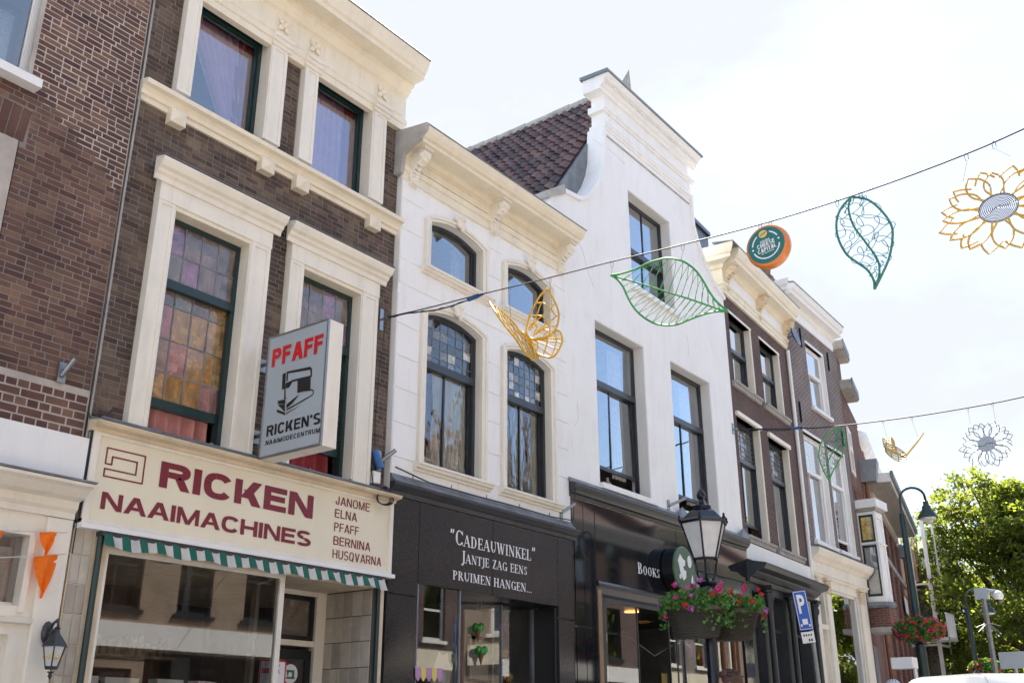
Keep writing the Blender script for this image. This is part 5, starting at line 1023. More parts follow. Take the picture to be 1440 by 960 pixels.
dp = MB().tube([(3.93,-.05,GZ),(3.93,-.05,10.05)], .045, 8); obj('drainpipe', dp, M['white'], b5)
# satellite dish
T5 = Matrix.Translation((17.88,0,0))@Matrix.Rotation(A5,4,'Z')
top('satellite_dish', MB().lathe([(.02,0),(.15,.02),(.26,.08),(.27,.085),(.15,.03),(.02,.01)], (0,0,0), 20).xf(T5@Matrix.Translation((4.02,-.18,10.42))@Matrix.Rotation(PI/2.3,4,'X')).tube([T5@Vector((4.02,-.02,10.4)), T5@Vector((4.02,-.2,10.42))], .02, 6), M['zinc'], 'grey satellite dish between the cream cornice and the brown-grey brick house', 'satellite dish', smooth=True)
# ================================================================ 6: brown-grey brick house
A6 = math.radians(1.5); O6 = (17.88+3.97*math.cos(A5), 3.97*math.sin(A5)); b6 = thing('brick_house', 'brown-grey brick house with white window frames, iron wall ties and cream shopfront', 'house', (O6[0], O6[1], GZ), A6, frame='wall')
k_ = .06; U6 = [(1.42,2.66,9.05,10.72)]; L6 = [(.55,1.86,5.66,8.22),(2.20,3.42,5.66,8.22)]
w_ = MB(); solid(w_, .0, 3.88, 4.9, 11.2, U6+L6, 0, .35); obj('wall', w_, M['bricktex_grey'], b6); shell(b6, .0, 3.88, 11.5, slab=5.0)
obj('side_face', MB().box(-.012, 0, .0, .36, 10.0, 11.2), M['bricktex_grey'], b6)
cr6 = [(0,11.14),(.03,11.14),(.03,11.38),(.07,11.40),(.10,11.46),(.14,11.48),(.28,11.50),(.28,11.58),(.33,11.62),(.37,11.72),(.37,11.75),(0,11.80)]
ent = obj('cornice', MB().sweep(cr6, -.03, 3.6), M['white'], b6); obj('lead_edge', MB().sweep([(0,11.80),(.38,11.752),(.39,11.77),(0,11.86)], -.05, 3.62), M['zinc'], ent)
rt = MB(); V = [(-p[0]-.0, -p[0], p[1]) for p in cr6]+[(-p[0]-.0, .6, p[1]) for p in cr6]; n = len(cr6); rt.add(V, [tuple(range(n)), tuple(range(2*n-1,n-1,-1))]+[((i+1)%n,i,n+i,n+(i+1)%n) for i in range(n)]); obj('cornice_return', rt, M['white'], b6)
rf = MB()
obj('roof_hip', MB().add([(-.1,.2,11.8),(2.0,.2,11.8),(2.0,3,11.8),(-.1,3,11.8),(.2,.8,12.75),(1.4,.8,12.75),(1.4,2.4,12.75),(.2,2.4,12.75)], [(0,1,5,4),(1,2,6,5),(2,3,7,6),(3,0,4,7),(4,5,6,7)]), M['red_tile'], b6)
for i in range(7):
    for j in range(4):
        z = 11.86+j*.24; t = j/4; o = obj('roof_tile', MB().add([(-.13,0,0),(.0,-.03,.0),(.13,0,0),(-.13,.12,.27),(0,.09,.27),(.13,.12,.27)], [(0,1,4,3),(1,2,5,4)]), M['red_tile'], b6, loc=(.0+i*.26+.1*t, .18+.6*t, z))
        if i < 3: o = obj('roof_tile', MB().add([(0,-.13,0),(-.03,.0,.0),(0,.13,0),(.09,-.13,.27),(.06,0,.27),(.09,.13,.27)], [(0,1,4,3),(1,2,5,4)]), M['red_tile'], b6, loc=(-.12+.3*t, .3+i*.26, z))
for h, r_ in ((U6[0],9.98),(L6[0],7.30),(L6[1],7.30)):
    window(b6, h[0], h[1], h[2], h[3], y=.08, fm=M['white'], fw=.09, rail=r_, rh=.07, lo=[(h[0]+h[1])/2-.15], gl='glass', tilt=.02, gap=.22 if h is L6[1] else 0)
    obj('window_sill', MB().box(h[0]-.05, h[1]+.10, -.08, .1, h[2]-.08, h[2]), M['white'], b6); obj('reveal', MB().box(h[1]-.001, h[1]+.05, -.02, .1, h[2], h[3]+.05).box(h[0]-.02, h[1], -.022, .1, h[3], h[3]+.06), M['white'], b6)
    obj('net_curtain', curtain((h[0]+h[1])/2-.1, h[1]-.1, h[2], h[3]-.3, .35, .02, 5, 30), M['net'], b6)
for x, z in ((1.10,10.5),(3.08,10.45),(.48,8.42),(3.5,8.5)): obj('wall_tie', MB().box(x-.025, x+.025, -.05, .0, z, z+.5), M['black'], b6)
sc6 = obj('shopfront_cornice', MB().sweep([(0,4.85),(.04,4.85),(.05,4.90),(.08,4.92),(.08,4.96),(.05,4.97),(.05,5.16),(.09,5.18),(.14,5.24),(.20,5.28),(.24,5.34),(.26,5.40),(.26,5.43),(0,5.47)], .03, 3.92), M['cream_pale'], b6); obj('lead_flashing', MB().sweep([(0,5.471),(.265,5.432),(.28,5.44),(0,5.53)], .02, 3.93), M['zinc'], sc6)
S = MB(); solid(S, .03, 3.88, GZ, 4.85, [(.30,.72,GZ,4.6),(1.12,3.1,1.0,4.66)], .0, .25); obj('shopfront', S, M['cream_pale'], b6)
for a, b in ((.05,.26),(.78,1.06),(3.16,3.5)):
    obj('pilaster', MB().cham(a, b, -.06, .0, GZ, 4.50, .01), M['cream_pale'], b6); c = MB().box(a-.03, b+.03, -.10, 0, 4.80, 4.85)
    for i in range(3):
        for j in range(4): c.ball((a+(b-a)*(i+.5)/3, -.07, 4.55+j*.065), (.04,.035,.035), 6, 4)
    obj('capital', c, M['cream_dirty'], b6, True)
w = obj('shop_window', MB().box(1.12,3.1,.05,.12,1.0,1.06).box(3.06,3.1,.05,.12,1.0,4.66).box(1.12,1.16,.05,.12,1.0,4.66).box(1.12,3.1,.05,.12,4.60,4.66), M['white'], b6); pane(w, [(1.16,1.06),(3.06,1.06),(3.06,4.6),(1.16,4.6)], .08, M['glass'])
d = obj('door', MB().box(.30,.72,.1,.15,GZ,3.75), M['cream_pale'], b6); obj('transom', MB().box(.28,.74,-.04,.15,3.72,3.82), M['cream_pale'], d); w = obj('fanlight', MB().box(.30,.72,.1,.14,4.5,4.6), M['cream_pale'], b6); pane(w, [(.32,3.82),(.70,3.82),(.70,4.5),(.32,4.5)], .12, M['glass'])
# ================================================================ 7 and 8: houses where the street bends left
A7 = math.radians(12.6); b7 = thing('brick_house', 'narrow dark red brick house with two projecting grey eaves and a corner bay window', 'house', (25.7, .37, GZ), A7, frame='wall')
obj('wall', MB().box(0, 3.7, 0, 8, GZ, 10.2).box(0, 1.3, .05, 8, 10.2, 11.32), M['bricktex_red'], b7)
def eave(par, u0, u1, z, d, y0=-.0, h=.2, m1='stone', m2='lead'):
    o = obj('eave', MB().box(u0, u1, y0-d, y0+.4, z, z+h), M[m1], par); obj('soffit', MB().box(u0+.02, u1-.02, y0-d+.03, y0+.38, z-.012, z+.001), M['stone'], o); obj('gutter', MB().box(u0-.02, u1+.02, y0-d-.03, y0-d, z+.05, z+h+.03), M[m2], o); return o
eave(b7, .02, 1.3, 11.3, .20, h=.25); eave(b7, .1, 1.5, 10.2, .30, h=.24)
w = window(b7, .25, .95, 7.95, 9.2, y=-.04, fm=M['white'], fw=.08, rail=8.6, gl='glass'); obj('strut', MB().add([(.2,-.02,7.6),(.35,-.02,7.6),(1.4,-.5,6.9),(1.25,-.5,6.9),(.2,.0,7.5),(.35,.0,7.5),(1.4,-.45,6.8),(1.25,-.45,6.8)], [(0,1,2,3),(4,7,6,5),(0,4,5,1),(3,2,6,7),(0,3,7,4),(1,5,6,2)]), M['wood'], b7)
oc = thing('bay_window', 'white bay window with yellow leaded pane on a dark brick base under the big eave', 'bay window', (26.4, 0, 3.9))
ob = MB(); ob.box(25.88, 26.4, -.02, .9, 4.62, 6.95); 
f = MB(); f.box(25.84,25.88,-.06,-.0,4.62,6.86); f.box(25.84,25.88,.36,.44,4.62,6.86); f.box(25.84,25.88,0,.36,4.62,4.76); f.box(25.84,25.88,0,.36,6.02,6.10); f.box(25.84,25.88,0,.36,6.78,6.86); f.box(25.88,26.4,-.06,-.02,4.62,4.76); f.box(25.88,26.4,-.06,-.02,6.70,6.86); f.box(26.32,26.4,-.06,-.02,4.76,6.70); f.box(25.80,26.45,-.08,.5,6.04,6.075)
obj('body', ob, M['white'], oc); obj('frame', f, M['white'], oc)
t = MB(); t.box(25.83,25.845,.0,.04,4.76,6.02); t.box(25.83,25.845,.32,.36,4.76,6.02); t.box(25.83,25.845,.04,.32,4.76,4.82); t.box(25.83,25.845,.04,.32,5.96,6.02); t.box(25.83,25.845,.0,.04,6.10,6.78); t.box(25.83,25.845,.32,.36,6.10,6.78); t.box(25.83,25.845,.04,.32,6.10,6.15); t.box(25.83,25.845,.04,.32,6.73,6.78); cs = obj('casement', t, M['teal'], oc)
obj('pane', MB().add([(25.835,.04,4.82),(25.835,.32,4.82),(25.835,.32,5.96),(25.835,.04,5.96)], [(0,1,2,3)]), M['glass'], cs); obj('pane', MB().add([(25.86,.04,4.82),(25.86,.32,4.82),(25.86,.32,5.96),(25.86,.04,5.96)], [(0,1,2,3)]), M['net'], cs)
for i in range(3):
    for j in range(5): y0 = .042+i*.093; z0 = 6.152+j*.116; obj('leaded_pane', MB().add([(25.836,y0,z0),(25.836,y0+.086,z0),(25.836,y0+.086,z0+.108),(25.836,y0,z0+.108)], [(0,1,2,3)]), M['amber'], cs)
obj('cap', MB().add([(25.72,-.16,6.95),(25.72,.45,6.95),(26.6,.45,6.95),(26.6,-.16,6.95),(25.72,-.16,7.16),(25.72,.45,7.16),(26.6,.45,7.16),(26.6,-.16,7.16)], [(0,1,2,3),(4,7,6,5),(0,4,5,1),(1,5,6,2),(2,6,7,3),(3,7,4,0)]), M['white'], oc); obj('cap_moulding', MB().box(25.80,26.5,-.10,.44,6.87,6.95), M['stone'], oc)
obj('stone_ledge', MB().lathe([(.0,0),(.55,0),(.62,.06),(.60,.14),(0,.15)], (26.15,.36,4.48), 16, sx=.7, sy=.9, cap=False), M['lead'], oc); obj('brick_base', MB().box(25.85, 26.45, -.10, .9, 4.02, 4.48), M['bricktex_red'], oc); obj('stone_slab', MB().box(25.78, 26.55, -.16, .9, 3.90, 4.02), M['stone'], oc)
b7w = MB(); b7w.box(.12,.9,-.012,.0,GZ,3.6); obj('grey_door', b7w, M['zinc'], b7)
b8 = thing('brick_building', 'long red brick building under a deep slatted eave where the street bends', 'building', (25.7, .37, GZ), A7, frame='wall')
obj('wall', MB().box(3.72, 13.8, 0, 9, GZ, 8.5), M['bricktex_red'], b8); obj('parapet', MB().box(3.8, 8.3, .0, .4, 8.5, 9.7), M['bricktex_red'], b8)
for i in range(5): obj('scallop_stone', MB().ball((4.1+i*.95, .05, 9.80-.05*i), (.50,.30,.34), 10, 6), M['white'], b8, True)
e = obj('eave', MB().box(3.75, 13.5, -.72, .0, 8.40, 8.66), M['white'], b8); obj('gutter', MB().box(3.72,13.6,-.80,-.72,8.5,8.7), M['lead'], e)
for i in range(6): obj('soffit_board', MB().box(3.78, 13.45, -.70+i*.116, -.70+i*.116+.108, 8.385, 8.4), M['stone'], e)
obj('bed_moulding', MB().box(5.0, 13.6, -.10, .0, 8.2, 8.385), M['cream_pale'], b8)
for i in range(4):
    obj('pilaster', MB().box(6.0+i*2.1, 6.7+i*2.1, -.10, 0, GZ, 7.9), M['bricktex_red'], b8)
obj('string_course', MB().box(5.5, 13.75, -.14, 0, 6.55, 6.72), M['stone'], b8); dq = MB(); dq.box(3.9,4.2,-.35,.0,8.0,8.32) ; 
obj('rainwater_head', MB().add([(2.6,-.4,8.2),(3.0,-.4,8.2),(3.0,0,8.2),(2.6,0,8.2),(2.5,-.5,8.8),(3.1,-.5,8.8),(3.1,0,8.8),(2.5,0,8.8)], [(0,3,2,1),(4,5,6,7),(0,1,5,4),(1,2,6,5),(2,3,7,6),(3,0,4,7)]), M['zinc'], b8); obj('rainwater_head', MB().box(12.9,13.5,-.45,-.1,7.6,8.0), M['zinc'], b8); obj('drainpipe', MB().tube([(13.2,-.25,GZ),(13.2,-.25,7.6)], .07, 8), M['wood'], b8); obj('drainpipe', MB().tube([(2.8,-.12,GZ),(2.8,-.12,8.2)], .06, 8), M['wood'], b8)
obj('wall_plate', MB().box(11.6,12.9,-.16,-.14,5.5,6.05), M['white'], b8)
obj('chimney', MB().box(9.6,10.6,.7,1.6,8.6,12.0).box(9.5,10.7,.6,1.7,12.0,12.15), M['charcoal'], b8); obj('roof', MB().add([(3.8,.4,8.6),(13.8,.4,8.6),(13.8,8.5,8.6),(3.8,8.5,8.6),(4.8,4,10.2),(12.8,4,10.2)], [(0,1,5,4),(1,2,5),(2,3,4,5),(3,0,4)]), M['red_tile'], b8); obj('dormer', MB().box(8.4,9.4,.3,1.6,8.66,10.3), M['white'], b8)
# glass stair building and brick house far behind the lamp post
gb = thing('glass_building', 'pale grey glass and steel building behind the lamp post with the flower basket', 'building', (41, 3.6, GZ))
obj('core', MB().box(40.5, 46, 3.9, 9, GZ, 8.6), M['stucco_grey'], gb)
ff = MB()
for x in (40.3,41.8,43.3,44.8): ff.box(x-.03,x+.03,2.66,2.74,GZ,9.4)
for z in (2.5,4.6,6.8,9.3): ff.box(40.3,45,2.65,2.75,z,z+.07)
for y in (2.6,3.2,3.85): ff.box(40.25,40.31,y,y+.05,GZ,9.4)
for z in (2.5,4.6,6.8,9.3): ff.box(40.24,40.32,2.7,3.85,z,z+.07)
obj('steel_frame', ff, M['white'], gb)
for z in (2.62,4.72,6.92): pane(gb, [(40.3,z),(45,z),(45,z+1.95),(40.3,z+1.95)], 2.68, M['glass']); obj('pane', MB().add([(40.28,2.7,z),(40.28,3.85,z),(40.28,3.85,z+1.95),(40.28,2.7,z+1.95)], [(0,1,2,3)]), M['glass'], gb)
rl = MB()
for z in (3.4,5.6): rl.box(39.2,40.3,2.0,2.05,z,z+.05); rl.box(39.2,40.3,2.0,3.9,z-.9,z-.8); 
for i in range(9): rl.box(39.2+i*.13,39.22+i*.13,2.0,2.03,2.5,3.4); rl.box(39.2+i*.13,39.22+i*.13,2.0,2.03,4.7,5.6)
obj('balcony', rl, M['white'], gb)
# houses across the street, seen mirrored in the windows and throwing light back
def opposite(x0, w, h, mtl, frame, lab, cols, roofm='red_tile', gable=False, y=-13.3):
    t = thing('house', lab, 'house', (x0+w/2, y, GZ), PI, frame='own'); g0 = 0
    hs = []; fh = (h-3.6)/2 if h > 8 else (h-3.6)
    nf = 2 if h > 8 else 1; cw = w/cols
    for f_ in range(nf):
        for c in range(cols): cx = -w/2+cw*(c+.5); hs.append((cx-.5, cx+.5, 3.9+f_*fh, 3.9+f_*fh+min(2.0, fh-.7)))
    sh = [(-w/2+.5, w/2-1.8, .6, 3.0), (w/2-1.5, w/2-.5, 0, 2.6)]
    obj('wall', solid(MB(), -w/2, w/2, 0, h, hs+sh, 0, .35), M[mtl], t); obj('rear_rooms', MB().box(-w/2+.01, w/2-.01, .8, 8, 0, h-.01), M['room'], t)
    obj('cornice', MB().sweep([(0,h-.5),(.05,h-.5),(.08,h-.2),(.35,h-.12),(.4,h),(.4,h+.05),(0,h+.1)], -w/2, w/2), M[frame], t); obj('fascia', MB().box(-w/2+.2, w/2-.2, -.12, 0, 3.05, 3.6), M[frame], t)
    for q in hs+sh:
        f_ = MB(); a,b,c,d = q; f_.box(a,a+.08,.08,.16,c,d); f_.box(b-.08,b,.08,.16,c,d); f_.box(a,b,.081,.159,d-.08,d); f_.box(a,b,.081,.159,c,c+.08); f_.box(a,b,.082,.158,(c+d)/2-.03,(c+d)/2+.04); f_.box(a-.08,b+.08,-.06,.0,c-.1,c); wn = obj('window', f_, M['white' if frame != 'white' else 'frame'], t); pane(wn, [(a+.08,c+.08),(b-.08,c+.08),(b-.08,d-.08),(a+.08,d-.08)], .12, M['glass'])
    if gable: obj('gable', MB().pxz([(-w/2+.3,h+.08),(w/2-.3,h+.08),(w/2-1.4,h+1.4),(.5,h+2.6),(-.5,h+2.6),(-w/2+1.4,h+1.4)], 0, .3), M[mtl], t)
    obj('roof', MB().add([(-w/2,.35,h),(w/2,.35,h),(w/2,8,h),(-w/2,8,h),(-w/2,4,h+2.4),(w/2,4,h+2.4)], [(0,1,5,4),(2,3,4,5),(0,4,3),(1,2,5),(0,3,2,1)]), M[roofm], t)
for a in ((-16,6,8.6,'bricktex_plum','cream','plum brick house across the street, farthest to the left behind the camera',2),(-10,5,9.4,'stucco','white','white rendered house across the street, second from the left behind the camera',2),(-5,6,8.4,'bricktex_red','white','red brick house across the street straight behind the camera',2),(1,5.5,9.6,'bricktex_pale','cream','ochre brick house across the street to the left of the plum one',2),(6.5,6,8.8,'bricktex_plum','cream','plum brick house across the street facing the sewing machine shop',3),(12.5,6,9.6,'bricktex_pale','white','ochre brick house across the street, mirrored in the sewing machine shop window',3),(18.5,7,8.6,'bricktex_plum','cream','plum brick house across the street, mirrored in the gift shop window',3),(25.5,6,9.8,'bricktex_grey','white','grey-brown house with pointed gable across the street, mirrored in the granite front',2,'pantile',True),(31.5,7,8.8,'bricktex_plum','white','plum brick house across the street right of the pointed gable',3),(38.5,5,9.6,'bricktex_grey','cream','grey-brown house across the street, mirrored in the black book shop fascia',2),(43.5,7,8.6,'cream_pale','cream','cream plastered house across the street, near the far end of the row',3),(50.5,8,9.2,'stucco','white','white plastered house across the street, last of the row',3)): opposite(*a)
# ================================================================ overhead cables and hanging ornaments
def spline(P, n=6, closed=False):
    P = [Vector(p) for p in P]; N = len(P); o = []
    for i in range(N if closed else N-1):
        a = P[(i-1) % N] if closed or i > 0 else P[i]*2-P[i+1]; b = P[i]; c = P[(i+1) % N]; d = P[(i+2) % N] if closed or i+2 < N else c*2-b
        for k in range(n):
            t = k/n; o.append(.5*((2*b)+(c-a)*t+(2*a-5*b+4*c-d)*t*t+(3*b-a-3*c+d)*t**3))
    if not closed: o.append(P[-1])
    return o
X1 = 8.05; X2 = 17.9
C1 = [(8.07,-.05,6.285),(8.05,-.7,6.225),(8.05,-1.4,6.19),(8.05,-2.4,6.13),(8.05,-3.22,6.09),(8.05,-4.0,6.04),(8.05,-4.91,6.0),(8.05,-5.8,6.01),(8.05,-6.66,6.07),(8.05,-7.4,6.18),(8.05,-9.5,6.5),(8.05,-13.1,7.3)]
C2 = [(17.84,-.10,7.14),(17.9,-1.28,6.96),(17.9,-1.93,6.88),(17.9,-3.15,6.81),(17.9,-4.2,6.79),(17.9,-5.2,6.81),(17.9,-7.5,6.95),(17.9,-13.1,7.6)]
def cabz(C, y):
    for a, b in zip(C, C[1:]):
        if b[1] <= y <= a[1]: return a[2]+(b[2]-a[2])*(y-a[1])/(b[1]-a[1])
    return C[-1][2]
for C, lb, cat_, yc in ((C1,'near overhead steel cable carrying the butterfly, leaves, cheese and golden sunflower','cable',-1.4),(C2,'far overhead cable crossing the street from the white gabled house','cable',-1.28)):
    t = thing('overhead_cable', lb, cat_, (C[0][0], C[0][1], C[0][2])); obj('steel_cable', MB().tube(spline(C, 4), .0072 if C is C1 else .011, 6), M['wire'], t)
    P = [(C[0][0], y, cabz(C, y)-.025-.02*math.sin(y*5)) for y in [C[0][1]-.02-(i/14)*(abs(yc)-.1) for i in range(15)]]
    obj('power_lead', MB().tube(P, .008, 6).tube([(p[0]+.012*math.sin(i*2), p[1], p[2]+.012*math.cos(i*2)) for i, p in enumerate(P)], .005, 5), M['cable'], t)
    obj('connector', MB().tube([(C[0][0],yc+.09,cabz(C,yc)-.01),(C[0][0],yc-.06,cabz(C,yc))], .026, 10).tube([(C[0][0],yc-.05,cabz(C,yc)-.002),(C[0][0],yc-.12,cabz(C,yc)-.002)], .016, 8), M['blue'], t)
def hangers(t, C, X, lst, mtl='wire'):
    for y, y2, z2 in lst:
        z = cabz(C, y); h = .055; hook = MB().tube([(X,y,z+.008),(X,y-.014,z-.01),(X,y-.012,z-h),(X,y,z-h-.012),(X,y+.012,z-h),(X,y+.014,z-.01)], .0035, 5, True); obj('hook', hook, M['steel'], t)
        obj('hanging_wire', MB().tube([(X,y,z-h-.01),(X,y2,z2)], .0018, 4), M['wire'], t)
def yz(P, X=X1): return [(X, p[0], p[1]) for p in P]
LT=[(-3.203,5.942),(-3.339,5.924),(-3.484,5.927),(-3.627,5.949),(-3.748,5.953),(-3.866,5.937),(-3.998,5.874),(-4.088,5.796),(-4.158,5.706),(-4.215,5.596),(-4.269,5.471),(-4.333,5.354),(-4.439,5.223)]
LB=[(-3.203,5.942),(-3.274,5.878),(-3.342,5.771),(-3.387,5.652),(-3.452,5.519),(-3.546,5.4),(-3.669,5.299),(-3.801,5.244),(-3.924,5.227),(-4.067,5.246),(-4.197,5.258),(-4.325,5.253),(-4.439,5.223)]
LM=[(-3.21,5.938),(-3.437,5.813),(-3.652,5.69),(-3.861,5.567),(-4.009,5.481),(-4.17,5.383),(-4.319,5.29),(-4.439,5.223)]
t = thing('leaf_ornament', 'large bright green wire leaf lying nearly level under the near cable', 'ornament', (X1,-3.8,5.22))
obj('outline', MB().tube(spline(yz(LT)), .0105, 7).tube(spline(yz(LB)), .0105, 7), M['green'], t, True); obj('midrib', MB().tube(spline(yz(LM)), .009, 7), M['green'], t, True)
def at_s(S, s): i = min(int(s*(len(S)-1)), len(S)-2); f = s*(len(S)-1)-i; return S[i].lerp(S[i+1], f)
ST, SB, SM = spline(yz(LT)), spline(yz(LB)), spline(yz(LM)); vn = MB(); N_ = 17
for i in range(N_):
    for S_, sg_, lean in ((ST,1,.17),(SB,-1,-.03)):
        s = .10+.85*(i/(N_-1))**.95; e = at_s(S_, min(.985, s-.02 if S_ is ST else s)); 
        for ds in (-.035,.035) :
            b = at_s(SM, min(.99, max(.02, s-lean*(1-s)*1.2+ds*.8))); m_ = (e+b)/2+Vector((0,(-.03 if ds > 0 else .03)*(1-s*.6),.0)); vn.tube(spline([e, m_, b], 4), .0032, 4)
obj('veins', vn, M['green'], t); hangers(t, C1, X1, [(-3.225,-3.21,5.945),(-4.03,-4.0,5.875)])
TL=[(-5.687,6.0),(-5.593,5.925),(-5.535,5.815),(-5.526,5.654),(-5.578,5.477),(-5.667,5.36),(-5.738,5.273),(-5.775,5.173),(-5.773,5.086)]
TR=[(-5.687,6.0),(-5.823,5.925),(-5.926,5.78),(-5.986,5.624),(-5.978,5.492),(-5.926,5.329),(-5.848,5.197),(-5.773,5.086)]
TM=[(-5.687,6.0),(-5.651,5.895),(-5.672,5.724),(-5.752,5.538),(-5.829,5.357),(-5.832,5.223),(-5.779,5.095)]
def scribble_leaf(name_, lab, TL, TR, TM, X, cols, r, C, hooks, seed, ncurl, cr_, cmat):
    t = thing(name_, lab, 'ornament', (X, TM[-1][0], TM[-1][1])); obj('outline', MB().tube(spline(yz(TL,X)), r, 7).tube(spline(yz(TR,X)), r, 7), M[cols], t, True); obj('midrib', MB().tube(spline(yz(TM,X)), r*.9, 7), M[cols], t, True)
    SL_, SR_, SM_ = spline(yz(TL,X)), spline(yz(TR,X)), spline(yz(TM,X)); mb = MB(); rr = random.Random(seed)
    for Sx in (SL_, SR_):
        P = []; n = 150
        for i in range(n):
            s = .05+.88*i/(n-1); a, b = at_s(Sx, s), at_s(SM_, s); wd = (a-b).length; q = a.lerp(b, .5+.38*math.sin(i*.33+rr.random()*.2)*1.0); rad = min(.062, wd*.30)
            P.append(q+Vector((.0, rad*math.cos(i*.83+.9*math.sin(i*.11)), rad*math.sin(i*.83)*1.0)))
        mb.tube(spline(P, 2), cr_, 4)
    obj('curls', mb, M[cmat], t); hangers(t, C, X, hooks); return t
scribble_leaf('leaf_ornament', 'upright teal wire leaf filled with dark scribbled curls, hanging between the cheese and the sunflower', TL, TR, TM, X1, 'tealrod', .0105, C1, [(-5.56,-5.57,5.90),(-5.77,-5.79,5.945)], 3, 20, .0038, 'tealrod')
FR=[(-2.029,6.839),(-2.10,6.79),(-2.153,6.66),(-2.112,6.437),(-1.987,6.225),(-1.829,6.017),(-1.763,5.878)]; FL_=[(-2.029,6.839),(-1.86,6.76),(-1.70,6.62),(-1.633,6.44),(-1.633,6.28),(-1.686,6.071),(-1.763,5.878)]
FM=[(-2.029,6.839),(-2.005,6.59),(-1.913,6.437),(-1.791,6.255),(-1.748,6.029),(-1.763,5.878)]
scribble_leaf('leaf_ornament', 'green wire leaf on the far cable, in front of the brown-grey brick house windows', FL_, FR, FM, X2, 'green', .013, C2, [(-1.95,-1.98,6.83),(-2.10,-2.07,6.8)], 5, 14, .0045, 'tealrod')
# butterfly
WU=[(-2.135,5.583),(-2.16,5.689),(-2.208,5.801),(-2.279,5.906),(-2.35,5.97),(-2.42,6.002),(-2.465,5.918),(-2.519,5.812),(-2.556,5.691),(-2.542,5.574),(-2.501,5.504),(-2.427,5.463),(-2.319,5.468),(-2.204,5.486)]
WL=[(-2.204,5.476),(-2.319,5.458),(-2.427,5.463),(-2.524,5.504),(-2.579,5.456),(-2.593,5.364),(-2.552,5.285),(-2.496,5.23),(-2.428,5.225),(-2.339,5.265),(-2.271,5.31),(-2.192,5.438)]
VU=[(-0.45,-1.989,5.806),(-0.3,-2.032,5.745),(-0.15,-2.071,5.663),(0,-2.077,5.567)]; VL=[(-0.45,-1.989,5.806),(-0.65,-2.245,5.533),(-0.6,-2.32,5.396),(-0.5,-2.356,5.303),(-0.3,-2.296,5.263),(-0.15,-2.287,5.213),(-0.05,-2.26,5.219),(0,-2.271,5.28)]
VEI=[[(-2.228,5.51),(-2.321,5.568),(-2.436,5.621),(-2.539,5.665)],[(-2.182,5.582),(-2.277,5.742),(-2.337,5.86),(-2.442,5.914)],[(-2.206,5.617),(-2.276,5.681),(-2.392,5.733),(-2.508,5.805)],[(-2.16,5.751),(-2.323,5.72),(-2.413,5.626),(-2.445,5.518),(-2.433,5.471)],[(-2.256,5.881),(-2.371,5.851),(-2.461,5.756),(-2.527,5.658)],[(-2.297,5.534),(-2.39,5.572),(-2.503,5.564),(-2.542,5.564)],[(-2.16,5.60),(-2.22,5.66),(-2.28,5.60),(-2.23,5.53)],[(-2.25,5.52),(-2.33,5.55),(-2.42,5.53),(-2.36,5.49)]]
VEL=[[(-2.204,5.476),(-2.341,5.403),(-2.475,5.322),(-2.553,5.295)],[(-2.204,5.456),(-2.318,5.359),(-2.451,5.249)],[(-2.204,5.481),(-2.387,5.422),(-2.587,5.355)],[(-2.273,5.459),(-2.284,5.377),(-2.26,5.332)],[(-2.41,5.457),(-2.397,5.37),(-2.35,5.272)],[(-2.501,5.485),(-2.522,5.4),(-2.497,5.308),(-2.462,5.237)],[(-2.204,5.476),(-2.41,5.437),(-2.577,5.407)]]
bf = thing('butterfly_ornament', 'golden wire butterfly hanging from the near cable in front of the white stucco house', 'ornament', (X1,-2.2,5.2))
obj('wing', MB().tube(spline(yz(WU),5,True), .011, 7, True), M['gold'], bf, True); obj('wing', MB().tube(spline(yz(WL),5,True), .011, 7, True), M['gold'], bf, True)
v_ = MB()
for q in VEI+VEL: v_.tube(spline(yz(q), 4), .0075, 6)
obj('wing_veins', v_, M['gold'], bf, True)
SU, SLw = spline([(X1+a,b,c) for a,b,c in VU], 6), spline([(X1+a,b,c) for a,b,c in VL], 6)
obj('wing', MB().tube(SU, .010, 6).tube(SLw, .010, 6), M['gold'], bf, True); v_ = MB()
for i in range(1, 11): a, b = at_s(SU, i/11.), at_s(SLw, .06+.9*i/11.); v_.tube([a, (a+b)/2+Vector((.0,.0,.012*(-1)**i)), b], .006, 5)
for tt in (.3,.62): v_.tube([at_s(SU, s).lerp(at_s(SLw, s), tt) for s in [k/12 for k in range(13)]], .006, 5)
obj('wing_veins', v_, M['gold'], bf)
bd = MB(); P = [(X1,-2.10,5.582),(X1,-2.158,5.487),(X1,-2.215,5.383),(X1,-2.262,5.27)]
for i in range(9): s = at_s(spline(P,4), i/8.); q = .030*math.sin(PI*(i+.8)/9.6)+.006; bd.tube([(s.x+q*math.cos(a), s.y+q*math.sin(a)*.9, s.z+q*.6*math.sin(a)) for a in [2*PI*k/10 for k in range(10)]], .006, 5, True)
for a in [2*PI*k/6 for k in range(6)]: bd.tube([(p[0]+.03*math.cos(a), p[1]+.026*math.sin(a), p[2]+.014*math.sin(a)) for p in spline(P,3)], .006, 5)
obj('body', bd, M['gold'], bf); hangers(bf, C1, X1, [(-1.91,-1.93,5.80),(-2.455,-2.47,5.72)])
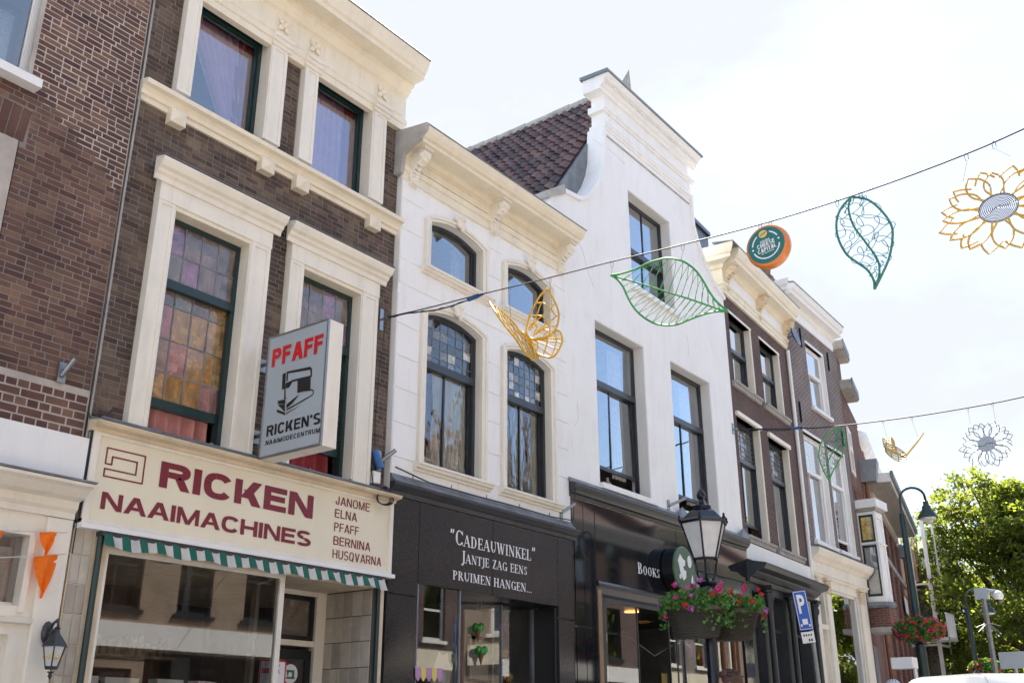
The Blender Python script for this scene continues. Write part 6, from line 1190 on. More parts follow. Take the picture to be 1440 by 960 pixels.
# cheese
def rotto(n):   # z axis -> n
    return Vector((0,0,1)).rotation_difference(Vector(n).normalized()).to_matrix().to_4x4()
cw = thing('cheese_ornament', 'orange cheese wheel with round teal label reading GOUDA CHEESE CAPITAL OF THE WORLD', 'ornament', (X1,-4.9,5.5)); CT = Matrix.Translation((X1-.02,-4.885,5.755))@rotto((-1,.06,.02))
CT = Matrix.Translation((X1-.02,-4.885,5.755))@Matrix(((0,0,-1,0),(-1,0,0,0),(0,1,0,0),(0,0,0,1)))     # local x -> -y, y -> z, z -> -x
CT = CT@Matrix.Rotation(math.radians(-2),4,'Y')@Matrix.Rotation(math.radians(9),4,'Z')
obj('cheese_wheel', MB().lathe([(.02,-.13),(.13,-.13),(.175,-.115),(.2,-.085),(.21,-.05),(.21,-.01),(.2,.012),(.178,.02),(.02,.021)], (0,0,0), 40).xf(CT), M['orange'], cw, True)
obj('label', MB().lathe([(.005,.024),(.178,.024),(.179,.021)], (0,0,0), 40, cap=False).xf(CT), M['sticker'], cw); cp = lambda u, v, b: CT@Vector((b[0]+(b[1]-b[0])*u, b[2]+(b[3]-b[2])*v, .0265)); cp.lift = (-1,0,0)
text(cw, 'GOUDA', M['print_white'], cp, (-.048,.048,.034,.058), .03, .15); sans(cw, 'CHEESE', M['print_white'], cp, (-.085,.088,-.012,.03), .24, .70, .12); sans(cw, 'CAPITAL', M['print_white'], cp, (-.09,.092,-.062,-.02), .24, .68, .12); text(cw, 'OF THE WORLD', M['print_white'], cp, (-.062,.066,-.082,-.069), .03, .15)
rg = MB()
for a0, a1 in ((20,62),(118,165),(195,345)):
    pr_ = [math.radians(a0+(a1-a0)*i/16) for i in range(17)]
    for a, b in zip(pr_, pr_[1:]): rg.add([CT@Vector((r*math.cos(x), r*math.sin(x), .0262)) for r, x in ((.125,a),(.138,a),(.138,b),(.125,b))], [(0,1,2,3)])
for a in (5,180): rg.add([CT@Vector((.131*math.cos(math.radians(a))+.010*math.cos(x), .131*math.sin(math.radians(a))+.010*math.sin(x), .0264)) for x in [2*PI*i/12 for i in range(12)]], [tuple(range(12))])
obj('white_ring', rg, M['print_white'], cw); ym = MB(); ym.add([CT@Vector((.042*math.cos(x), .118+.038*math.sin(x), .0268)) for x in [2*PI*i/20 for i in range(20)]], [tuple(range(20))]); obj('yellow_emblem', ym, M['print_yellow'], cw); dm = MB(); dm.add([CT@Vector(p) for p in ((-.03,.106,.0274),(.032,.122,.0274),(.032,.132,.0274),(-.03,.116,.0274))], [(0,1,2,3)]); obj('emblem_bar', dm, M['sticker'], cw)
hangers(cw, C1, X1, [(-4.83,-4.82,5.95),(-4.93,-4.93,5.955)])
def flower(name_, lab, X, cy, cz, Rr, ry, petal, ring, rp, C, hooks, tilt, disc=None, n=13, seed=1):
    t = thing(name_, lab, 'ornament', (X, cy, cz-Rr)); T_m = Matrix.Translation((X,cy,cz))@Matrix.Rotation(tilt,4,'Y')@Matrix(((0,0,-1,0),(-1,0,0,0),(0,1,0,0),(0,0,0,1))); rr = random.Random(seed); rc = Rr*.31
    for layer in (0,1):
        for k in range(n):
            a = 2*PI*(k+.5*layer)/n+rr.uniform(-.07,.07); L_ = Rr*(.93 if layer == 0 else .98)*rr.uniform(.93,1.05); w = Rr*.19*rr.uniform(.85,1.1); ca, sa = math.cos(a), math.sin(a); tw = rr.uniform(-.05,.05)*Rr
            if layer == 0: q = [(rc,-w*.30),(rc+(L_-rc)*.35,-w*.85),(rc+(L_-rc)*.72,-w*.70),(L_,0),(rc+(L_-rc)*.72,w*.70),(rc+(L_-rc)*.35,w*.85),(rc,w*.30)]
            else: q = [(L_*.74,-w*.85),(L_*.88,-w*.5),(L_,0),(L_*.88,w*.5),(L_*.74,w*.85)]
            P = [T_m@Vector((u*ca-(v+tw*(u-rc)/Rr)*sa, u*sa+(v+tw*(u-rc)/Rr)*ca, -.006*layer)) for u, v in q]
            h = len(P)//2; obj('petal', MB().tube(spline(P[:h+1], 4)+spline(P[h:], 4)[1:], rp, 6), M[petal], t, True)
    c_ = MB()
    for i in range(1, 11 if not disc else 1): c_.tube([T_m@Vector((rc*i/10*math.cos(x), rc*i/10*math.sin(x), 0)) for x in [2*PI*j/36 for j in range(36)]], rp*.5, 4, True)
    if not disc: c_.tube(spline([T_m@Vector(p) for p in ((-rc*.8,-rc*.55,.004),(-.01,.01,.004),(rc*.5,.0,.004),(rc*.9,rc*.3,.004))], 6), rp*.5, 4)
    if disc:
        obj('disc', MB().lathe([(.005,0),(rc,0),(rc,.006),(.005,.006)], (0,0,0), 30).xf(T_m), M[disc], t); c_.tube(spline([T_m@Vector(p) for p in ((-rc,-rc*.2,.012),(-rc*.4,-rc*.25,.012),(rc*.1,.0,.012),(rc,-rc*.1,.012))], 6), rp*.7, 5)
    else: pass
    c_.tube([T_m@Vector((rc*math.cos(x), rc*math.sin(x), 0)) for x in [2*PI*j/36 for j in range(36)]], rp*.8, 5, True)
    obj('centre_rings', c_, M[ring], t); hangers(t, C, X, hooks); return t
flower('sunflower_ornament', 'golden wire sunflower with spiral centre hanging at the right end of the near cable', X1, -6.82, 5.515, .475, 0, 'gold', 'greyrod', .0085, C1, [(-6.66,-6.60,5.83),(-6.88,-6.98,5.93)], math.radians(18), n=12)
flower('sunflower_ornament', 'thin grey wire sunflower with pale disc centre hanging on the far cable above the tree', X2, -4.5, 6.12, .445, 0, 'greyrod', 'greyrod', .0062, C2, [(-4.3,-4.3,6.5),(-4.7,-4.7,6.5)], math.radians(14), 'signgrey', n=13, seed=4)
GB=[(-2.813,6.452),(-2.872,6.421),(-2.959,6.449),(-3.005,6.333),(-2.959,6.297),(-2.863,6.357),(-2.837,6.318),(-2.924,6.195),(-3.037,6.113),(-3.159,6.104),(-3.126,6.163),(-3.017,6.266)]; GW=[(-3.16,6.114),(-3.206,6.15),(-3.394,6.332),(-3.527,6.481),(-3.443,6.388),(-3.186,6.153)]
g2 = thing('butterfly_ornament', 'small pale gold wire butterfly on the far cable above the big eave, one wing raised', 'ornament', (X2,-3.0,6.1)); v_ = MB()
for dx in (-.10,-.03,.05,.12): v_.tube(spline([(X2+dx,a+dx*.3,b-dx*.25) for a,b in GB],4), .011, 5)
for i in range(0,12,1): a, b = GB[i]; v_.tube([(X2-.10,a-.03,b+.025),(X2+.12,a+.036,b-.03)], .009, 5)
obj('wing', v_, M['palegold'], g2); obj('wing', MB().tube(spline([(X2,a,b) for a,b in GW],4,True), .013, 6, True).tube([(X2,-3.2,6.14),(X2,-3.48,6.43)], .008, 5), M['palegold'], g2); obj('body', MB().tube([(X2-.05,-2.83,6.35),(X2,-3.0,6.22),(X2,-3.16,6.11)], .02, 7), M['palegold'], g2); hangers(g2, C2, X2, [(-2.86,-2.9,6.46),(-3.36,-3.42,6.42)])
# ================================================================ leaves and flowers helper
def leafcloud(n, pts_fn, size, seed, aspect=.7, droop=.4, nrm=None):
    rg_ = np.random.default_rng(seed); C_ = pts_fn(n, rg_); n = len(C_); ax = rg_.normal(size=(n,3)); ax /= np.linalg.norm(ax,axis=1)[:,None]; b = rg_.normal(size=(n,3)); b -= (b*ax).sum(1)[:,None]*ax; b /= np.linalg.norm(b,axis=1)[:,None]; s = size*rg_.uniform(.6,1.3,n)[:,None]; c = np.cross(ax,b)
    V = np.stack([C_-ax*s, C_+b*s*aspect+c*s*.15, C_+ax*s, C_-b*s*aspect+c*s*.15], 1).reshape(-1,3)
    me = bpy.data.meshes.new('leaves'); me.vertices.add(4*n); me.vertices.foreach_set('co', V.astype(np.float32).ravel()); me.loops.add(4*n); me.loops.foreach_set('vertex_index', np.arange(4*n,dtype=np.int32)); me.polygons.add(n); me.polygons.foreach_set('loop_start', np.arange(0,4*n,4,dtype=np.int32)); me.polygons.foreach_set('loop_total', np.full(n,4,dtype=np.int32)); me.update(calc_edges=True)
    a = me.attributes.new('tint','FLOAT','FACE'); a.data.foreach_set('value', rg_.uniform(.001,1,n).astype(np.float32)); return me
def bloom(par, c, r, col, n=12):
    mb = MB(); rr = random.Random(hash((round(c[0],2), round(c[1],2), round(c[2],2))) % 9999 if 0 else int(abs(c[0]*131+c[1]*717+c[2]*313)*10) % 9973)
    for i in range(n):
        d = Vector((rr.gauss(0,1), rr.gauss(0,1), rr.gauss(.3,1))).normalized(); p = Vector(c)+d*r*rr.uniform(.45,1); u = d.cross(Vector((.3,.5,.8))).normalized()*r*.55; v = d.cross(u).normalized()*r*.5; k = d*r*.15
        mb.add([tuple(p-u*.3), tuple(p+v*.8+k), tuple(p+u), tuple(p-v*.8+k)], [(0,1,2,3)])
    mb.ball(c, r*.45, 6, 4); return obj('flower', mb, M[col], par)
# ================================================================ the street lantern in front of the book shop
LX, LY_ = 10.72, -2.72
sl_ = thing('street_lantern', 'black six-sided street lantern on a post in front of the book shop', 'street lantern', (LX, LY_, GZ))
obj('post', MB().lathe([(.16,0),(.16,.1),(.12,.14),(.11,.8),(.13,.84),(.085,.9),(.07,1.4),(.065,2.55),(.062,2.62)], (LX,LY_,GZ), 16), M['lampblack'], sl_, True)
obj('collar', MB().lathe([(.062,2.98),(.075,3.0),(.12,3.03),(.13,3.06),(.10,3.09),(.08,3.10),(.085,3.16),(.11,3.18),(.12,3.21),(.07,3.23),(.05,3.25)], (LX,LY_,0), 16), M['lampblack'], sl_, True)
P_ = MB()
for k in range(4):
    a = k*PI/2+.5; P_.tube(spline([(LX+.05*math.cos(a),LY_+.05*math.sin(a),3.22),(LX+.10*math.cos(a),LY_+.10*math.sin(a),3.30),(LX+.115*math.cos(a),LY_+.115*math.sin(a),3.40),(LX+.13*math.cos(a),LY_+.13*math.sin(a),3.47)],4), .014, 6)
P_.tube([(LX,LY_,3.22),(LX,LY_,3.46)], .018, 8); obj('cradle', P_, M['lampblack'], sl_)
R0, R1, Z0, Z1 = .145, .275, 3.48, 3.88; off = .35
def hexp(r, z, k): a = k*PI/3+off; return (LX+r*math.cos(a), LY_+r*math.sin(a), z)
fr = MB().lathe([(R0-.02,Z0-.025),(R0+.018,Z0-.02),(R0+.02,Z0),(R0-.02,Z0+.005)], (LX,LY_,0), 6, off=off).lathe([(R1-.02,Z1-.01),(R1+.02,Z1-.01),(R1+.03,Z1+.015),(R1-.02,Z1+.03)], (LX,LY_,0), 6, off=off)
for k in range(6): fr.tube([hexp(R0,Z0,k), hexp(R1,Z1,k)], .011, 6)
obj('frame', fr, M['lampblack'], sl_)
for k in range(6): obj('pane', MB().add([hexp(R0*.985,Z0,k),hexp(R0*.985,Z0,k+1),hexp(R1*.985,Z1,k+1),hexp(R1*.985,Z1,k)], [(0,1,2,3)]), M['frost'], sl_)
obj('roof', MB().lathe([(.285,3.90),(.25,3.93),(.17,4.01),(.115,4.045),(.12,4.065),(.09,4.08)], (LX,LY_,0), 6, off=off), M['lampblack'], sl_)
obj('finial', MB().lathe([(.105,4.07),(.11,4.085),(.06,4.11),(.04,4.15),(.03,4.17),(.05,4.19),(.055,4.215),(.045,4.25),(.015,4.29),(.003,4.31)], (LX,LY_,0), 14), M['lampblack'], sl_, True)
for k in range(6): p = hexp(.295,3.90,k); obj('corner_finial', MB().lathe([(.018,0),(.022,.02),(.012,.035),(.016,.05),(.003,.07)], p, 7), M['lampblack'], sl_)
VD = Vector((LX, LY_+8, 0)).normalized(); RD = Vector((VD.y, -VD.x, 0))
def tub(ctr, lab, rz):
    t = thing('flower_planter', lab, 'planter', (ctr.x, ctr.y, 2.58), rz, frame='own'); pr_ = [(.0,.0),(.20,.0),(.225,.02)]
    for i in range(12): z = .03+i*.021; r = .228+.0055*i; pr_ += [(r+.005,z),(r-.004,z+.011)]
    pr_ += [(.30,.285),(.325,.29),(.33,.335),(.31,.345),(.30,.33),(.28,.30)]
    obj('tub', MB().lathe(pr_, (0,0,0), 28, sx=1.12, sy=.62, cap=False), M['planter'], t, True); obj('soil', MB().lathe([(.0,.30),(.29,.30),(.29,.31),(0,.315)], (0,0,0), 20, sx=1.12, sy=.62, cap=False), M['bark'], t); return t
ca = Vector((LX,LY_,0))-RD*.16-VD*.20; cb_ = Vector((LX,LY_,0))+RD*.22+VD*.20; rzt = math.atan2(RD.y, RD.x)
ta = tub(ca, 'olive flower tub nearer the camera on the lantern post, trailing geraniums', rzt-.25); tb = tub(cb_, 'ribbed olive flower tub behind on the lantern post, partly hidden by the nearer one', rzt-.25)
for q, (T, c) in enumerate(((ta, ca), (tb, cb_))):
    def pf_(n, g, q=q):
        a = g.uniform(0,2*PI,n); r = np.sqrt(g.uniform(0,1,n)); x = .40*r*np.cos(a); y = .27*r*np.sin(a); z = .34+g.uniform(-.05,.20,n)*(1.05-.5*r)+.05*np.sin(x*17+q)*np.cos(y*14); m_ = g.uniform(0,1,n) < .24; ae = g.uniform(0,2*PI,n); x = np.where(m_, .385*np.cos(ae)+g.normal(0,.02,n), x); y = np.where(m_, .235*np.sin(ae)+g.normal(0,.02,n), y); z = np.where(m_, .34-g.uniform(0,1,n)**1.6*.24*(np.sin(ae*2.5+q*2)>.1)+g.normal(0,.02,n), z); return np.stack([x,y,z],1)
    obj('foliage', None, None, T, mesh=leafcloud(1500, pf_, .024, 11+q, .8), kind='stuff').data.materials.append(M['leaf'])
    st = MB(); rr = random.Random(5+q)
    for i in range(26): a = rr.uniform(0,6.28); r = rr.uniform(.05,.36); st.tube([(r*.6*math.cos(a), r*.4*math.sin(a), .3),(r*1.05*math.cos(a), r*.7*math.sin(a), .36+rr.uniform(0,.15))], .004, 4)
    obj('stems', st, M['leaf'], T)
    for i in range(22): a = rr.uniform(0,2*PI); r = rr.uniform(.15,.43); z = .43+rr.uniform(0,.17) if r < .34 else .38+rr.uniform(-.20,.12); a = a if i % 3 else -PI/2+rr.uniform(-1.1,1.1); bloom(T, (1.08*r*math.cos(a), .70*r*math.sin(a)+(-.04), z), rr.uniform(.030,.044), rr.choice(['fl_red','fl_pink','fl_lilac','fl_red','fl_pink']))
br = MB().tube([tuple(ca+Vector((0,0,2.75))), (LX,LY_,2.85), tuple(cb_+Vector((0,0,2.75)))], .018, 6); br.tube([(LX,LY_,2.4),(LX,LY_,2.99)], .058, 10); obj('planter_arm', br, M['lampblack'], sl_)
# ================================================================ street lamps, camera pole, parking sign
def arc_lamp(x, y, h, lab, group, bent=1., s=1.):
    t = thing('street_lamp', lab, 'street lamp', (x,y,GZ), group=group); d = Vector((.25,-.97,0)).normalized(); z0 = GZ+h
    obj('post', MB().lathe([(.11,0),(.11,.9),(.08,1.0),(.075,2.6),(.085,2.65),(.06,2.75),(.048,h-.35),(.045,h-.3)], (x,y,GZ), 12), M['teal'], t, True)
    R_ = .30*s; P = [Vector((x,y,z0-.32))]+[Vector((x,y,z0-.05))+d*(R_-R_*math.cos(a))+Vector((0,0,R_*.9*math.sin(a))) for a in [PI*i/10 for i in range(11)]]; P.append(P[-1]+Vector((0,0,-.10))); obj('arm', MB().tube(P, .032*s, 8), M['teal'], t, True)
    e = P[-1]; obj('lamp_hood', MB().lathe([(.04,.04),(.065,.03),(.07,-.03),(.11,-.06),(.115,-.10),(.24,-.22),(.245,-.25),(.0,-.25)], (e.x,e.y,e.z), 16, sx=s, sy=s, cap=False), M['teal'], t, True); obj('lamp_glass', MB().lathe([(.20,-.245),(.17,-.275),(.0,-.285)], (e.x,e.y,e.z), 14, sx=s, sy=s, cap=False), M['frost'], t, True)
    return t
L2 = (17.4,-3.10); a = arc_lamp(L2[0], L2[1], 4.93, 'dark green street lamp with curved arm carrying the round flower basket', 'curved arm street lamps', s=.66)
arc_lamp(25.4,-2.0,4.15,'dark street lamp with curved arm seen against the tree, left of the camera pole','curved arm street lamps', s=.72)
bk = thing('flower_basket', 'round basket of red and pink geraniums on the nearer curved street lamp', 'flower basket', (L2[0], L2[1], 2.95))
obj('bowl', MB().lathe([(.10,0),(.20,.06),(.27,.14),(.28,.18)], (L2[0],L2[1],2.92), 18), M['lampblack'], bk, True)
def pb(n, g):
    v = g.normal(size=(n,3)); v /= np.linalg.norm(v,axis=1)[:,None]; r = g.uniform(.7,1,n)**.5; return np.stack([L2[0]+.40*v[:,0]*r, L2[1]+.40*v[:,1]*r, 3.15+.20*v[:,2]*r-.03*np.abs(v[:,0])], 1)
obj('foliage', None, None, bk, mesh=leafcloud(3200, pb, .026, 31, .8), kind='stuff').data.materials.append(M['leaf'])
rr = random.Random(77)
for i in range(110):
    v = Vector((rr.gauss(-.5,1), rr.gauss(-.3,1), rr.gauss(0,.8))).normalized(); bloom(bk, (L2[0]+.42*v.x, L2[1]+.42*v.y, 3.15+.22*v.z), rr.uniform(.020,.036), rr.choice(['fl_red','fl_red','fl_pink','fl_pink','fl_red']), 8)
b2_ = thing('flower_basket', 'far basket of red flowers low on the second curved street lamp', 'flower basket', (25.4,-2.2,2.74))
def pb2(n, g):
    v = g.normal(size=(n,3)); v /= np.linalg.norm(v,axis=1)[:,None]; return np.stack([25.4+.36*v[:,0], -2.2+.36*v[:,1], 2.95+.2*v[:,2]], 1)
obj('foliage', None, None, b2_, mesh=leafcloud(1500, pb2, .04, 32, .8), kind='stuff').data.materials.append(M['leaf']); obj('bowl', MB().lathe([(.08,0),(.16,.06),(.24,.14),(.25,.18)], (25.4,-2.2,2.74), 14), M['lampblack'], b2_)
for i in range(40):
    v = Vector((rr.gauss(-.5,1), rr.gauss(-.3,1), rr.gauss(0,.8))).normalized(); bloom(b2_, (25.4+.38*v.x, -2.2+.38*v.y, 2.95+.22*v.z), .04, rr.choice(['fl_red','fl_pink']), 8)
cp_ = thing('camera_pole', 'grey steel pole with a white security camera in front of the tree', 'camera pole', (21.5,-3.25,GZ)); obj('pole', MB().tube([(21.5,-3.25,GZ),(21.5,-3.25,4.1)], .05, 10), M['steel'], cp_)
obj('camera_housing', MB().box(21.4,21.6,-3.35,-3.12,4.02,4.22).tube([(21.5,-3.28,4.18),(21.5,-3.5,4.14)], .045, 8), M['signgrey'], cp_); obj('camera_dome', MB().ball((21.5,-3.52,4.06), (.10,.10,.10), 12, 8), M['white'], cp_, True); obj('dome_glass', MB().ball((21.5,-3.52,3.99), (.07,.07,.07), 10, 6), M['carglass'], cp_, True)
sp = MB()
for k in range(8): a = k*PI/4; sp.tube([(21.5,-3.25,3.58),(21.5+.22*math.cos(a),-3.25+.22*math.sin(a),3.40 if k % 2 else 3.5)], .006, 4)
obj('anti_climb_spikes', sp, M['steel'], cp_)
pk = thing('parking_sign', 'blue parking sign with white P above a small white plate on a grey pole', 'parking sign', (13.0,-2.93,GZ)); PA = Matrix.Translation((13.06,-2.95,0))@Matrix.Rotation(math.radians(-64),4,'Z')@Matrix.Translation((0,0,2.6))@Matrix.Rotation(math.radians(-6),4,'Y')@Matrix.Translation((0,0,-2.6))
obj('pole', MB().tube([(13.11,-3.05,GZ),(13.08,-2.97,3.2)], .028, 8), M['steel'], pk); obj('panel', MB().cham(-.085,.085,-.04,-.02,2.84,3.34,.004).xf(PA), M['parkblue'], pk); ppt = lambda u, v, b: PA@Vector((b[0]+(b[1]-b[0])*u, -.0425, b[2]+(b[3]-b[2])*v))
text(pk, 'P', M['print_white'], ppt, (-.045,.045,3.05,3.29), .03); bb = MB()
for q in ((-.078,.078,2.85,2.857),(-.078,.078,3.323,3.33),(-.078,-.071,2.857,3.323),(.071,.078,2.857,3.323)): bb.box(q[0],q[1],-.0425,-.040,q[2],q[3])
bb.box(-.03,.035,-.043,-.04,2.91,2.98).box(-.06,-.04,-.043,-.04,2.89,2.92).box(.042,.06,-.043,-.04,2.88,2.91); obj('white_marks', bb.xf(PA), M['print_white'], pk); obj('lower_plate', MB().cham(-.08,.08,-.04,-.02,2.68,2.82,.004).xf(PA), M['white'], pk); bb = MB()
for i in range(4): bb.box(-.055+i*.03,-.038+i*.03,-.0425,-.04,2.765,2.79)
for i in range(2): bb.box(.0+i*.03,.02+i*.03,-.0425,-.04,2.70,2.73)
obj('plate_marks', bb.xf(PA), M['ink'], pk)
top('sign_box', MB().cham(16.1,16.35,-3.32,-3.0,2.50,2.66,.01).tube([(16.3,-3.28,GZ),(16.3,-3.28,2.6)], .03, 6), M['white'], 'white boxy sign on a thin post beside the nearer curved street lamp', 'sign')
top('road_sign', MB().box(24.4,24.45,-3.30,-2.72,2.88,3.22).tube([(24.48,-3.0,GZ),(24.48,-3.0,3.2)], .04, 6), M['signgrey'], 'grey back of a rectangular road sign beside the white van in front of the tree', 'sign')
# ================================================================ vehicles
def vehicle(lab, x, y, L_, W_, H_, hood, belt, name='parked_car', antenna=False, slope=.5, cat_='car', rz=0.):
    t = thing(name, lab, cat_, (x,y,GZ), rz, frame='own'); hw = W_/2
    S_ = [(-L_/2,.55,.62,.84),(-L_/2+.12,.28,belt-.05,.97),(-L_/2+.6,.22,belt,1.),(L_/2-hood-.3,.22,belt,1.),(L_/2-.35,.25,belt-.18,.97),(L_/2,.45,belt-.42,.82)]; V = []; n = 10
    for s, zb, zt, wf in S_:
        w = hw*wf; V += [(s,-w*.92,zb),(s,-w,zb+.1),(s,-w,zt-.12),(s,-w*.96,zt-.03),(s,-w*.86,zt),(s,w*.86,zt),(s,w*.96,zt-.03),(s,w,zt-.12),(s,w,zb+.1),(s,w*.92,zb)]
    F = [(i*n+k,(i*n+(k+1)%n),((i+1)*n+(k+1)%n),(i+1)*n+k) for i in range(len(S_)-1) for k in range(n)]+[tuple(range(n)), tuple(range(len(V)-1,len(V)-n-1,-1))]; obj('body', MB().add(V,F), M['carwhite'], t, True)
    a, b = -L_/2+.15, L_/2-hood; R_ = [(a,belt-.04,.90,0),(a+.25*slope,H_-.20,.80,1),(a+.55*slope,H_-.04,.76,1),(a+1.1*slope,H_,.74,1),(b-1.1,H_-.02,.74,1),(b-.75,H_-.07,.75,1),(b,belt-.02,.90,0)]
    g = MB(); V = [];
    for s, z, wf, _ in R_: V += [(s,-hw*.93,belt-.05),(s,-hw*wf,z-.03),(s,-hw*wf*.93,z),(s,0,z+.02 if _ else z),(s,hw*wf*.93,z),(s,hw*wf,z-.03),(s,hw*.93,belt-.05)]
    n = 7; F = [(i*n+k,i*n+k+1,(i+1)*n+k+1,(i+1)*n+k) for i in range(len(R_)-1) for k in range(n-1)]; obj('windows', g.add(V,F), M['carglass'], t)
    rf_ = MB(); V = []; Q = R_[1:-1]
    for s, z, wf, _ in Q: V += [(s,-hw*(wf+.012),z-.11),(s,-hw*(wf+.008),z-.025),(s,-hw*wf*.92,z+.014),(s,0,z+.034),(s,hw*wf*.92,z+.014),(s,hw*(wf+.008),z-.025),(s,hw*(wf+.012),z-.11)]
    F = [(i*n+k,i*n+k+1,(i+1)*n+k+1,(i+1)*n+k) for i in range(len(Q)-1) for k in range(n-1)]+[(0,1,2,3,4,5,6)[::-1], tuple(range(len(V)-n,len(V)))]; obj('roof', rf_.add(V,F), M['carwhite'], t, True)
    pl = MB()
    for s in (a+.9,(a+b)/2+.2):
        for sg_ in (-1,1): pl.add([(s,sg_*hw*.935,belt),(s+.09,sg_*hw*.935,belt),(s+.09,sg_*hw*.77,H_-.1),(s,sg_*hw*.77,H_-.1)], [(0,1,2,3)])
    obj('door_pillars', pl, M['carwhite'], t)
    for s in (-L_/2+.8, L_/2-.85):
        for sg_ in (-1,1):
            w = obj('wheel', MB().lathe([(.20,-.1),(.32,-.1),(.33,-.07),(.33,.07),(.32,.1),(.20,.1)], (0,0,0), 20).xf(Matrix.Translation((s,sg_*(hw-.1),.33))@Matrix.Rotation(PI/2,4,'X')), M['rubber'], t); obj('rim', MB().lathe([(.02,-.08),(.2,-.09),(.2,.09),(.02,.08)], (0,0,0), 14).xf(Matrix.Translation((s,sg_*(hw-.09),.33))@Matrix.Rotation(PI/2,4,'X')), M['steel'], w)
    for sg_ in (-1,1): obj('tail_light', MB().box(-L_/2+.02,-L_/2+.1,sg_*hw*.78-.06,sg_*hw*.78+.06,belt-.28,belt-.08), M['fl_red'], t); obj('headlight', MB().box(L_/2-.2,L_/2-.04,sg_*hw*.68-.12,sg_*hw*.68+.12,belt-.5,belt-.36), M['frost'], t); obj('mirror', MB().ball((b-.35,sg_*(hw+.1),belt+.08),(.08,.10,.07),8,6), M['carwhite'], t, True)
    if antenna: o = obj('antenna', MB().lathe([(.045,0),(.03,.03),(.012,.06)], (-L_/2+.75,0,H_+.012), 10).tube([(-L_/2+.75,0,H_+.05),(-L_/2+.62,0,H_+.62)], .006, 5), M['rubber'], t)
    return t
vehicle('white parked car with a roof antenna at the bottom edge, below the flower basket', 13.25, -5.15, 3.9, 1.70, 1.76, .7, 1.05, antenna=True)
vehicle('white parked van at the right edge, in front of the tree', 19.1, -6.0, 5.0, 1.95, 2.06, .9, 1.25, name='parked_van', cat_='van', slope=.35)
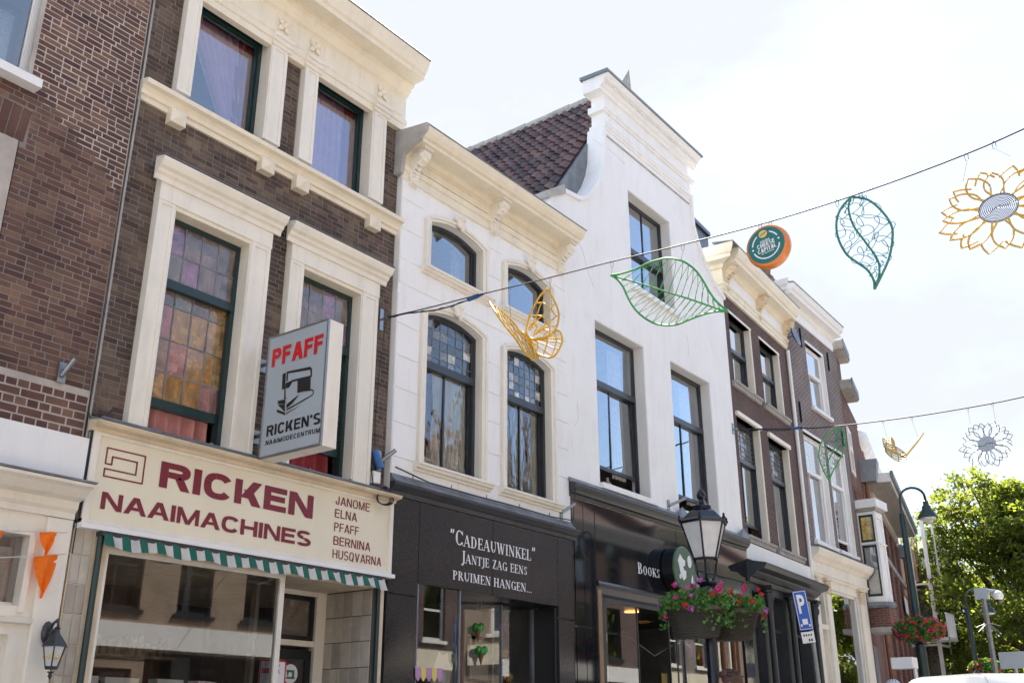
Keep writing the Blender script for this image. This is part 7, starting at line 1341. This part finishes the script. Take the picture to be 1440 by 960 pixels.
# ================================================================ people (only heads reach into the picture)
def person(lab, x, y, h, rz, hair=True, helmet=False):
    s = h/1.75; t = thing('person', lab, 'person', (x,y,GZ), rz, frame='own')
    J = {'pelvis':(0,0,.95,.15),'waist':(0,0,1.1,.13),'chest':(0,0,1.32,.155),'neck0':(0,0,1.46,.075),'neck':(0,0,1.52,.055)}
    for sd_, q in ((-1,'l'),(1,'r')):
        f = .12*sd_
        J.update({q+'hip':(0,sd_*.10,.9,.105),q+'knee':(f+.03,sd_*.10,.5,.065),q+'ankle':(f,sd_*.10,.09,.042),q+'toe':(f+.16,sd_*.11,.04,.032),q+'sh':(0,sd_*.18,1.41,.06),q+'elb':(-f*.6,sd_*.25,1.12,.042),q+'wr':(-f*.6+.12,sd_*.25,.89,.028),q+'palm':(-f*.6+.16,sd_*.25,.82,.034)})
    E_ = [('pelvis','waist'),('waist','chest'),('chest','neck0'),('neck0','neck')]
    for q in 'lr': E_ += [('pelvis',q+'hip'),(q+'hip',q+'knee'),(q+'knee',q+'ankle'),(q+'ankle',q+'toe'),('chest',q+'sh'),(q+'sh',q+'elb'),(q+'elb',q+'wr'),(q+'wr',q+'palm')]
    for q, sd_ in (('l',-1),('r',1)):
        px, py, pz = J[q+'palm'][:3]
        for k, L_ in enumerate((.07,.08,.075,.06)):
            yy = py+(k-1.5)*.019; a, b = q+'f%da' % k, q+'f%db' % k; J[a] = (px+.012+(1.5-k)*.008, yy, pz-.045, .0095); J[b] = (px+.02+(1.5-k)*.010+.015, yy, pz-.045-L_*.8, .0085); E_ += [(q+'palm',a),(a,b)]
        J[q+'th'] = (px+.045, py-sd_*.01, pz-.02, .010); J[q+'th2'] = (px+.06, py-sd_*.012, pz-.055, .009); E_ += [(q+'wr',q+'th'),(q+'th',q+'th2')]
    K = list(J); me = bpy.data.meshes.new('body'); me.from_pydata([(J[k][0]*s,J[k][1]*s,J[k][2]*s) for k in K], [(K.index(a),K.index(b)) for a,b in E_], []); o = obj('body', None, None, t, mesh=me); me.materials.append(M['jacket'])
    sk = o.modifiers.new('skin','SKIN')
    for i, k in enumerate(K): me.skin_vertices[0].data[i].radius = (J[k][3]*s, J[k][3]*s); me.skin_vertices[0].data[i].use_root = (k == 'pelvis')
    o.modifiers.new('sub','SUBSURF').levels = 1; o.modifiers['sub'].render_levels = 2
    hz = 1.635; H = MB(); H.ball((.01,0,hz),(.095,.078,.118),16,12); H.ball((.035,0,hz-.055),(.06,.055,.06),12,8); H.ball((.108,0,hz-.015),(.016,.013,.022),8,6); H.ball((.02,0,1.55),(.05,.05,.07),10,6)
    for sg_ in (-1,1): H.ball((-.005,sg_*.08,hz-.005),(.022,.010,.032),8,6)
    H.ball((.090,0,hz-.062),(.010,.024,.008),8,5); H.v = [(a*s,b*s,c*s) for a,b,c in H.v]; hd = obj('head', H, M['skin'], t, True)
    ey = MB()
    for sg_ in (-1,1): ey.ball((.092*s,sg_*.03*s,(hz+.008)*s),(.010*s,.012*s,.009*s),8,6)
    obj('eyes', ey, M['ink'], hd)
    hr = MB(); hr.ball((-.012,0,hz+.022),(.105,.09,.115),18,12); hr.ball((-.055,0,hz-.035),(.07,.082,.09),14,8); hr.ball((.035,.03,hz+.085),(.06,.05,.04),12,8)
    for k in range(40): a = rr.uniform(0,2*PI); q = rr.uniform(.2,1); hr.tube([(-.012+.10*q*math.cos(a), .086*q*math.sin(a), hz+.025+.11*math.sqrt(max(0,1-q*q))), (-.02+.112*q*math.cos(a+.25), .098*q*math.sin(a+.25), hz+.03+.11*math.sqrt(max(0,1-q*q)))], .006, 4)
    hr.v = [(a*s,b*s,c*s) for a,b,c in hr.v]; obj('hair', hr, M['hair'], hd, True)
    if helmet:
        hh = MB().ball((-.005,0,(hz+.055)),(.135,.105,.105),18,10); hh.v = [(a*s,b*s,max(c,hz+.03)*s) for a,b,c in hh.v]; hl = obj('helmet', hh, M['helmet'], hd, True); vv = MB()
        for k in (-2,-1,0,1,2): vv.ball(((-.01)*s, k*.035*s, (hz+.135-.010*k*k)*s),(.09*s,.010*s,.026*s),10,5)
        obj('helmet_vent', vv, M['rubber'], hl)
    tr_ = MB()
    for sg_ in (-1,1): tr_.lathe([(.062,.12),(.085,.5),(.112,.86),(.12,.93)], (0,0,0), 12, cap=False); 
    tr_ = MB()
    for sd_ in (-1,1): f = .12*sd_; tr_.tube([(f,sd_*.10,.10),(f+.03,sd_*.10,.5),(0,sd_*.09,.92)], [.06,.08,.125], 12)
    tr_.v = [(a*s,b*s,c*s) for a,b,c in tr_.v]; obj('trousers', tr_, M['trousers'], t, True); return t
person('person with brown hair in a dark jacket walking past the lantern post', 8.72, -3.86, 1.72, 1.9)
person('person with a silver cycling helmet in front of the red brick building', 13.75, -3.72, 1.80, .3, helmet=True)
# ================================================================ trees
def tree(lab, x, y, h, blobs, n, seed, leaf=.12, th=2.6):
    t = thing('lime_tree', lab, 'tree', (x,y,GZ)); rg2 = random.Random(seed); tr_ = MB().tube([(x,y,GZ),(x+.1,y,GZ+th*.5),(x-.05,y+.1,GZ+th),(x+.1,y,GZ+h*.65),(x,y,GZ+h*.88)], [.32,.26,.22,.12,.04], 10)
    obj('trunk', tr_, M['bark'], t, True); lm = MB()
    for bx, by, bz, br_ in blobs: lm.tube([(x,y,GZ+th+rg2.uniform(-.3,1.2)),((x+bx)/2,(y+by)/2,(GZ+th+bz)/2+.3),(bx,by,bz)], [.12,.07,.025], 7)
    obj('limb', lm, M['bark'], t, True)
    def pf2(n, g):
        w = np.array([b[3]**2.0 for b in blobs]); w /= w.sum(); out = []
        for b, k in zip(blobs, g.multinomial(n, w)):
            # sprays of leaves spread in the outer half of each clump
            ns = max(8, int(k/26)); v = g.normal(size=(ns,3)); v /= np.linalg.norm(v,axis=1)[:,None]; r = g.uniform(.35,1.08,ns)**.6; c = np.array(b[:3])+v*r[:,None]*b[3]*np.array([1,1,.72]); idx = g.integers(0,ns,k); sp_ = g.normal(size=(k,3))*np.array([.20,.20,.09])*(.7+.5*b[3]/1.5); sp_[:,2] -= .18*np.abs(sp_[:,0]+sp_[:,1]); out.append(c[idx]+sp_)
        return np.concatenate(out)
    obj('crown', None, None, t, mesh=leafcloud(n, pf2, leaf, seed, .62)).data.materials.append(M['crown']); return t
def blobs(x, y, z0, z1, R_, n, seed, top_taper=.55):
    g = random.Random(seed); o = []
    for i in range(n):
        t = (i+.5)/n; z = z0+(z1-z0)*t; rad = R_*math.sin(PI*min(1,.16+.84*t)**.8)*(1 if t < .6 else 1-(t-.6)*top_taper)
        a = i*2.4+g.uniform(-.4,.4); q = rad*math.sqrt(g.uniform(.15,1)); o.append((x+q*math.cos(a), y+q*math.sin(a), z, g.uniform(.75,1.35)*R_/4))
    return o
tree('big lime tree with yellow-green sunlit leaves at the right edge behind the van', 44.0, -.6, 10.4, blobs(44.0,.1,2.6,10.7,4.2,48,1)+[(43,2.7,9.6,.9),(43.4,3.3,8.9,.9),(43.2,3.5,7.9,.9),(43,2.2,10.3,.8),(43.2,3.9,6.6,.8),(42.6,1.2,10.8,.8)], 62000, 21, .09)
tree('smaller lime tree left of the big one, behind the glass building', 50.0, 5.0, 7.5, blobs(50.0,5.0,2.8,9.0,2.8,28,2), 32000, 22, .11)
tree('dark lime tree far right behind the big one', 50.0, -5.6, 10.5, blobs(50.0,-5.6,2.6,11.3,4.2,34,3), 42000, 23, .12)
tree('lime tree at the right, nearer than the dark one and mostly outside the picture', 40.0, -6.6, 9.5, blobs(40.0,-6.9,3.2,9.6,2.6,22,4), 26000, 24, .10)
tree('low lime tree in the middle distance filling the gap under the big crown', 56.0, 1.6, 6.5, blobs(56,1.6,1.8,7.4,4.0,26,5), 24000, 25, .14)
fh = thing('house', 'brick house with white window far behind the trees at the end of the street', 'house', (66, 2, GZ)); obj('wall', MB().box(64,72,-4,8,GZ,5.6), M['bricktex_red'], fh); obj('roof', MB().add([(64,-4,5.6),(72,-4,5.6),(72,8,5.6),(64,8,5.6),(64,2,8.2),(72,2,8.2)], [(0,1,5,4),(2,3,4,5),(0,4,3),(1,2,5),(0,3,2,1)]), M['red_tile'], fh)
for y_ in (-2,1,4): obj('window', MB().box(63.94,64.02,y_,y_+1.1,2.2,3.9), M['white'], fh)
